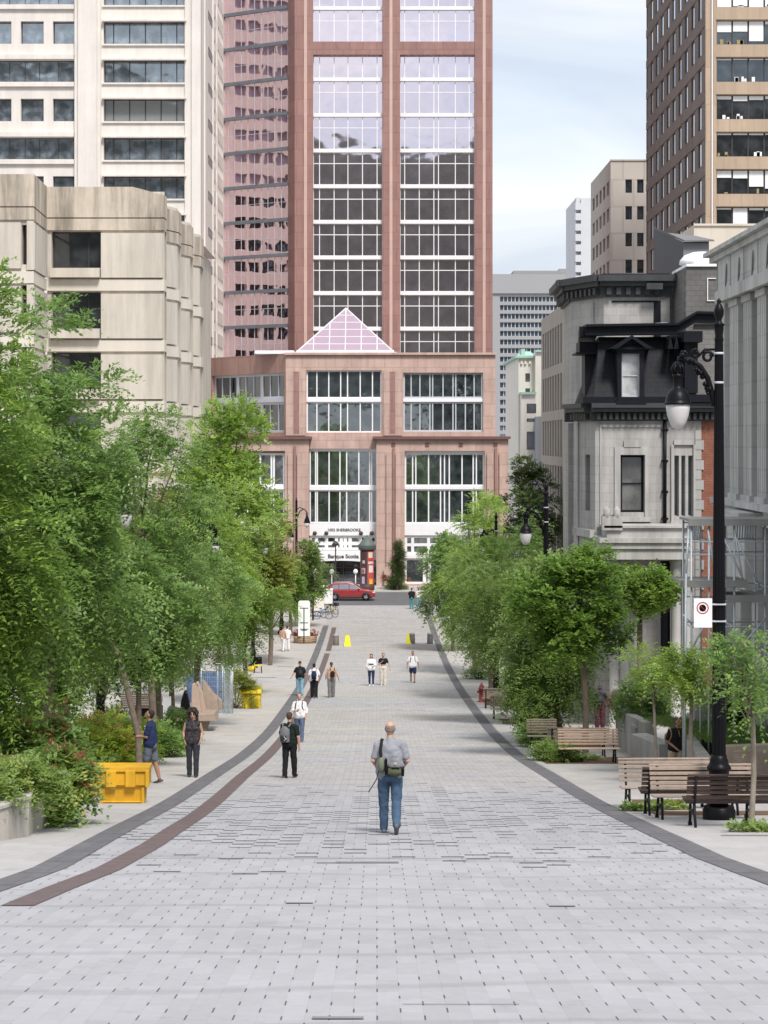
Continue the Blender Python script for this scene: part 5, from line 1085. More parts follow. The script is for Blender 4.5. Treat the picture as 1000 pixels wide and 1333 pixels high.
carpet('mixed green ground cover filling the long left bed', [(-14, 34), (X(30, 34), 34), (-7.3, 68), (-16, 68)], 5200, LM['sumac'], 0.55, 41)
strip('soil_bed', [(29.8, -16, -6.15), (35, -16, -5.35), (36, -16, -5.7), (46, -16, -6.1), (60, -16, -7.0), (68, -16, -7.6)], 0.02, m_soil)
def retaining_wall():
    D0, D1 = 22.0, 31.6; xw = X(43, 31.0); B = empty('planter_wall', (xw, 30, zgl(30)), 'low pale concrete planter wall at the lower left edge', 'wall')
    pw = mat('cast concrete wall', (0.46, 0.43, 0.39), 0.85, 0.08, 1.0, streak=0.35, bump=0.2)
    mb = MB(); ztop = Z(1036, 31.2)
    pts = [(xw-3.5, 29.0), (xw-0.6, 30.6), (xw-0.12, 31.3), (xw, 32.4), (xw, 36)]
    pts = [(X(-120, 27.8), 28.4), (X(10, 30.6), 30.6), (X(38, 31.3), 31.3), (X(44, 32.0), 32.0), (X(44, 32.0)-0.05, 36.0)]
    for (a, b), (c, d) in zip(pts, pts[1:]):
        nx_, ny_ = (b-d), (c-a); ln = sqrt(nx_*nx_+ny_*ny_); nx_, ny_ = nx_/ln*0.28, ny_/ln*0.28
        zb = min(zgl(b), zgl(d))-0.4; mb.prism([(a, b), (c, d), (c+nx_, d+ny_), (a+nx_, b+ny_)], zb, ztop-0.07); cp = 0.03/0.28
        mb.prism([(a-nx_*cp, b-ny_*cp), (c-nx_*cp, d-ny_*cp), (c+nx_*1.1, d+ny_*1.1), (a+nx_*1.1, b+ny_*1.1)], ztop-0.065, ztop)
    mb.build('wall_panel', pw, B, world=True, bevel=0.01)
    mb = MB(); mb.prism([(X(-160, 28.6), 28.8), (X(8, 30.9), 30.9), (X(36, 31.6), 31.6), (X(42, 32.2), 32.4), (X(42, 32)-0.3, 36), (X(-160, 30), 36)], zgl(36)-0.6, ztop-0.12); mb.build('planting_soil', m_soil, B, world=True)
    for i, (px, py, D) in enumerate(((5, 1020, 31.6), (28, 1018, 32), (-15, 1015, 31))):
        rngp = 200+i; z = ztop-0.12-zgl(D); shrub(['leafy green perennial at the planter edge, farthest left', 'low green perennial on the planter rim', 'bushy green perennial beyond the left planter rim'][i], (X(px, D), D, z), (0.45, 0.4, 0.24), 330, 'fine', LM['grassy'], rngp, 'perennial_plant', 'plant', 'plants in the concrete planter', 8)
retaining_wall()
# shrubs, right
gR = 'shrubs at the right benches'
for i, (px, py, rx, rz, leaf, lab) in enumerate((
    (697, 972, 0.40, 0.36, 'sumac', 'dark green shrub at the corner of the bench tree bed'),
    (716, 990, 0.42, 0.26, 'grassy', 'yellow green hosta in front of the sunlit bench end'),
    (735, 992, 0.42, 0.22, 'grassy', 'small hosta under the sunlit bench'),
    (623, 884, 0.8, 0.45, 'sumac', 'low shrub beside the black bin on the far right walk'),
    (690, 955, 0.4, 0.3, 'grassy', 'pale leafed plant behind the black litter bin'),
    (732, 906, 0.7, 0.6, 'dark', 'dark laurel shrub behind the back to back benches'),
    (824, 914, 0.45, 0.4, 'maple', 'leafy shrub beside the person in the purple hood'))):
    x, y = at(px, py); shrub(lab, (x, y, 0), (rx, rx, rz), 420, 'fine', LM[leaf], 100+i, 'shrub', 'shrub', gR, 9)
D = 60; shrub('dense green grasses spilling over the mansion planter wall', (X(833, 64), 64, 0.9), (0.75, 1.2, 0.75), 1100, 'fine', LM['locust'], 120, 'planter_shrub', 'shrub', gR, 14)
shrub('dark glossy shrub behind the lamp post by the museum steps', (X(962, 56), 56, 1.0), (0.75, 0.7, 1.0), 1100, 'maple', LM['maple'], 121, 'planter_shrub', 'shrub', gR, 14)
shrub('pink flowering plant on the corner pier of the mansion planter', (X(811, 68), 68, 1.0), (0.35, 0.3, 0.4), 260, 'fine', leafmat('pink blossom', (0.35, 0.16, 0.13), (0.55, 0.32, 0.27), (0.15, 0.22, 0.06)), 122, 'flowering_plant', 'plant', None, 8)

# ------------------------------------------------------------------ planter walls, steps, lawn on the right
cw = mat('planter concrete', (0.40, 0.385, 0.36), 0.85, 0.10, 1.2, streak=0.3)
beige = mat('beige stone block', (0.45, 0.37, 0.29), 0.9, 0.14, 2.0, streak=0.2, bump=0.5)
def wall_run(label, pts, tops, th=0.3, m=cw, name='planter_wall', cap_=0.0):
    B = empty(name, (pts[0][0], pts[0][1], zgl(pts[0][1])), label, 'wall'); mb = MB()
    for i in range(len(pts)-1):
        (a, b), (c, d) = pts[i], pts[i+1]; nx_, ny_ = (d-b), -(c-a); ln = sqrt(nx_**2+ny_**2); nx_, ny_ = nx_/ln*th, ny_/ln*th
        P = [(a, b), (c, d), (c+nx_, d+ny_), (a+nx_, b+ny_)]; zz = [tops[i], tops[i+1], tops[i+1], tops[i]]; zb = min(zgl(b), zgl(d))-0.5
        mb.add([(p[0], p[1], zb) for p in P]+[(p[0], p[1], z) for p, z in zip(P, zz)], [(3, 2, 1, 0), (4, 5, 6, 7), (0, 1, 5, 4), (1, 2, 6, 5), (2, 3, 7, 6), (3, 0, 4, 7)])
    mb.build('wall_panel', m, B, world=True, bevel=0.015)
    return B
D = 62
wall_run('sloping concrete planter wall beside the mansion walk', [(X(813, 68), 68.0), (X(829, 63), 63.0), (X(850, 58.5), 58.5)], [Z(916, 68), Z(930, 63), Z(940, 58.5)])
wall_run('low concrete step wall behind the man in khaki trousers', [(X(842, 57.5), 57.5), (X(880, 55.5), 55.5)], [Z(954, 57.5), Z(968, 55.5)], 0.5)
wall_run('slanting concrete stair cheek left of the lamp post', [(X(893, 58), 58.0), (X(903, 54), 54.0), (X(926, 47.5), 47.5)], [Z(942, 58), Z(955, 54), Z(985, 47.5)], 0.3)
wall_run('beige stone retaining wall in front of the museum lawn', [(X(944, 48.0), 48.0), (X(1060, 47.0), 47.0)], [Z(969, 48), Z(965, 47)], 0.4, beige)
wall_run('rough beige stone bench block below the lawn', [(X(962, 46.2), 46.2), (X(1060, 45.6), 45.6)], [Z(972, 46.2), Z(970, 45.6)], 0.7, mat('rough sandstone', (0.27, 0.21, 0.17), 0.95, 0.2, 3, bump=0.8))
for i, (px, py, w, h, lab) in enumerate(((917, 915, 26, 22, 'upper grey stone block beside the stair cheek'), (917, 944, 34, 22, 'lower grey stone block beside the stair cheek'), (840, 955, 26, 16, 'concrete block at the foot of the sloping planter wall'))):
    Dk = 57+i*0.5 if i < 2 else 60; B = MB(); B.box(X(px-w/2, Dk), X(px+w/2, Dk), Dk, Dk+0.9, Z(py+h/2, Dk)-(0.0 if i else 0.4), Z(py-h/2, Dk))
    if i == 1: B.box(X(px-w/2, Dk)+0.1, X(px+w/2, Dk)-0.05, Dk+0.1, Dk+0.85, zgl(Dk)-0.3, Z(py+h/2, Dk))
    if i == 2: B.box(X(px-w/2, Dk), X(px+w/2, Dk), Dk+0.05, Dk+0.8, zgl(Dk)-0.3, Z(py+h/2, Dk))
    tag(B.build('stone_block', cw, None, world=False, bevel=0.02), lab, 'block', 'stone blocks by the stair')
lawn = [(48.3, X(938, 48.3), 30), (60, X(915, 60), 30)]
mb = MB(); zl0, zl1 = Z(971, 48.3), Z(946, 58.5)
mb.quad((X(930, 48.3), 48.35, zl0), (20, 48.35, zl0), (20, 60, zl1), (X(906, 58), 60, zl1)); lo = mb.build('lawn', mat('lawn soil', (0.07, 0.10, 0.03), 0.95, 0.2)); tag(lo, kind='structure')
r_ = np.random.default_rng(9); n = 3600; y = r_.uniform(48.4, 59.5, n); x = r_.uniform(0, 1, n)*3.2+X(930, 48.3)-(y-48.3)*0.02; z = zl0+(zl1-zl0)*(y-48.35)/11.65
Dn = r_.normal(0, 0.5, (n, 3)); Dn[:, 2] = 1
o = bpy.data.objects.new('lawn_grass', leaf_mesh('lawn_grass', leafmat('grass', (0.07, 0.13, 0.02), (0.14, 0.24, 0.035), (0.22, 0.32, 0.05)), (np.stack([x, y, z], 1), Dn), 0.16, 3, (0.12, 0.025), 0.1, r_, (8, 50, zl0))); C.objects.link(o); o.location = (8, 50, zl0); tag(o, 'bright green lawn grass above the beige stone wall', 'grass', None, 'stuff')

# tree pits at the benches
for i, (a, b, x0, x1) in enumerate(((32.35, 33.1, 6.0, 9.6), (36.6, 37.9, 5.15, 8.4), (40.5, 41.6, 5.3, 8.4), (56.8, 60.6, 4.85, 8.1), (65, 69.5, 5.35, 7.6), (80, 83, 5.1, 7.4), (92, 96, 5.1, 7.2))):
    e = strip('tree_pit', [(a, x0, x1), (b, x0, x1)], 0.010, m_soil)
for i, (px, py, w, hh) in enumerate(((850, 1090, 0, 0),)): pass
for i, (px, py, n_) in enumerate(((835, 1056, 150), (870, 1054, 150), (975, 1083, 90), (745, 992, 160), (765, 990, 120), (690, 968, 180))):
    x, y = at(px, py); carpet('low green weeds in the tree pit by the benches', [(x-0.35, y-0.15), (x+0.35, y-0.15), (x+0.35, y+0.2), (x-0.35, y+0.2)], n_//2, LM['grassy'], 0.05, 140+i, 'weeds')
mb = MB()
for (px, py, w) in ((958, 1088, 0.75),): pass
for i, (px, py, w, d) in enumerate(((980, 1088, 1.0, 0.22), (478, 1123, 0.85, 0.22), (390, 1176, 0.3, 0.1), (732, 1180, 0.28, 0.1), (440, 1326, 0.36, 0.1), (600, 1308, 0.85, 0.02), (372, 868, 1.0, 0.5), (345, 882, 1.2, 0.6), (240, 975, 0.6, 0.3))):
    x, y = at(px, py); mb = MB(); z0, z1 = zgl(y-d/2)+0.009, zgl(y+d/2)+0.009; mb.quad((x-w/2, y-d/2, z0), (x+w/2, y-d/2, z0), (x+w/2, y+d/2, z1), (x-w/2, y+d/2, z1))
    tag(mb.build('drain_cover', mat('iron cover', (0.22, 0.20, 0.205), 0.7, 0.2, 5, bump=0.5)), ['flat dark drain cover at the right edge near the sapling pit', 'long worn drain cover in front of the man with the sling bag', 'small dark slot cover left of the worn drain cover', 'small dark slot cover on the right of the open paving', 'scuffed metal slot cover at the bottom centre of the paving', 'thin scuffed metal strip at the bottom right of centre', 'brown tree grate under the far left trees, farther one', 'brown tree grate under the far left trees, nearer one', 'small slot cover behind the walking woman'][i], 'cover')
# ------------------------------------------------------------------ benches
wood = mat('sunlit grey wood', (0.36, 0.285, 0.235), 0.75, 0.20, 7, bump=0.3)  # bench slats with the sunlit brightness put into the colour
wood_d = mat('dark bench wood', (0.052, 0.031, 0.025), 0.6, 0.25, 7, bump=0.3)  # darker copy of the bench slat colour
iron = mat('black cast iron', (0.010, 0.010, 0.012), 0.45, 0.2, 6, spec=0.2)
def bench(label, x, y, rz, Lb=1.8, m=wood, legs=2, group='slatted benches on the right walk'):
    """local frame: sitter looks towards -y"""
    B = empty('park_bench', (x, y, zgl(y)), label, 'bench', group, rz); h = Lb/2
    mb = MB()
    for i in range(5): yy = -0.36+i*0.095; mb.box(-h, h, yy, yy+0.064, 0.43+(0.012 if i in (0,) else 0)-0.006*i, 0.46-0.006*i)
    mb.build('seat', m, B, bevel=0.006)
    mb = MB()
    for i in range(5):
        z = 0.50+i*0.083; yy = 0.12+i*0.030; mb.box(-h, h, yy, yy+0.028, z, z+0.056)
    mb.box(-h, h, 0.265, 0.33, 0.905, 0.935); mb.build('backrest', m, B, bevel=0.005)
    xs = [-h+0.14, h-0.14] if legs == 2 else [-h+0.14, 0, h-0.14]
    for xx in xs:
        mb = MB()
        for p in ([(xx, -0.30, 0.42), (xx, -0.33, 0.22), (xx, -0.36, 0.0)], [(xx, 0.10, 0.42), (xx, 0.16, 0.22), (xx, 0.26, 0.0)], [(xx, -0.34, 0.415), (xx, 0.12, 0.395), (xx, 0.17, 0.5), (xx, 0.30, 0.91)], [(xx, -0.33, 0.22), (xx, -0.1, 0.27), (xx, 0.16, 0.22)]):
            mb.tube(p, [0.024]*len(p), 6)
        mb.box(xx-0.03, xx+0.03, -0.40, -0.31, -0.06, 0.02); mb.box(xx-0.03, xx+0.03, 0.21, 0.31, -0.06, 0.02)
        mb.build('leg', iron, B)
        if False:
            mb = MB(); mb.tube([(xx, -0.33, 0.42), (xx, -0.34, 0.62), (xx, -0.28, 0.66), (xx, 0.16, 0.665), (xx, 0.22, 0.62)], [0.02]*5, 6); mb.build('armrest', iron, B)
    return B
Db = Dg(1077); xb = X(893, Db)
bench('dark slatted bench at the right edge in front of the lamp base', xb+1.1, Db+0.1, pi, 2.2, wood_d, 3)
bench('light slatted bench just beyond the dark one, left of the lamp base', X(848, 35.7)+0.95, 35.7, 0.02, 1.9)
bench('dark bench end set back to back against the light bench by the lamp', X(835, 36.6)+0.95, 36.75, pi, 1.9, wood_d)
bench('light slatted bench farthest left of the three around the lamp post', X(807, 38.9)+0.9, 38.9, 0.02, 1.8)
Dm = Dg(993)
bench('warm wooden bench catching the light in front of the bright maple', X(766.5, Dm), Dm, 0.0, 1.75, mat('lit honey wood', (0.46, 0.335, 0.25), 0.75, 0.18, 7, bump=0.3))  # warmer slat colour with the caught light put into it
bench('wooden bench back to back behind the warm bench', X(752, Dm+3.6), Dm+3.6, pi, 1.9, wood)
bench('small looking wooden bench beside the black litter bin', X(706, 65.5), 65.5, 0, 1.0, wood)
D6 = 83; bench('bench end showing under the low locust, nearer of the far pair', X(662, D6), D6, 0, 1.5, wood)
bench('bench beside the red hydrant, farther of the far pair', X(650, 90), 90, pi, 1.5, wood)

# ------------------------------------------------------------------ lamp posts
globe_m, n_, l_, b_ = newmat('frosted globe'); b_.inputs['Base Color'].default_value = (0.56, 0.54, 0.54, 1); b_.inputs['Roughness'].default_value = 0.25; b_.inputs['Specular IOR Level'].default_value = 0.6
def lamp(label, x, y, side=-1, H=9.25, first=[None]):
    if first[0] is not None:
        src = first[0]; o = src.copy(); C.objects.link(o); o.location = (x, y, zgl(y)); o['label'] = label; o.rotation_euler = (0, 0, 0 if side < 0 else pi)
        for ch in src.children:
            c = ch.copy(); C.objects.link(c); c.parent = o
            for g in ch.children: d = g.copy(); C.objects.link(d); d.parent = c
        return o
    B = empty('street_lamp', (x, y, zgl(y)), label, 'street lamp', 'black ornamental street lamps'); first[0] = B
    mb = MB(); mb.lathe([(0.29, -0.3), (0.29, 0.18), (0.27, 0.2), (0.27, 0.24), (0.24, 0.25)], 24); mb.lathe([(0.165, 0.25), (0.165, 0.80), (0.18, 0.82), (0.18, 0.86), (0.215, 0.90), (0.215, 0.93), (0.185, 0.98), (0.16, 1.02), (0.16, 1.07), (0.14, 1.1), (0.135, 1.16)], 24)
    mb.build('base', black_m, B)
    mb = MB(); nf = 12; prof = []                       # fluted tapering shaft
    for z, r in ((1.14, 0.122), (3, 0.115), (5, 0.103), (7, 0.088), (8.52, 0.074)): prof.append((z, r))
    nseg = nf*4
    for z, r in prof:
        for j in range(nseg): rr = r*(1-0.09*(j % 4 in (1, 2))); mb.v.append((rr*cos(2*pi*j/nseg), rr*sin(2*pi*j/nseg), z))
    for i in range(len(prof)-1):
        for j in range(nseg): mb.f.append((i*nseg+j, i*nseg+(j+1) % nseg, (i+1)*nseg+(j+1) % nseg, (i+1)*nseg+j)); mb.smooth.append(False)
    mb.build('pole', black_m, B)
    mb = MB(); mb.lathe([(0.075, 8.5), (0.085, 8.53), (0.07, 8.6), (0.085, 8.72), (0.085, 8.78), (0.115, 8.8), (0.055, 8.84), (0.045, 8.88), (0.085, 8.97), (0.09, 9.06), (0.06, 9.14), (0.03, 9.18), (0.045, 9.22), (0.01, 9.27)], 14); mb.build('finial', black_m, B)
    mb = MB()
    for z in (8.29, 7.77): mb.lathe([(0.088, z-0.02), (0.088, z+0.02)], 20)
    mb.build('clamp_band', grey_m, B)
    mb = MB()                                              # scrolled bracket
    arc = [(-0.08-0.62*sin(t)*1.0, 0, 7.42+0.86*(1-cos(t))*1.02) for t in np.linspace(0, pi/2, 12)]
    arc = [(-0.09, 0, 7.35), (-0.13, 0, 7.6), (-0.2, 0, 7.85), (-0.33, 0, 8.06), (-0.48, 0, 8.17), (-0.63, 0, 8.2), (-0.73, 0, 8.16)]
    mb.tube(arc, [0.05, 0.052, 0.05, 0.046, 0.042, 0.038, 0.03], 8)
    for k, (cx_, cz_, r0, tr_) in enumerate(((-0.20, 8.23, 0.095, 2.3), (-0.42, 8.29, 0.075, 2.0), (-0.62, 8.28, 0.06, 2.0), (-0.73, 8.06, 0.05, 2.2), (-0.18, 7.62, 0.06, 2))):
        pts = [(cx_+r0*(1-t*0.4)*cos(t*tr_*pi+k), 0, cz_+r0*(1-t*0.4)*sin(t*tr_*pi+k)) for t in np.linspace(0, 1, 14)]; mb.tube(pts, [0.027]*14, 6)
    mb.tube([(-0.08, 0, 8.36), (-0.25, 0, 8.36), (-0.38, 0, 8.22)], [0.02, 0.024, 0.02], 6)
    for k in range(15): t = k/14; mb.ell((-0.13-0.56*t, 0.03*(-1)**k, 7.55+0.68*sin(t*pi/2)+0.03*(-1)**(k//2)), (0.05, 0.055, 0.05), 8, 6)
    for k in range(6): mb.tube([(-0.73+0.05*cos(k), 0.05*sin(k), 8.13), (-0.73+0.10*cos(k), 0.10*sin(k), 8.02), (-0.73+0.07*cos(k), 0.07*sin(k), 7.92)], [0.02, 0.028, 0.018], 5)
    mb.build('bracket', black_m, B)
    mb = MB(); c = (-0.73, 0, 0)
    mb.lathe([(0.04, 8.15), (0.075, 8.1), (0.05, 8.05), (0.075, 7.98), (0.055, 7.93), (0.10, 7.91), (0.10, 7.88), (0.082, 7.87), (0.084, 7.70), (0.10, 7.67), (0.16, 7.62), (0.20, 7.55), (0.225, 7.46), (0.23, 7.42), (0.245, 7.41), (0.245, 7.385), (0.225, 7.38)], 24, c)
    lan = mb.build('lantern_hood', black_m, B)
    mb = MB(); mb.lathe([(0.215, 7.382), (0.21, 7.30), (0.19, 7.18), (0.15, 7.06), (0.10, 6.98), (0.04, 6.945), (0.005, 6.94)], 24, c); mb.build('globe', globe_m, B)
    return B
LX = X(936, 35.4)
lamp('tall black street lamp nearest on the right with its globe below the mansard', LX, 35.4)
lamp('second black street lamp on the right, beside the long grey block', X(711, 71.5), 71.5)
lamp('black street lamp with a pale globe hanging in the left locust leaves', X(163, 60)-0.73, 60, 1)
lamp('second street lamp on the left, its lantern half hidden below the ginkgo', X(280, 90.5)-0.73, 90.5, 1)
lamp('third street lamp on the left, lantern lost in the dark leaves', X(345, 122)-0.73, 122, 1)
lamp('farthest street lamp on the left, before the corner tree', X(379, 152)-0.73, 152, 1)
lamp('street lamp on the right hidden among the far locusts', X(646, 104), 104)

def no_parking_sign():
    D = 35.25; B = empty('parking_sign', (X(915, D), D, Z(817, D)), 'white sign with a red ringed black disc strapped to the near lamp post', 'sign')
    f = Face((X(903.5, D), D), (X(927, D), D)); mb = MB(); f.box(mb, 0, f.len, Z(817, D), Z(779, D), -0.004, 0.004); mb.build('plate', mat('sign white', (0.78, 0.79, 0.81), 0.4, 0.03), B, world=True, bevel=0.002)
    c = Vector(f.pt(f.len*0.48, Z(791.5, D), 0.006)); n = 32
    def ring(r0, r1, m, nm, y):
        mb = MB()
        for j in range(n):
            a, b = 2*pi*j/n, 2*pi*(j+1)/n; mb.quad(*[(c.x+r*cos(t), y, c.z+r*sin(t)) for r, t in ((r1, a), (r1, b), (r0, b), (r0, a))])
        mb.build(nm, m, B, world=True)
    red = mat('sign red', (0.42, 0.02, 0.035), 0.5, 0.03)
    ring(0.0, 0.062, black_m, 'symbol_disc', D-0.0065); ring(0.088, 0.108, red, 'symbol_ring', D-0.0065)
    mb = MB(); mb.tube([(c.x-0.05, D-0.009, c.z+0.05), (c.x+0.05, D-0.009, c.z-0.05)], 0.006, 4); mb.build('symbol_bar', red, B, world=True)
    mb = MB()
    for q in (787, 809): mb.box(X(926, D), LX+0.1, D-0.0, D+0.02, Z(q+0.8, D), Z(q-0.8, D)); mb.lathe([(0.131, Z(q+0.8, D)), (0.131, Z(q-0.8, D))], 20, (LX, 35.4, 0))
    mb.build('strap', grey_m, B, world=True)
no_parking_sign()

def twin_lamp():
    D = 180; B = empty('street_lamp', (X(386, D), D, zgl(D)), 'slim black twin arm lamp at the cross street in front of the podium pier', 'street lamp')
    mb = MB(); h = Z(652, D)-zgl(D); mb.lathe([(0.2, 0), (0.2, 0.8), (0.12, 0.9), (0.1, h), (0.02, h+0.3)], 10); mb.build('pole', black_m, B)
    mb = MB(); hz = Z(664, D)-zgl(D); mb.tube([(0, 0, hz-0.9), (0.3, 0, hz-0.1), (0.7, 0, hz+0.1), (0.95, 0, hz-0.2)], 0.05, 6); mb.tube([(0, 0, hz-2.0), (-0.3, 0, hz-1.2), (-0.6, 0, hz-1.0), (-0.8, 0, hz-1.3)], 0.05, 6); mb.tube([(0.0, 0, hz), (0.3, 0, hz+0.25), (0.6, 0, hz+0.1)], 0.04, 6); mb.build('bracket', black_m, B)
    mb = MB(); mb.lathe([(0.06, hz-0.2), (0.1, hz-0.6), (0.27, hz-1.0), (0.3, hz-1.15)], 12, (0.95, 0, 0)); mb.build('lantern_hood', black_m, B)
    mb = MB(); mb.lathe([(0.28, hz-1.15), (0.2, hz-1.45), (0.03, hz-1.6)], 12, (0.95, 0, 0)); mb.build('globe', globe_m, B)
twin_lamp()
def small_lamp(label, px, ytop, D, cap_=True):
    B = empty('path_lamp', (X(px, D), D, 0.13), label, 'street lamp', 'small lamps at the bank entrance'); h = Z(ytop, D)-0.13; mb = MB()
    if cap_: mb.lathe([(0.09, 0), (0.07, 0.3), (0.06, h-0.6), (0.1, h-0.5), (0.42, h-0.45), (0.25, h-0.15), (0.03, h)], 12); mb.build('pole', dark_m, B)
    else:
        mb.lathe([(0.09, 0), (0.05, 0.2), (0.05, h-0.45)], 10); mb.build('pole', white_m, B)
        q = MB(); q.ell((0, 0, h-0.2), (0.24, 0.24, 0.26), 14, 10); q.build('globe', mat('white globe', (0.85, 0.85, 0.85), 0.3, 0.02), B)
small_lamp('thin dark lamp with a flat shade before the Banque Scotia fascia', 437, 704, 200)
small_lamp('white globe lamp left of the bank doors', 432, 741.5, 202, False)
small_lamp('white globe lamp right of the bank doors', 463, 741.5, 202, False)
small_lamp('white globe lamp at the corner tree by the parked bicycles', 410, 741, 199, False)

# ------------------------------------------------------------------ yellow containers
yel = mat('yellow plastic', (0.70, 0.385, 0.022), 0.55, 0.10, 5, streak=0.30); yel2 = mat('lemon plastic', (0.76, 0.56, 0.03), 0.55, 0.10, 4, streak=0.25)
def crate():
    D = Dg(1046); x0, x1 = X(128.5, D), X(189, D); B = empty('storage_crate', ((x0+x1)/2, D+0.4, zgl(D)), 'orange yellow plastic salt crate with stepped lid beside the left bed', 'crate')
    Zp = lambda q: Z(q, D); dp = 0.38
    mb = MB(); a, b = X(133, D)-0.03, X(187, D)+0.02
    vs = [(a, D+0.05, Zp(1045)), (b, D+0.05, Zp(1045)), (b, D+dp-0.05, Zp(1045)), (a, D+dp-0.05, Zp(1045)), (x0, D, Zp(1022)), (x1, D, Zp(1022)), (x1, D+dp, Zp(1022)), (x0, D+dp, Zp(1022))]
    mb.add(vs, [(3, 2, 1, 0), (4, 5, 6, 7), (0, 1, 5, 4), (1, 2, 6, 5), (2, 3, 7, 6), (3, 0, 4, 7)])
    mb.box(X(129.3, D), X(133.5, D), D-0.02, D+0.1, Zp(1046), Zp(1023)); mb.box(X(184, D), X(188, D), D-0.02, D+0.1, Zp(1046), Zp(1023)); mb.box(a, b, D-0.01, D+0.06, Zp(1045), Zp(1043))
    mb.build('body', yel, B, world=True, bevel=0.02)
    mb = MB(); xa, xb_ = X(122, D), X(195, D)
    mb.box(xa, xb_, D-0.10, D+dp+0.1, Zp(1004), Zp(999)); mb.box(X(123, D), X(194, D), D-0.06, D+dp+0.05, Zp(1022), Zp(1004)); mb.box(xa, xb_, D-0.1, D+dp+.1, Zp(999), Zp(997.6))
    for p, q in ((122, 128), (139, 152), (164, 177), (190, 195)): mb.box(X(p, D), X(q, D), D-0.12, D-0.05, Zp(1023.5), Zp(1002))
    mb.build('lid', yel, B, world=True, bevel=0.02)
    for p, q in ((136, 146), (170, 183)):
        mb = MB(); mb.box(X(p, D), X(q, D), D+0.03, D+0.06, Zp(1046), Zp(1043.5)); mb.build('fork_slot', dark_m, B, world=True)
crate()
def bin2():
    D = Dg(922); B = empty('storage_crate', (X(326, D), D+0.5, zgl(D)), 'small lemon yellow grit bin with a sloping lid beside the mesh fence', 'crate'); Zp = lambda q: Z(q, D)
    mb = MB(); x0, x1 = X(313, D), X(339, D); mb.box(x0+0.06, x1, D, D+0.8, Zp(922), Zp(902))
    for k in range(4): q = x0+0.12+k*0.22; mb.box(q, q+0.06, D-0.03, D, Zp(921), Zp(904))
    mb.build('body', yel2, B, world=True, bevel=0.03)
    mb = MB(); mb.extr([(D-0.08, Zp(903)), (D+0.88, Zp(900)), (D+0.6, Zp(895)), (D+0.25, Zp(896.5)), (D-0.08, Zp(900.5))], (x0-0.04, x1+0.04), lambda a, b, t: (t, a, b)); mb.build('lid', yel2, B, world=True, bevel=0.02)
bin2()
# ------------------------------------------------------------------ litter bins, hydrant, bollards, cones
def litter_bin(label, px, py, h=1.0, r=0.24, square=False):
    x, y = at(px, py); B = empty('litter_bin', (x, y, zgl(y)), label, 'bin', 'black litter bins'); mb = MB()
    if square: mb.box(-r, r, -r, r, h*0.42, h); mb.build('body', black_m, B, bevel=0.02); mb = MB(); mb.tube([(0, 0, -0.05), (0, 0, h*0.42)], 0.035, 8); mb.build('post', black_m, B); mb = MB(); mb.box(-r-0.02, r+0.02, -r-0.02, r+0.02, h, h+0.04); mb.build('lid', grey_m, B)
    else: mb.lathe([(r*0.9, -0.05), (r, 0.1), (r, h-0.1), (r*1.06, h-0.08), (r*1.06, h-0.02)], 16); mb.build('body', black_m, B); mb = MB(); mb.lathe([(r*0.95, h-0.02), (r*0.9, h+0.06), (r*0.4, h+0.12), (0.03, h+0.13)], 16); mb.build('lid', dark_m, B)
litter_bin('black square litter bin on a post at the corner of the bench bed', 682, 966, 1.05, 0.2, True)
litter_bin('round black litter bin behind the bench by the hydrant', 642, 895, 1.0, 0.25)
litter_bin('black bin low in the leafy left bed', 130, 975, 1.2, 0.22)
def hydrant():
    x, y = at(627, 914); B = empty('fire_hydrant', (x, y, zgl(y)), 'dark red fire hydrant at the edge of the right walk', 'hydrant'); rd = mat('hydrant red', (0.23, 0.035, 0.03), 0.5, 0.15, 4)
    mb = MB(); mb.lathe([(0.19, -0.05), (0.19, 0.04), (0.13, 0.06), (0.125, 0.6), (0.16, 0.62), (0.16, 0.66), (0.125, 0.68), (0.11, 0.78), (0.04, 0.85), (0.04, 0.92)], 16); mb.build('body', rd, B)
    for s in (-1, 1): mb = MB(); mb.tube([(0.1*s, 0, 0.5), (0.21*s, 0, 0.5)], 0.06, 10); mb.build('outlet', rd, B)
hydrant()
mb = MB(); x, y = at(637, 912); mb.ell((0, 0, 0.14), (0.26, 0.2, 0.15), 12, 8); mb.ell((0.1, 0.05, 0.26), (0.12, 0.1, 0.1), 10, 6); o = mb.build('sandbag', yel, None, loc=(x, y, zgl(y))); tag(o, 'slumped yellow sack next to the red hydrant', 'sack')
def bollard(label, px, py):
    x, y = at(px, py); B = empty('bollard', (x, y, zgl(y)), label, 'bollard', 'dark bollards across the street'); mb = MB(); mb.lathe([(0.24, -0.05), (0.22, 0.05), (0.2, 0.62)], 14); mb.build('post', mat('grey brown bollard', (0.12, 0.105, 0.10), 0.6, 0.15), B)
    mb = MB(); mb.lathe([(0.205, 0.62), (0.21, 0.72), (0.16, 0.78), (0.02, 0.8)], 14); mb.build('cap', mat('bollard cap', (0.30, 0.29, 0.27), 0.5, 0.1), B)
bollard('dark bollard between the brown band and the yellow cone on the left', 437.5, 840)
bollard('dark bollard tucked behind the yellow sandwich sign', 536.5, 838)
bollard('dark bollard at the right kerb, half under leaves', 560, 838)
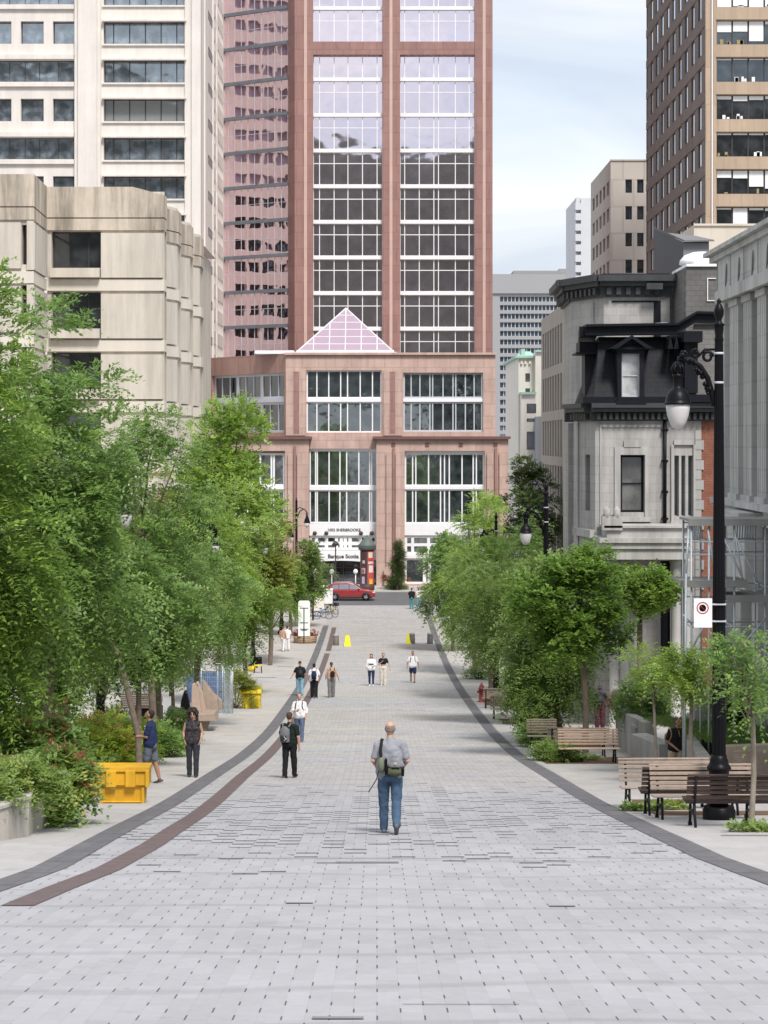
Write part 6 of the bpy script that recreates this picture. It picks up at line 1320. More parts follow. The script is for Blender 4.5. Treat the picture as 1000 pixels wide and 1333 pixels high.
def cone(label, px, py):
    x, y = at(px, py); B = empty('traffic_cone', (x, y, zgl(y)), label, 'traffic cone', 'bright yellow caution cones'); ym = mat('signal yellow', (0.78, 0.72, 0.02), 0.5, 0.04)
    mb = MB()
    for s in (-1, 1): mb.add([(-0.24, s*0.22, 0), (0.24, s*0.22, 0), (0.13, s*0.03, 0.75), (-0.13, s*0.03, 0.75), (-0.24, s*0.2, 0), (0.24, s*0.2, 0), (0.13, s*0.01, 0.75), (-0.13, s*0.01, 0.75)], [(0, 1, 2, 3), (4, 7, 6, 5), (0, 3, 7, 4), (1, 5, 6, 2), (0, 4, 5, 1), (3, 2, 6, 7)])
    mb.build('panel', ym, B); mb = MB(); mb.box(-0.07, 0.07, -0.05, 0.05, 0.72, 0.8); mb.build('handle', ym, B)
cone('bright yellow sandwich cone on the left side of the street', 452.5, 841); cone('bright yellow sandwich cone on the right side of the street', 533, 838)

# ------------------------------------------------------------------ timber lounge, kiosk seat, fence on the left
def lounge():
    D = Dg(952); B = empty('timber_lounge', (X(262, D), D, zgl(D)), 'sculptural timber lounge with tall fin back rests and a curved seat', 'lounge seat')
    tm = mat('grey brown timber', (0.34, 0.265, 0.215), 0.8, 0.18, 5, bump=0.3); tl = mat('pinkish timber', (0.44, 0.33, 0.27), 0.8, 0.15, 5, bump=0.3); Zp = lambda q: Z(q, D)
    def slab(pts, y0, y1, m, nm):
        mb = MB(); mb.extr([(X(a, D), Zp(b)) for a, b in pts], (y0, y1), lambda a, b, t: (a, t, b)); mb.build(nm, m, B, world=True, bevel=0.02)
    slab([(248, 930), (262, 934), (258, 905), (253, 890), (249, 892)], D+0.2, D+0.5, tl, 'fin'); slab([(256, 934), (268, 936), (262, 905), (256, 890), (253, 891)], D+0.6, D+0.9, tl, 'fin'); slab([(262, 930), (282, 932), (280, 915), (265, 895), (260, 889)], D+1.0, D+1.5, tm, 'fin')
    slab([(262, 936), (285, 930), (284, 920), (268, 906), (262, 915)], D+1.6, D+2.1, tm, 'back_slope')
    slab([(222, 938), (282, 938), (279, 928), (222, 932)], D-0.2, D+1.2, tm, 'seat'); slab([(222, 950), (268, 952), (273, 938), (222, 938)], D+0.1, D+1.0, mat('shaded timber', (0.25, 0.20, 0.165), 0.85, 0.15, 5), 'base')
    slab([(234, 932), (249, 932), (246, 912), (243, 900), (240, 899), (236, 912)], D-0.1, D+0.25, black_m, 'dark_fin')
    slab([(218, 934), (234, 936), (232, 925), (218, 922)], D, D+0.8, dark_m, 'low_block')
lounge()
def kiosk_seat():
    D = Dg(950)+1.5; B = empty('slatted_stand', (X(190, D), D, zgl(D)), 'brown slatted board above a black box stand among the left trees', 'stand'); Zp = lambda q: Z(q, D)
    mb = MB()
    for i in range(7): mb.box(X(157, D), X(203, D), D, D+0.04, Zp(922-i*2.8), Zp(922-i*2.8-2.2))
    mb.build('slat_board', mat('brown slats', (0.155, 0.115, 0.095), 0.75, 0.15, 6), B, world=True)
    mb = MB(); mb.add([(X(a, D), y, Zp(b)) for y in (D+0.06, D+0.9) for a, b in ((172, 958), (214, 958), (210, 922), (170, 922))], [(0, 1, 2, 3), (7, 6, 5, 4), (3, 2, 6, 7), (0, 3, 7, 4), (1, 5, 6, 2), (0, 4, 5, 1)]); mb.build('box', black_m, B, world=True)
    B = empty('utility_post', (X(219, D), D-0.4, zgl(D)), 'white ribbed post beside the black box stand', 'post'); mb = MB()
    for k in range(4): mb.box(-0.15+k*0.08, -0.09+k*0.08, -0.05, 0.05, -0.1, 1.25)
    mb.box(-0.14, 0.16, -0.03, 0.03, -0.1, 1.2); mb.build('post', mat('off white ribs', (0.55, 0.56, 0.57), 0.6, 0.1), B)
kiosk_seat()
def fence_panel(label, x0, y0, x1, y1, h=2.0):
    f = Face((x0, y0), (x1, y1)); B = empty('mesh_fence', (x0, y0, zgl(y0)), label, 'fence', 'temporary mesh fence panels'); z0 = min(zgl(y0), zgl(y1))+0.08; tb = mat('galvanised tube', (0.48, 0.52, 0.55), 0.4, 0.15, 4, metal=0.3)
    mb = MB(); P = lambda a, z: f.pt(a, z)
    for a in (0, f.len): mb.tube([P(a, z0-0.08), P(a, z0+h)], 0.024, 6)
    for z in (z0, z0+h): mb.tube([P(0, z), P(f.len, z)], 0.02, 6)
    mb.box(x0-0.3, x0+0.3, y0-0.1, y0+0.1, zgl(y0), zgl(y0)+0.06); mb.build('frame', tb, B, world=True)
    mb = MB(); n = int(f.len/0.09)
    for i in range(1, n): a = f.len*i/n; mb.tube([P(a, z0), P(a, z0+h)], 0.006, 4, sm=False)
    for k in range(1, 10): mb.tube([P(0, z0+h*k/10), P(f.len, z0+h*k/10)], 0.006, 4, sm=False)
    mb.build('mesh', tb, B, world=True)
Df = Dg(931)
fence_panel('silver mesh fence panel stacked nearest the lemon grit bin', X(301, Df), Df, X(292, Df+2.4), Df+2.4); fence_panel('silver mesh fence panel behind the first, facing the walk', X(283, Df+0.6), Df+0.8, X(303, Df+0.6), Df+0.6)
fence_panel('far mesh fence panel half hidden behind the timber lounge', X(262, Df+3), Df+3, X(290, Df+3), Df+3)
x, y = X(272, Df+4), Df+4; mb = MB(); mb.box(-1.0, 0.7, 0, 0.06, 0.3, 1.7); o = mb.build('printed_banner', mat('banner blue', (0.08, 0.13, 0.25), 0.7, 0.5, 3.0), None, loc=(x, y, zgl(y))); tag(o, 'blue and orange printed banner behind the far fence panel', 'banner')

# ------------------------------------------------------------------ totem sign, planters, bicycles
def totem():
    x, y = at(396, 838); D = y; B = empty('totem_sign', (x, y, zgl(y)), 'tall white rounded totem sign with a black line rising from a wooden planter', 'sign'); h = Z(782, D)-zgl(D); w = 0.42
    mb = MB(); pts = [(-w, 0.55), (w, 0.55), (w, h-0.12), (w-0.04, h-0.04), (w-0.12, h), (-w+0.12, h), (-w+0.04, h-0.04), (-w, h-0.12)]; mb.extr(pts, (-0.1, 0.1), lambda a, b, t: (a, t, b)); mb.build('board', mat('totem white', (0.78, 0.82, 0.78), 0.5, 0.03), B)
    mb = MB(); mb.box(-0.04, 0.03, -0.112, -0.10, 0.0+0.1, h-0.5)
    for z, ww in ((h-0.55, 0.3), (h-1.6, 0.3), (h-2.05, 0.3), (0.95, 0.2)): mb.box(-ww, ww, -0.111, -0.10, z, z+0.05)
    mb.build('marking', black_m, B)
    B = empty('wooden_planter', (x+0.05, y+0.15, zgl(y)), 'low oval wooden planter with red flowers at the foot of the totem sign', 'planter'); mb = MB(); mb.lathe([(0.78, -0.05), (0.82, 0.12), (0.84, 0.5)], 16, (0, 0.6, 0)); mb.build('tub', mat('planter boards', (0.40, 0.28, 0.18), 0.8, 0.15, 5), B)
    mb = MB()
    for q in (0.13, 0.27, 0.40): mb.lathe([(0.85, q), (0.85, q+0.02)], 16, (0, 0.6, 0))
    mb.build('hoop', dark_m, B)
    for xx, l in ((-0.6, 'maple'), (0.6, 'maple')):
        rng = np.random.default_rng(3); P = rng.normal(0, 0.14, (90, 3))+np.array([xx, 0.45, 0.66]); o = bpy.data.objects.new('flowers', leaf_mesh('flowers', leafmat('red flowers', (0.30, 0.03, 0.02), (0.42, 0.07, 0.04), (0.12, 0.2, 0.05)), (P, rng.normal(0, 1, (90, 3))), 0.15, 2, (0.1, 0.07), 0.2, rng, (0, 0, 0))); C.objects.link(o); o.parent = B
totem()
def bicycle(label, x, y, rz, col, rack=False):
    B = empty('bicycle', (x, y, zgl(y)), label, 'bicycle', 'bicycles parked on the left side of the street', rz); fm = mat('bike '+col[0], col[1], 0.35, 0.05)
    for xx in (-0.52, 0.52):
        mb = MB(); mb.tube([(xx+0.33*cos(t), 0, 0.34+0.33*sin(t)) for t in np.linspace(0, 2*pi, 25)], 0.02, 6, cap=False); w = mb.build('wheel', iron, B)
        mb = MB()
        for k in range(9): t = k*pi/9; mb.tube([(xx+0.31*cos(t), 0, 0.34+0.31*sin(t)), (xx-0.31*cos(t), 0, 0.34-0.31*sin(t))], 0.003, 3, cap=False)
        mb.lathe([(0.03, -0.03), (0.03, 0.03)], 8, (xx, 0, 0.34)); mb.build('spokes', grey_m, w)
    mb = MB(); S, Hd, Bb, Rw, Fw = (-0.18, 0, 0.80), (0.38, 0, 0.86), (-0.05, 0, 0.32), (-0.52, 0, 0.34), (0.52, 0, 0.34)
    for a, b in ((S, Hd), (Bb, Hd), (S, Bb), (Bb, Rw), (S, Rw), (Hd, Fw)): mb.tube([a, b], 0.022, 6)
    mb.build('frame', fm, B); mb = MB(); mb.tube([Hd, (0.34, 0, 1.02)], 0.018, 6); mb.tube([(0.3, -0.27, 1.05), (0.35, -0.12, 1.02), (0.35, 0.12, 1.02), (0.3, 0.27, 1.05)], 0.015, 6); mb.build('handlebar', iron, B)
    mb = MB(); mb.ell((-0.2, 0, 0.9), (0.14, 0.08, 0.04), 10, 6); mb.tube([S, (-0.2, 0, 0.9)], 0.015, 5); mb.build('saddle', iron, B)
    if rack: mb = MB(); mb.box(0.42, 0.72, -0.18, 0.18, 0.72, 0.98); mb.build('basket', fm, B)
bx, by = at(419, 806)
bicycle('blue framed bicycle in front of the rack, nearest', bx+0.1, by, 0.25, ('blue', (0.03, 0.13, 0.40)))
bicycle('yellow bicycle just behind the blue one', bx+0.6, by+1.6, 0.5, ('yellow', (0.62, 0.48, 0.08)))
bicycle('black bicycle with a basket leaning at the rack end', bx+0.75, by+4.5, 0.9, ('black', (0.03, 0.03, 0.04)), True)
bicycle('dark grey bicycle deep in the rack by the white boxes', bx+0.2, by+6.2, 0.7, ('grey', (0.10, 0.10, 0.12)), True)
bicycle('red bicycle at the left of the rack', bx-0.9, by+3.0, 1.2, ('red', (0.40, 0.06, 0.06)))
def white_box(label, p0, p1, y0, y1, D, c):
    mb = MB(); mb.box(X(p0, D), X(p1, D), D, D+0.9, Z(y1, D), Z(y0, D)); mb.box(X(p0, D)-0.03, X(p1, D)+0.03, D-0.03, D+0.93, Z(y0, D), Z(y0, D)+0.06)
    for k in range(3): q = X(p0, D)+(k+0.5)*(X(p1, D)-X(p0, D))/3; mb.box(q-0.02, q+0.02, D-0.02, D, Z(y1, D)+0.05, Z(y0, D)-0.05)
    b = Vector((X((p0+p1)/2, D), D+0.4, zgl(D))); me = mb.mesh('planter_box', c, b); o = bpy.data.objects.new('planter_box', me); C.objects.link(o); o.location = b; o.modifiers.new('bevel', 'BEVEL').width = 0.03; tag(o, label, 'planter', 'white planter boxes at the corner')
wb = mat('cream box', (0.76, 0.73, 0.66), 0.6, 0.06)
white_box('tall cream planter box behind the bicycles', 409, 422, 764, 795, 168, wb); white_box('lower white planter box beside the red car tail', 422, 433, 768, 786, 172, mat('white box', (0.80, 0.78, 0.78), 0.6, 0.05))
mb = MB(); x, y = X(407.5, 165), 165; mb.lathe([(0.07, 0), (0.06, 3.6)], 8); o = mb.build('sign_post', black_m, None, loc=(x, y, zgl(y))); tag(o, 'thin black post beside the cream planter box', 'post')

# ------------------------------------------------------------------ poster column
def poster_column():
    D = 198.0; x = X(478, D); B = empty('advertising_column', (x, D, 0.13), 'round advertising column with a green domed roof and bright posters behind the red car', 'kiosk'); r = 9*D/F; zt = Z(716, D)-0.13
    mb = MB(); mb.lathe([(r*1.08, 0), (r*1.08, 0.5), (r, 0.55), (r, zt)], 28); mb.build('drum', mat('column brown', (0.10, 0.055, 0.05), 0.6, 0.1), B)
    gr = mat('verdigris roof', (0.10, 0.125, 0.115), 0.55, 0.15, 3); mb = MB()
    mb.lathe([(r*1.15, zt), (r*1.25, zt+0.08), (r*1.28, zt+0.3), (r*1.3, zt+0.42), (r*1.32, zt+0.5), (r*1.1, zt+0.62), (r*0.85, zt+0.9), (r*0.5, zt+1.15), (r*0.2, zt+1.28), (0.1, zt+1.32), (0.14, zt+1.42), (0.02, zt+1.5)], 28); mb.build('roof', gr, B)
    def patch(a0, a1, z0, z1, m, nm, rr=0.02):
        mb = MB(); n = 6
        for i in range(n):
            t0, t1 = a0+(a1-a0)*i/n, a0+(a1-a0)*(i+1)/n
            mb.quad(*[((r+rr)*sin(t), -(r+rr)*cos(t), z) for t, z in ((t0, z0), (t1, z0), (t1, z1), (t0, z1))])
        return mb.build(nm, m, B)
    patch(-1.15, 0.02, 0.6, zt-0.1, mat('poster maroon', (0.085, 0.035, 0.04), 0.5, 0.3, 2), 'poster'); patch(0.12, 1.2, 0.6, zt-0.1, mat('poster red', (0.50, 0.09, 0.075), 0.5, 0.3, 1.5), 'poster')
    c = lambda nm, col: mat('poster '+nm, col, 0.5, 0.05)
    for a0, a1, z0, z1, m in ((0.2, 0.85, zt-0.75, zt-0.2, c('cream', (0.7, 0.6, 0.45))), (0.2, 0.95, zt-1.05, zt-0.75, c('scarlet', (0.6, 0.05, 0.05))), (0.15, 1.0, zt-1.35, zt-1.1, c('pale', (0.65, 0.55, 0.5))), (0.25, 0.95, zt-2.2, zt-1.5, c('white', (0.75, 0.62, 0.6))), (0.3, 0.9, zt-3.4, zt-2.8, c('orange', (0.75, 0.3, 0.05))), (0.35, 0.75, zt-3.35, zt-2.95, c('amber', (0.8, 0.5, 0.05))),
                              (-0.85, -0.25, zt-2.3, zt-1.75, c('rose', (0.55, 0.35, 0.36))), (-0.7, -0.45, zt-2.2, zt-1.9, c('plum', (0.2, 0.04, 0.06))), (-0.8, -0.35, zt-3.3, zt-2.6, c('lilac', (0.55, 0.42, 0.55))), (-0.8, -0.15, zt-4.0, zt-3.3, c('cobalt', (0.07, 0.17, 0.5))), (-0.7, -0.3, zt-1.3, zt-1.0, c('light', (0.5, 0.45, 0.4)))):
        patch(a0, a1, max(z0, 0.6), z1, m, 'poster_print', 0.035 if m.name not in ('poster amber', 'poster plum') else 0.045)
poster_column()

# ------------------------------------------------------------------ red car
def red_car():
    D = 187.0; x0, x1 = X(423, D), X(489, D); Lc = x1-x0; B = empty('parked_car', ((x0+x1)/2, D, zgl(D)+0.008), 'red compact sport utility car crossing at the foot of the street, facing right', 'car'); red = mat('car red', (0.30, 0.022, 0.03), 0.22, 0.04, 1, spec=0.8)
    gl = glass('car glass', (0.03, 0.035, 0.04), (0.8, 0.88, 0.95), 0.35); s = Lc/4.6
    # stations: side outline of the lower body, lofted with tumblehome
    low = [(-2.27, 0.42), (-2.30, 0.75), (-2.22, 0.98), (-1.9, 1.02), (0.75, 1.03), (1.3, 0.99), (2.05, 0.86), (2.26, 0.7), (2.28, 0.42), (1.95, 0.30), (-1.95, 0.30)]
    mb = MB(); secs = [(-0.92, 0.93), (-0.86, 1.0), (0.86, 1.0), (0.92, 0.93)]; n = len(low)
    for yy, k in secs:
        for a, b in low: mb.v.append((a*(0.985 if abs(yy) > 0.9 else 1)*s, yy, 0.62+(b-0.62)*k))
    for i in range(3):
        for j in range(n): mb.f.append((i*n+j, i*n+(j+1) % n, (i+1)*n+(j+1) % n, (i+1)*n+j)); mb.smooth.append(False)
    mb.f += [tuple(range(n-1, -1, -1)), tuple(range(3*n, 4*n))]; mb.smooth += [False, False]
    top = [(-2.12, 1.0), (-1.72, 1.50), (-1.35, 1.62), (-0.2, 1.66), (0.35, 1.55), (1.12, 1.0)]; m_ = len(top); b0 = len(mb.v)
    for yy, ins in ((-0.84, 0), (0.84, 0)):
        for a, b in top: mb.v.append((a*s, yy*(1-0.17*max(0, (b-1.0))/0.66), b))
    mb.f += [tuple(b0+i for i in range(m_-1, -1, -1)), tuple(b0+m_+i for i in range(m_))]+[(b0+i, b0+(i+1) % m_, b0+m_+(i+1) % m_, b0+m_+i) for i in range(m_)]; mb.smooth += [False]*(m_+2)
    mb.build('body', red, B, bevel=0.05)
    yw = lambda z: -0.84*(1-0.17*(z-1.0)/0.66)-0.012
    for nm, pts in (('window', [(-1.75, 1.08), (-1.05, 1.08), (-1.05, 1.50), (-1.5, 1.48)]), ('window', [(-0.97, 1.08), (-0.12, 1.08), (-0.12, 1.54), (-0.97, 1.53)]), ('window', [(-0.04, 1.08), (0.86, 1.08), (0.32, 1.46), (-0.04, 1.53)])):
        for sg in (1, -1):
            mb = MB(); q = [(a*s, yw(b)*sg, b) for a, b in pts]; mb.quad(*(q if sg == 1 else q[::-1])); mb.build(nm, gl, B)
    for a, b, nm in (((0.38, 1.53), (1.08, 1.05), 'windscreen'), ((-1.74, 1.46), (-2.1, 1.05), 'rear_window')):
        w0, w1 = 0.68, 0.76; nrm = 0.02; mb = MB(); mb.quad(((a[0]+nrm*(1 if a[0] > 0 else -1))*s, -w0, a[1]+nrm), ((b[0]+nrm*(1 if a[0] > 0 else -1))*s, -w1, b[1]+nrm), ((b[0]+nrm*(1 if a[0] > 0 else -1))*s, w1, b[1]+nrm), ((a[0]+nrm*(1 if a[0] > 0 else -1))*s, w0, a[1]+nrm)); mb.build(nm, gl, B)
    mb = MB(); mb.box(-1.95*s, 1.95*s, -0.935, 0.935, 0.22, 0.40)
    for xx in (-1.38, 1.42):
        for sg in (-1, 1): mb.extr([(xx*s+0.43*cos(t), 0.36+0.43*sin(t)) for t in np.linspace(-0.1, pi+0.1, 12)], (sg*0.90, sg*0.945), lambda a, b, t: (a, t, b))
    mb.build('sill_cladding', mat('black plastic', (0.03, 0.03, 0.032), 0.6, 0.1), B)
    for xx in (-1.38, 1.42):
        for sg in (-1, 1):
            mb = MB(); q = [(0.2, -0.11), (0.345, -0.11), (0.36, -0.06), (0.36, 0.06), (0.345, 0.11), (0.2, 0.11)]; n = 24
            vs = [(xx*s+r_*cos(2*pi*j/n), sg*0.86+z, 0.36+r_*sin(2*pi*j/n)) for r_, z in q for j in range(n)]; mb.add(vs, [(i*n+j, i*n+(j+1) % n, (i+1)*n+(j+1) % n, (i+1)*n+j) for i in range(5) for j in range(n)], True); w = mb.build('wheel', iron, B)
            mb = MB(); mb.extr([(xx*s+0.235*cos(2*pi*j/20), 0.36+0.235*sin(2*pi*j/20)) for j in range(20)], (sg*0.90, sg*0.952), lambda a, b, t: (a, t, b)); mb.build('rim', mat('dark rim', (0.12, 0.12, 0.13), 0.4, 0.05, metal=0.5), w)
            mb = MB()
            for k in range(5): t = 2*pi*k/5; mb.tube([(xx*s, sg*0.958, 0.36), (xx*s+0.22*cos(t), sg*0.958, 0.36+0.22*sin(t))], 0.022, 4)
            mb.build('spokes', mat('silver spokes', (0.6, 0.6, 0.62), 0.3, 0.05, metal=0.6), w)
    for sg in (-1, 1):
        mb = MB(); mb.box(1.98*s, 2.25*s, sg*0.88-0.04, sg*0.88+0.04, 0.74, 0.84); mb.build('headlight', mat('lamp lens', (0.75, 0.75, 0.75), 0.1, 0.02), B)
        mb = MB(); mb.box(-2.27*s, -1.98*s, sg*0.88-0.045, sg*0.88+0.045, 0.86, 0.97); mb.build('tail_light', mat('tail lens', (0.22, 0.01, 0.01), 0.2, 0.02), B)
        mb = MB(); mb.ell((0.78*s, sg*0.98, 1.1), (0.1, 0.1, 0.08), 10, 6); mb.build('mirror', red, B)
        mb = MB(); mb.tube([(-1.5*s, sg*0.62, 1.66), (-0.2*s, sg*0.62, 1.71), (0.2*s, sg*0.62, 1.66)], 0.02, 6); mb.build('roof_rail', grey_m, B)
    mb = MB(); mb.box(-0.075, -0.06, -0.935, -0.925, 0.45, 1.0); mb.box(-1.02*s, -1.005*s, -0.935, -0.925, 0.5, 1.0); mb.box(-0.85, -0.65, -0.945, -0.925, 0.88, 0.91); mb.box(0.1, 0.3, -0.945, -0.925, 0.88, 0.91); mb.build('door_seam', dark_m, B)
red_car()
# flower beds at the cross street
mb = MB(); D = 198.5; mb.box(X(497, D), X(532, D), D, D+1.8, 0.13, 0.42); o = mb.build('flower_bed', cw); tag(o, 'low kerbed flower bed by the conical tree', 'planter')
shrub('clipped green hedge strip below the conical tree', (X(514, 198.6), 198.6, 0.2), (1.35, 0.6, 0.45), 700, 'fine', LM['maple'], 150, 'low_hedge', 'hedge', None, 26)
for i, (px, lab) in enumerate(((506, 'orange grass flowers left in the kerbed bed'), (522, 'orange grass flowers right in the kerbed bed'), (575, 'orange flowers beside the right corner bush'))):
    shrub(lab, (X(px, 199.4), 199.4, 0.7), (0.8, 0.4, 0.5), 260, 'fine', leafmat('orange flowers', (0.35, 0.12, 0.05), (0.5, 0.22, 0.08), (0.2, 0.2, 0.06)), 155+i, 'flowering_plant', 'plant', 'orange flowers at the cross street', 8)
shrub('round green bush at the right corner of the cross street', (X(566, 197.6), 197.6, 0.1), (1.2, 0.8, 0.85), 600, 'fine', LM['locust'], 160, 'corner_bush', 'shrub', None, 12)
shrub('green bush beside the lemon grit bin', (X(306, 90), 90, 0.0), (0.9, 0.9, 0.85), 900, 'fine', LM['yellow'], 161, 'corner_bush', 'shrub', None, 12)
# cafe chair and table under the far left trees
def cafe(px, py):
    x, y = at(px, py); B = empty('cafe_chair', (x, y, zgl(y)), 'black chair with a yellow seat under the far left trees', 'chair'); mb = MB(); mb.box(-0.22, 0.22, -0.22, 0.22, 0.42, 0.47); mb.build('seat', yel2, B); mb = MB(); mb.box(-0.22, 0.22, 0.2, 0.24, 0.5, 0.92); mb.build('backrest', black_m, B)
    for a in (-0.19, 0.19):
        for b in (-0.19, 0.19): mb = MB(); mb.tube([(a, b, 0.42), (a*1.15, b*1.15, 0)], 0.018, 6); mb.build('leg', iron, B)
cafe(336, 876)
mb = MB(); x, y = at(328, 874); mb.ell((0, 0, 0.16), (0.26, 0.2, 0.18), 12, 8); o = mb.build('yellow_bag', yel2, None, loc=(x, y, zgl(y))); tag(o, 'yellow bag on the ground beside the black chair', 'bag')
# ------------------------------------------------------------------ people
CT = bpy.data.textures.new('folds', 'CLOUDS'); CT.noise_scale = 0.11; CT.noise_depth = 2
def remeshed(mb, name, m, parent, voxel, smooth=2, fold=0.0):
    me = mb.mesh(name, m); o = bpy.data.objects.new(name, me); C.objects.link(o)
    r = o.modifiers.new('r', 'REMESH'); r.mode = 'VOXEL'; r.voxel_size = voxel
    sm = o.modifiers.new('s', 'SMOOTH'); sm.factor = 0.5; sm.iterations = smooth
    if fold: d_ = o.modifiers.new('d', 'DISPLACE'); d_.texture = CT; d_.strength = fold; d_.mid_level = 0.30; d_.texture_coords = 'LOCAL'
    dg = bpy.context.evaluated_depsgraph_get(); new = bpy.data.meshes.new_from_object(o.evaluated_get(dg)); new.name = name
    o.modifiers.clear(); o.data = new; new.polygons.foreach_set('use_smooth', [True]*len(new.polygons))
    new.materials.clear(); new.materials.append(m)
    if parent is not None: o.parent = parent
    return o
def cloth(name, col): return mat('cloth '+name, col, 0.85, 0.16, 6, bump=0.7, bscale=14, spec=0.2)
SK = mat('skin light', (0.50, 0.29, 0.205), 0.55, 0.05, 8); SK2 = mat('skin tan', (0.36, 0.19, 0.12), 0.55, 0.05, 8); SK3 = mat('skin dark', (0.10, 0.055, 0.035), 0.55, 0.05, 8)
HAIR = {'dark': (0.022, 0.016, 0.014), 'brown': (0.07, 0.04, 0.025), 'grey': (0.20, 0.17, 0.15), 'black': (0.010, 0.009, 0.010), 'purple': (0.055, 0.030, 0.080), 'red brown': (0.14, 0.065, 0.035)}
def person(label, px, py, h, rz, top, bottom, shoes=(0.03, 0.03, 0.035), hair=('short', 'dark'), skin=SK, legs=((0.0, 0.0), (0.0, 0.0)), arms=None, sleeve='tee', pants='long', build=1.0, lean=0.0, head=(0.0, 0.0), near=False, group=None, female=False, D=None, dz=0.0, cap_=None, voxel=None):
    if D is None: x, D, z = G(px, py)
    else: x, z = X(px, D), zgl(D)
    z = zgl(D); B = empty('person', (x, D, z+dz), label, 'person', group, rz); s = h/1.75; vx = voxel or (0.011 if near else 0.017); bw = build
    def V(a, b, c): return (a*s, b*s, c*s)
    hipz = 0.93
    J = {}
    for i, (th, kb) in enumerate(legs):                     # thigh swing (forward +), knee bend
        sg = -1 if i == 0 else 1; hx = sg*0.095*bw; hp = Vector((hx, 0, hipz)); kn = hp+Vector((sg*0.005, sin(th)*0.44, -cos(th)*0.44)); an = kn+Vector((-sg*0.005, sin(th-kb)*0.42, -cos(th-kb)*0.42))
        J[i] = (hp, kn, an, th-kb)
    low = min(J[i][2].z-0.075*cos(J[i][3])-0.03*abs(sin(J[i][3])) for i in (0, 1)); dzr = -low
    up = Matrix.Translation((0, 0, 0))
    def sh(v): return Vector((v[0], v[1]+lean*(v[2]-hipz), v[2]+dzr))
    body = MB(); sc = lambda v: tuple(Vector(v)*s)
    def cap(mb, a, ra, b, rb, n=12): mb.cap(sc(a), ra*s, sc(b), rb*s, n)
    def ell(mb, c, r, n=16, m=12): mb.ell(sc(c), tuple(k*s for k in r), n, m)
    def torso(mb, inf=0.0, z0=0.86):
        chest = 0.150 if female else 0.165
        ell(mb, sh((0, 0, 1.27)), (chest*bw+inf, 0.105*bw+inf, 0.20)); ell(mb, sh((0, 0.01, 1.10)), ((0.125 if female else 0.145)*bw+inf, 0.10*bw+inf, 0.20)); ell(mb, sh((0, -0.005, 0.97)), (0.165*bw+inf, 0.118*bw+inf, 0.13))
        cap(mb, sh((-0.145*bw, -0.01, 1.385)), 0.058+inf*0.7, sh((0.145*bw, -0.01, 1.385)), 0.058+inf*0.7); cap(mb, sh((0, -0.01, 1.36)), 0.09+inf*0.3, sh((0, -0.0, 1.45)), 0.062+inf*0.4)
        if female: ell(mb, sh((-0.07, 0.085, 1.27)), (0.06+inf, 0.05+inf, 0.06)); ell(mb, sh((0.07, 0.085, 1.27)), (0.06+inf, 0.05+inf, 0.06))
    torso(body)
    hd = sh((0, 0, 0)); hy, hzr = head; HC = sh((0, 0.02, 1.635)); Mh = Matrix.Translation(HC) @ Matrix.Rotation(hzr, 4, 'Z') @ Matrix.Rotation(-hy, 4, 'X')
    def hp_(v): return Mh @ Vector(v)
    cap(body, sh((0, -0.005, 1.40)), 0.058, hp_((0, -0.015, -0.07)), 0.054)
    def hell(mb, c, r, n=16, m=12):
        Mx = Matrix.Scale(s, 4) @ Mh @ Matrix.Translation(c); mb.ell((0, 0, 0), r, n, m, Mx)
    hell(body, (0, -0.005, 0.015), (0.078, 0.098, 0.095)); hell(body, (0, -0.015, -0.02), (0.072, 0.085, 0.08)); hell(body, (0, 0.02, -0.055), (0.055, 0.068, 0.062)); cap(body, hp_((0, 0.088, 0.012)), 0.010, hp_((0, 0.108, -0.022)), 0.015, 8)
    for sg in (-1, 1): hell(body, (sg*0.078, -0.005, -0.005), (0.012, 0.022, 0.032), 8, 6)
    hell(body, (0, 0.088, -0.055), (0.022, 0.012, 0.010), 8, 6)
    A = arms or (((-0.27, -0.03, 1.13), (-0.26, 0.06, 0.90)), ((0.27, -0.03, 1.13), (0.26, 0.06, 0.90)))
    arm = []
    for i, (el, wr) in enumerate(A):
        sg = -1 if i == 0 else 1; S_ = sh((sg*0.185*bw, -0.01, 1.375)); E = sh(el); Wp = sh(wr); arm.append((S_, E, Wp))
        cap(body, S_, 0.050, E, 0.039); cap(body, E, 0.041, Wp, 0.027)
        d = (Wp-E).normalized(); sd_ = d.cross(Vector((0, 1, 0.2))); sd_ = sd_.normalized() if sd_.length > 0.1 else Vector((1, 0, 0)); fw = sd_.cross(d).normalized()
        # palm, thumb, four fingers of unequal length, slightly curled
        P0 = Wp+d*0.045; cap(body, Wp+d*0.01, 0.026, Wp+d*0.075, 0.030)
        for k, ln in enumerate((0.068, 0.078, 0.072, 0.056)):
            b0 = Wp+d*0.085+fw*((k-1.5)*0.018); b1 = b0+d*ln*0.55+sd_*(-sg*0.008); b2 = b1+d*ln*0.38-sd_*(sg*0.022); cap(body, b0, 0.0098, b1, 0.0092, 6); cap(body, b1, 0.0092, b2, 0.008, 6)
        t0 = Wp+d*0.03+fw*0.028; t1 = t0+fw*0.026+d*0.03; cap(body, t0, 0.012, t1, 0.010, 6); cap(body, t1, 0.010, t1+d*0.03, 0.009, 6)
    for i in (0, 1):
        a, b, c, _ = J[i]; a, b, c = [Vector((q.x, q.y, q.z+dzr)) for q in (a, b, c)]; cap(body, a, 0.088*bw, b, 0.056*bw); cap(body, b, 0.056*bw, b.lerp(c, 0.35), 0.057*bw); cap(body, b.lerp(c, 0.35), 0.057*bw, c, 0.036)
        cap(body, c, 0.036, c+Vector((0, 0.04, -0.05)), 0.03)
    remeshed(body, 'body', skin, B, vx*s)
    # clothing shells
    tm, bm_ = top, bottom; tp = MB()
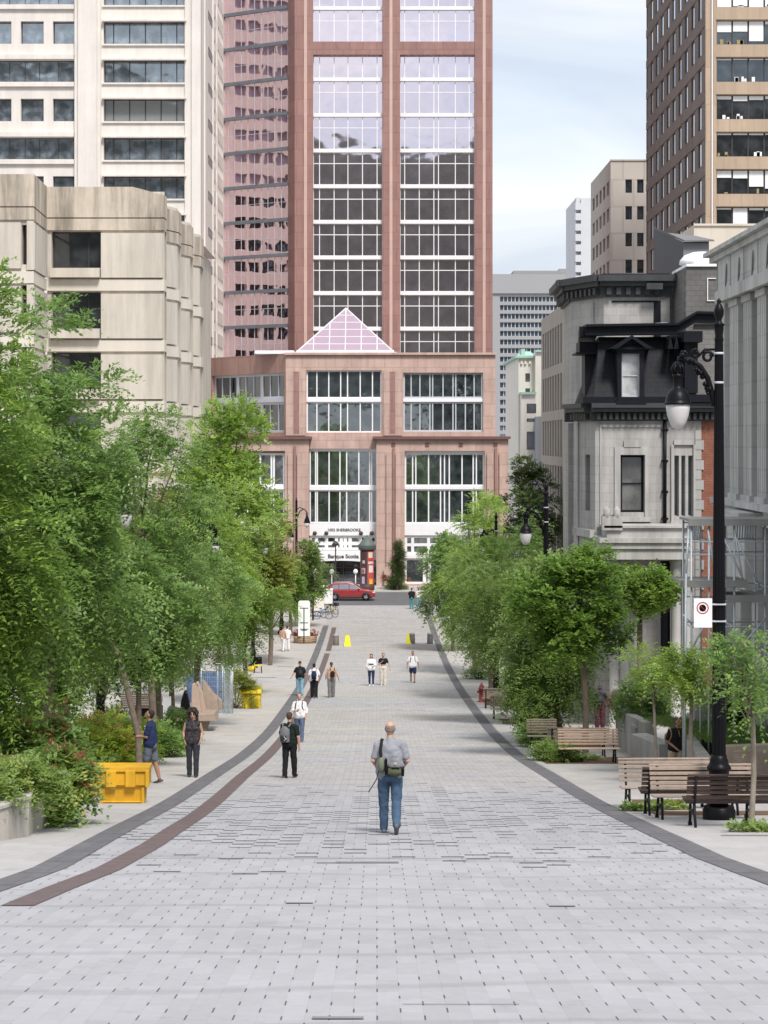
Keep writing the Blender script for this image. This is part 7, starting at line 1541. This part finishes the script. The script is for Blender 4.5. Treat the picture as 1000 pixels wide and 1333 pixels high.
    if top is not None:
        torso(tp, 0.016); crop = sleeve in ('crop', 'croptee')
        for i in (0, 1):
            S_, E, Wp = arm[i]
            if sleeve in ('tee', 'croptee'): cap(tp, S_, 0.066, S_.lerp(E, 0.72), 0.060)
            elif sleeve == 'long': cap(tp, S_, 0.064, E, 0.052); cap(tp, E, 0.052, E.lerp(Wp, 0.92), 0.040)
            elif sleeve == 'half': cap(tp, S_, 0.066, E, 0.056); cap(tp, E, 0.054, E.lerp(Wp, 0.35), 0.050)
        if not crop and not pants == 'tucked': 
            cap(tp, sh((-0.075*bw, 0, 1.22)), 0.105*bw+0.02, sh((-0.085*bw, 0, 0.97)), 0.118*bw+0.024, 14); cap(tp, sh((0.075*bw, 0, 1.22)), 0.105*bw+0.02, sh((0.085*bw, 0, 0.97)), 0.118*bw+0.024, 14); cap(tp, sh((-0.08*bw, 0, 0.95)), 0.112*bw+0.024, sh((0.08*bw, 0, 0.95)), 0.112*bw+0.024, 14)
        if crop: tp = MB(); ell(tp, sh((0, 0.0, 1.28)), (0.19*bw, 0.155, 0.18)); cap(tp, sh((-0.14*bw, -0.01, 1.385)), 0.08, sh((0.14*bw, -0.01, 1.385)), 0.08); [cap(tp, arm[i][0], 0.063, arm[i][0].lerp(arm[i][1], 0.5), 0.056) for i in (0, 1) if sleeve == 'croptee']
        remeshed(tp, 'shirt', tm, B, vx*s*1.0, fold=0.035)
    bt = MB(); ell(bt, sh((0, -0.005, 0.955)), (0.165*bw+0.014, 0.118*bw+0.018, 0.125)); ell(bt, sh((0, -0.03, 0.90)), (0.15*bw+0.012, 0.11*bw+0.02, 0.09))
    for i in (0, 1):
        a, b, c, _ = J[i]; a, b, c = [Vector((q.x, q.y, q.z+dzr)) for q in (a, b, c)]
        if pants == 'shorts': cap(bt, a, 0.104*bw, a.lerp(b, 0.78), 0.092*bw)
        elif pants == 'skinny' : cap(bt, a, 0.098*bw, b, 0.064*bw); cap(bt, b, 0.064*bw, b.lerp(c, 0.95), 0.046)
        elif pants == 'wide': cap(bt, a, 0.108*bw, b, 0.092*bw); cap(bt, b, 0.092*bw, b.lerp(c, 0.98), 0.085)
        else: cap(bt, a, 0.104*bw, b, 0.075*bw); cap(bt, b, 0.075*bw, b.lerp(c, 1.0), 0.060)
    remeshed(bt, 'trousers' if pants != 'shorts' else 'shorts', bm_, B, vx*s*1.0, fold=0.03)
    for i in (0, 1):
        a, b, c, ang = J[i]; c = Vector((c.x, c.y, c.z+dzr)); dn = Vector((0, sin(ang), -cos(ang))); fwd = Vector((0, cos(ang), sin(ang))); f = MB()
        hl = c+dn*0.045-fwd*0.045; tp_ = c+dn*0.045+fwd*0.15; cap(f, hl, 0.040, c+dn*0.04+fwd*0.06, 0.043); cap(f, c+dn*0.045+fwd*0.05, 0.042, tp_, 0.034); cap(f, c+dn*0.0, 0.045, c+dn*0.035, 0.046)
        sh_o = remeshed(f, 'shoe', mat('shoe %.2f %.2f' % (shoes[0], shoes[2]), shoes, 0.6, 0.1), B, 0.012*s if near else 0.018)
        so_ = MB(); so_.cap(sc(hl+dn*0.022), 0.034*s, sc(tp_+dn*0.02), 0.028*s, 8); so_.build('sole', mat('shoe sole %.2f' % shoes[0], (0.10, 0.10, 0.11) if shoes[0] == 0.10 else ((0.55, 0.54, 0.52) if shoes[0] < 0.5 else (0.4, 0.4, 0.4)), 0.7), sh_o)
    # hair, eyes
    kind, hc = hair; hm = mat('hair '+hc, HAIR[hc], 0.7, 0.3, 20, bump=0.8, bscale=60); hb = MB()
    if kind == 'short': hell(hb, (0, -0.022, 0.045), (0.082, 0.092, 0.085)); hell(hb, (0, -0.045, 0.0), (0.078, 0.065, 0.08))
    elif kind == 'balding': hell(hb, (0, -0.040, -0.008), (0.086, 0.070, 0.052)); hell(hb, (0, -0.05, 0.03), (0.075, 0.06, 0.045)); 
    elif kind == 'long': hell(hb, (0, -0.02, 0.042), (0.09, 0.098, 0.09)); hell(hb, (0, -0.055, -0.06), (0.092, 0.06, 0.15)); hell(hb, (0, -0.06, -0.18), (0.08, 0.045, 0.13))
    elif kind == 'bun': hell(hb, (0, -0.022, 0.042), (0.083, 0.093, 0.085)); hell(hb, (0, -0.09, 0.06), (0.045, 0.045, 0.045))
    elif kind == 'pony': hell(hb, (0, -0.022, 0.042), (0.083, 0.093, 0.085)); hell(hb, (0, -0.10, -0.02), (0.03, 0.03, 0.10))
    elif kind == 'curly':
        rr = random.Random(4)
        hell(hb, (0, -0.035, 0.05), (0.115, 0.11, 0.105))
        for k in range(46):
            a, b = rr.uniform(0, 2*pi), rr.uniform(-0.5, 1.3); q = (0.125*cos(a)*cos(b), -0.03+0.115*sin(a)*cos(b), 0.03+0.12*sin(b))
            if q[1] > 0.055 and q[2] < 0.06: continue
            hell(hb, q, (0.034,)*3, 8, 6)
        for sg in (-1, 1):
            for k in range(5): hell(hb, (sg*(0.10+0.01*(k % 2)), -0.02, -0.03-0.035*k), (0.038, 0.045, 0.036), 8, 6)
    elif kind == 'hood': hell(hb, (0, -0.015, 0.03), (0.098, 0.108, 0.112)); hell(hb, (0, -0.05, -0.13), (0.14, 0.09, 0.07))
    elif kind == 'cap': hell(hb, (0, -0.01, 0.06), (0.085, 0.10, 0.07)); hell(hb, (0, 0.10, 0.045), (0.065, 0.06, 0.012))
    remeshed(hb, 'hair' if kind not in ('hood', 'cap') else kind, hm if cap_ is None else cap_, B, 0.010*s if near else 0.014, fold=0.03 if kind == 'curly' else 0.0)
    em = mat('eye', (0.02, 0.015, 0.015), 0.3, 0.0)
    for sg in (-1, 1): e = MB(); q = tuple(hp_((sg*0.031, 0.081, 0.012))*s); e.ell(q, (0.012*s, 0.008*s, 0.007*s), 8, 6); e.build('eye', em, B)
    e = MB(); q = tuple(hp_((0, 0.094, -0.055))*s); e.ell(q, (0.021*s, 0.006*s, 0.005*s), 8, 6); e.build('mouth', mat('lips', (0.28, 0.10, 0.09), 0.5, 0.02), B)
    return B, dict(s=s, sh=sh, hp=hp_, arm=arm, B=B, rz=rz, up=dzr)
def worn(P, name, label, cat, parts, vox=0.014, bag=False):
    """a thing carried by a person: own top-level object in the person's frame; parts = (part name, material, builder(mb))"""
    B = P['B']; o = empty(name, tuple(B.location), label, cat, None, P['rz'])
    for nm, m, fn in parts:
        mb = MB(); fn(mb); remeshed(mb, nm, m, o, vox)
    return o
def backpack(P, label, m, m2, w=0.15, hgt=0.22, cx=0.0, extra=None):
    s, sh = P['s'], P['sh']
    def body(mb): mb.ell(tuple(sh((cx, -0.20, 1.19))*s), (w*s, 0.095*s, hgt*s), 16, 12); c = sh((cx, -0.17, 1.17))*s; mb.box(c.x-w*0.85*s, c.x+w*0.85*s, c.y-0.07*s, c.y+0.05*s, c.z-hgt*0.9*s, c.z+hgt*0.75*s)
    def pocket(mb): mb.ell(tuple(sh((cx, -0.275, 1.10))*s), (w*0.72*s, 0.04*s, hgt*0.45*s), 14, 10)
    def straps(mb):
        for sg in (-1, 1):
            q = [(cx+sg*0.09, -0.14, 1.38), (cx+sg*0.11, -0.05, 1.462), (cx+sg*0.11, 0.07, 1.42), (cx+sg*0.12, 0.128, 1.30), (cx+sg*0.15, 0.10, 1.16), (cx+sg*0.17, -0.06, 1.08)]
            for a, b in zip(q, q[1:]): mb.cap(tuple(sh(a)*s), 0.022*s, tuple(sh(b)*s), 0.022*s, 8)
    pr = [('bag_body', m, body), ('pocket', m2, pocket), ('strap', m, straps)]
    if extra: pr.append(extra(P))
    return worn(P, 'backpack', label, 'backpack', pr)

jean = mat('cloth blue denim', (0.055, 0.095, 0.155), 0.85, 0.35, 4, bump=0.7, bscale=14, spec=0.2); jean2 = cloth('light denim', (0.20, 0.36, 0.46)); navy = cloth('navy', (0.022, 0.032, 0.085)); blackc = cloth('black', (0.014, 0.014, 0.016)); char_ = cloth('charcoal', (0.035, 0.038, 0.048))
greyt = cloth('heather grey', (0.25, 0.255, 0.285)); whitec = cloth('white', (0.72, 0.71, 0.72)); dgreen = cloth('black green', (0.010, 0.018, 0.016)); khaki = cloth('khaki', (0.44, 0.36, 0.26)); greyp = cloth('grey trousers', (0.18, 0.18, 0.185)); teal = cloth('teal', (0.07, 0.25, 0.26)); maroon = cloth('maroon', (0.075, 0.022, 0.035)); cream = cloth('cream', (0.62, 0.57, 0.50)); tan_ = cloth('tan', (0.45, 0.30, 0.22)); pinkc = cloth('pink', (0.45, 0.16, 0.15))
olive = cloth('olive canvas', (0.080, 0.088, 0.048)); greyb = cloth('grey nylon', (0.16, 0.16, 0.175)); gshort = cloth('grey shorts', (0.12, 0.14, 0.16)); slateb = cloth('slate blue', (0.12, 0.15, 0.24))

# man walking away in the middle
o, P = person('balding man in grey tee and blue jeans walking away down the middle of the street', 508, 1085, 1.80, 0.0, greyt, jean, shoes=(0.10, 0.11, 0.13), hair=('balding', 'grey'), legs=((0.12, 0.03), (-0.10, 0.70)), build=1.0, near=True, head=(-0.12, 0.0),
              arms=(((-0.265, -0.03, 1.14), (-0.22, 0.17, 1.03)), ((0.265, -0.03, 1.14), (0.22, 0.17, 1.03))))
s, sh = P['s'], P['sh']
def q_(fn_pts, r):
    def f(mb):
        for a, b in zip(fn_pts, fn_pts[1:]): mb.cap(tuple(sh(a)*s), r*s, tuple(sh(b)*s), r*s, 8)
    return f
worn(P, 'sling_bag', 'olive camera sling bag worn across the balding man\'s back', 'bag', [
    ('bag_body', olive, lambda mb: (mb.ell(tuple(sh((0.075, -0.20, 0.995))*s), (0.125*s, 0.085*s, 0.070*s), 16, 10), mb.box(*[k*s for k in (-0.04, 0.185)], -0.255*s, -0.13*s, (0.955+P['up'])*s, (1.05+P['up'])*s))),
    ('side_pouch', mat('olive grey canvas', (0.14, 0.155, 0.11), 0.8, 0.15, 8), lambda mb: mb.ell(tuple(sh((-0.135, -0.185, 1.10))*s), (0.065*s, 0.075*s, 0.125*s), 14, 10)),
    ('lid', greyb, lambda mb: (mb.ell(tuple(sh((0.075, -0.185, 1.085))*s), (0.125*s, 0.07*s, 0.055*s), 14, 10))),
    ('buckle', black_m, lambda mb: (mb.box(*[k*s for k in (0.02, 0.14)], -0.275*s, -0.25*s, (1.045+P['up'])*s, (1.075+P['up'])*s), mb.box(*[k*s for k in (0.17, 0.215)], -0.26*s, -0.15*s, (0.93+P['up'])*s, (1.06+P['up'])*s), mb.box(*[k*s for k in (-0.085, -0.045)], -0.27*s, -0.15*s, (0.95+P['up'])*s, (1.2+P['up'])*s))),
    ('strap', blackc, lambda mb: (q_([(-0.14, -0.19, 1.18), (-0.15, -0.15, 1.32), (-0.13, -0.05, 1.468), (-0.09, 0.08, 1.42), (0.03, 0.14, 1.25), (0.2, 0.02, 1.06), (0.19, -0.15, 1.0)], 0.026)(mb))),
    ('loose_strap', blackc, lambda mb: (q_([(-0.18, -0.16, 1.0), (-0.21, -0.19, 0.88), (-0.27, -0.19, 0.78), (-0.335, -0.19, 0.68)], 0.011)(mb))),
    ('badge', mat('badge cream', (0.42, 0.38, 0.22), 0.6, 0.05), lambda mb: mb.box(0.055*s, 0.10*s, -0.262*s, -0.24*s, (1.10+P['up'])*s, (1.145+P['up'])*s))], 0.011)

o, P = person('man in navy tee and grey shorts reading his phone beside the yellow crate', 196, 1020, 1.76, R(78), navy, gshort, shoes=(0.07, 0.05, 0.045), hair=('short', 'dark'), skin=SK2, pants='shorts', legs=((0.22, 0.10), (-0.20, 0.06)), near=True, head=(-0.35, 0.0),
              arms=(((-0.24, 0.02, 1.14), (-0.10, 0.27, 1.11)), ((0.24, 0.02, 1.14), (0.10, 0.27, 1.11))))
s, sh = P['s'], P['sh']
worn(P, 'mobile_phone', 'dark phone in the hands of the man in navy', 'phone', [('case', black_m, lambda mb: mb.cap(tuple(sh((0.0, 0.36, 1.10))*s), 0.022, tuple(sh((0.0, 0.42, 1.17))*s), 0.022, 8))])
mb = MB(); B = P['B']
e = MB(); e.ell(tuple(sh((-0.02, 0.122, 1.28))*s), (0.055, 0.012, 0.055), 12, 8); e.build('shirt_print', mat('shirt print', (0.5, 0.52, 0.5), 0.8, 0.3, 30), B)
for zz in (1.36, 1.22, 1.18): e = MB(); c = sh((-0.02, 0.124 if zz > 1.2 else 0.118, zz))*s; e.box(c.x-0.07, c.x+0.07, c.y-0.012, c.y+0.006, c.z-0.012, c.z+0.012); e.build('shirt_print', mat('shirt print', (0.5, 0.52, 0.5), 0.8, 0.3, 30), B)

o, P = person('woman with big curly dark hair and sunglasses walking towards us on the left walk', 251, 1012, 1.70, pi, mat('floral black', (0.045, 0.04, 0.045), 0.8, 1.0, 22, spec=0.2), char_, shoes=(0.03, 0.03, 0.035), hair=('curly', 'dark'), skin=SK, pants='tapered', legs=((0.10, 0.08), (-0.08, 0.05)), female=True, near=True, sleeve='none', build=0.94,
              arms=(((-0.24, -0.06, 1.15), (-0.20, 0.04, 0.97)), ((0.24, -0.06, 1.15), (0.20, 0.04, 0.97))))
s, sh, hp_ = P['s'], P['sh'], P['hp']
e = MB()
for sg in (-1, 1): e.ell(tuple(hp_((sg*0.034, 0.095, 0.012))*s), (0.027, 0.008, 0.02), 10, 6)
e.tube([tuple(hp_((-0.07, 0.09, 0.02))*s), tuple(hp_((0.07, 0.09, 0.02))*s)], 0.004, 5); e.build('sunglasses', black_m, P['B'])

def grey_detail(P):
    s, sh = P['s'], P['sh']; return ('reflective_trim', mat('reflective trim', (0.6, 0.6, 0.62), 0.5, 0.05), lambda mb: (mb.cap(tuple(sh((-0.03, -0.315, 1.17))*s), 0.012, tuple(sh((0.02, -0.318, 1.10))*s), 0.012, 6), mb.cap(tuple(sh((-0.02, -0.31, 1.03))*s), 0.012, tuple(sh((0.06, -0.31, 1.10))*s), 0.012, 6)))
o, P = person('man in black tee and black trousers with grey backpack walking away left of centre', 377, 1013, 1.64, R(-22), dgreen, blackc, shoes=(0.03, 0.03, 0.035), hair=('short', 'brown'), skin=SK, legs=((-0.10, 0.04), (0.14, 0.03)), near=True,
              arms=(((-0.26, 0.0, 1.12), (-0.24, 0.12, 0.93)), ((0.27, -0.04, 1.12), (0.27, 0.02, 0.86))))
backpack(P, 'grey and black nylon backpack with white trim worn by the man in black', greyb, char_, 0.145, 0.215, -0.05, grey_detail)

o, P = person('man in white shirt and blue trousers looking at a phone, behind the man in black', 390, 966, 1.70, R(172), whitec, slateb, shoes=(0.22, 0.10, 0.05), hair=('short', 'brown'), legs=((0.05, 0.03), (-0.22, 0.15)), head=(-0.3, 0.0), sleeve='half', voxel=0.013,
              arms=(((-0.25, 0.0, 1.14), (-0.24, 0.08, 0.92)), ((0.24, 0.02, 1.14), (0.08, 0.24, 1.14))))
s, sh = P['s'], P['sh']
worn(P, 'mobile_phone', 'dark phone held before the chest of the man in the white shirt', 'phone', [('case', black_m, lambda mb: mb.cap(tuple(sh((0.03, 0.30, 1.15))*s), 0.025, tuple(sh((-0.02, 0.36, 1.20))*s), 0.025, 8))])
backpack(P, 'black backpack straps over the white shirt of the man with the phone', blackc, char_, 0.13, 0.19)
W = dict(group='walkers in the middle distance')
def med(*a, **k): return person(*a, voxel=0.018, **k)
o, P = med('person in black tee and light jeans with small backpack, left of the trio walking away', 390.5, 906, 1.74, R(8), blackc, jean2, hair=('bun', 'brown'), legs=((0.15, 0.1), (-0.15, 0.1)), arms=(((-0.30, -0.02, 1.17), (-0.42, -0.02, 0.97)), ((0.27, -0.03, 1.13), (0.28, 0.05, 0.90))))
backpack(P, 'small dark backpack on the left walker of the trio', char_, blackc, 0.10, 0.16)
o, P = med('person in white tee and black trousers with black backpack, middle of the trio walking away', 409, 909, 1.70, 0.0, whitec, blackc, hair=('short', 'black'), pants='wide', shoes=(0.5, 0.45, 0.42), legs=((0.12, 0.05), (-0.1, 0.15)))
backpack(P, 'large black backpack on the middle walker of the trio', navy, blackc, 0.14, 0.22)
o, P = med('woman in tan top and grey trousers, right of the trio walking away', 431.5, 908, 1.74, R(10), tan_, greyp, hair=('pony', 'brown'), pants='wide', shoes=(0.05, 0.04, 0.04), legs=((-0.1, 0.06), (0.1, 0.04)), female=True, sleeve='none', arms=(((-0.28, -0.03, 1.13), (-0.26, 0.1, 0.95)), ((0.28, -0.04, 1.13), (0.36, 0.02, 0.92))))
backpack(P, 'round black bag on the back of the woman in tan', blackc, blackc, 0.12, 0.15, 0.03)
o, P = med('woman in white top and navy jeans with chest strap walking towards us', 483.5, 893, 1.72, pi, whitec, navy, hair=('long', 'brown'), shoes=(0.7, 0.7, 0.72), pants='skinny', legs=((0.1, 0.06), (-0.06, 0.1)), female=True, sleeve='half', arms=(((-0.24, -0.03, 1.15), (-0.12, 0.14, 1.1)), ((0.25, -0.03, 1.13), (0.24, 0.05, 0.92))))
s, sh = P['s'], P['sh']; worn(P, 'waist_bag', 'black strap bag across the chest of the woman in white', 'bag', [('strap', blackc, q_([(-0.17, 0.05, 1.14), (-0.08, 0.145, 1.2), (0.08, 0.15, 1.2), (0.18, 0.05, 1.12)], 0.026))])
o, P = med('woman in black crop top and white trousers walking towards us beside the woman in white', 499, 892, 1.74, pi, blackc, cream, hair=('pony', 'brown'), shoes=(0.72, 0.7, 0.7), pants='wide', legs=((0.05, 0.03), (-0.05, 0.06)), female=True, sleeve='croptee', arms=(((-0.30, -0.03, 1.14), (-0.36, 0.05, 0.92)), ((0.24, 0.03, 1.13), (0.08, 0.17, 1.28))))
o, P = med('man in white tee and navy shorts striding towards us on the right of the street', 537.5, 889, 1.74, pi, whitec, navy, hair=('short', 'black'), skin=SK2, pants='shorts', legs=((0.12, 0.1), (-0.3, 0.4)), shoes=(0.02, 0.02, 0.025), arms=(((-0.29, -0.05, 1.13), (-0.33, -0.0, 0.90)), ((0.29, -0.04, 1.13), (0.31, 0.0, 0.90))))
backpack(P, 'dark straps and backpack on the man in white tee and navy shorts', blackc, char_, 0.12, 0.18)
o, P = med('person in black tee and teal trousers at the foot of the street by the trees', 536, 793, 1.9, 0.0, blackc, teal, hair=('short', 'brown'), pants='long', legs=((0.05, 0.02), (-0.05, 0.02)))
o, P = med('person in pale clothes half hidden by leaves beside the one in teal', 545, 791, 1.75, 0.1, cream, jean2, hair=('short', 'brown'), legs=((0.05, 0.02), (-0.05, 0.02)))
o, P = med('person in white shirt and pale trousers near the totem sign', 386.5, 815, 1.8, 0.3, whitec, cream, hair=('short', 'black'), skin=SK3, legs=((0.1, 0.05), (-0.1, 0.05)))
o, P = med('person in tan top and white trousers under the far left trees', 368.5, 848, 1.72, -0.6, tan_, whitec, hair=('short', 'brown'), legs=((0.1, 0.05), (-0.1, 0.05)))
o, P = med('person in all white beside the one in tan under the far left trees', 374, 847, 1.70, 0.4, whitec, whitec, hair=('short', 'brown'), legs=((0.1, 0.05), (-0.1, 0.05)))
o, P = med('person in pink leaning over the bicycles by the rack', 414, 797, 1.6, -0.8, pinkc, cream, hair=('long', 'brown'), legs=((0.2, 0.1), (-0.1, 0.05)), lean=0.25)
# right side
o, P = person('person with purple hood, black top and maroon trousers seen from behind near the mansion', 781, 948, 1.70, 0.05, blackc, maroon, hair=('hood', 'purple'), skin=SK3, build=1.1, D=76.5, voxel=0.014, pants='wide', arms=(((-0.30, -0.03, 1.14), (-0.31, 0.04, 0.90)), ((0.30, -0.03, 1.14), (0.29, 0.10, 1.0))))
backpack(P, 'black backpack with grey straps on the person in the purple hood', char_, blackc, 0.14, 0.21)
o, P = person('man in black tee and khaki trousers walking behind the light bench, head down', 880, 985, 1.72, R(200), blackc, khaki, hair=('short', 'brown'), skin=SK2, build=1.08, D=52.5, dz=-0.28, lean=0.10, voxel=0.013, legs=((0.15, 0.1), (-0.15, 0.1)), head=(-0.35, 0.5), arms=(((-0.28, -0.03, 1.12), (-0.27, 0.08, 0.90)), ((0.26, 0.0, 1.12), (0.12, 0.2, 0.96))))
backpack(P, 'tan satchel behind the man in khaki trousers', mat('tan leather', (0.20, 0.13, 0.07), 0.6, 0.1), cream, 0.15, 0.16, 0.1)
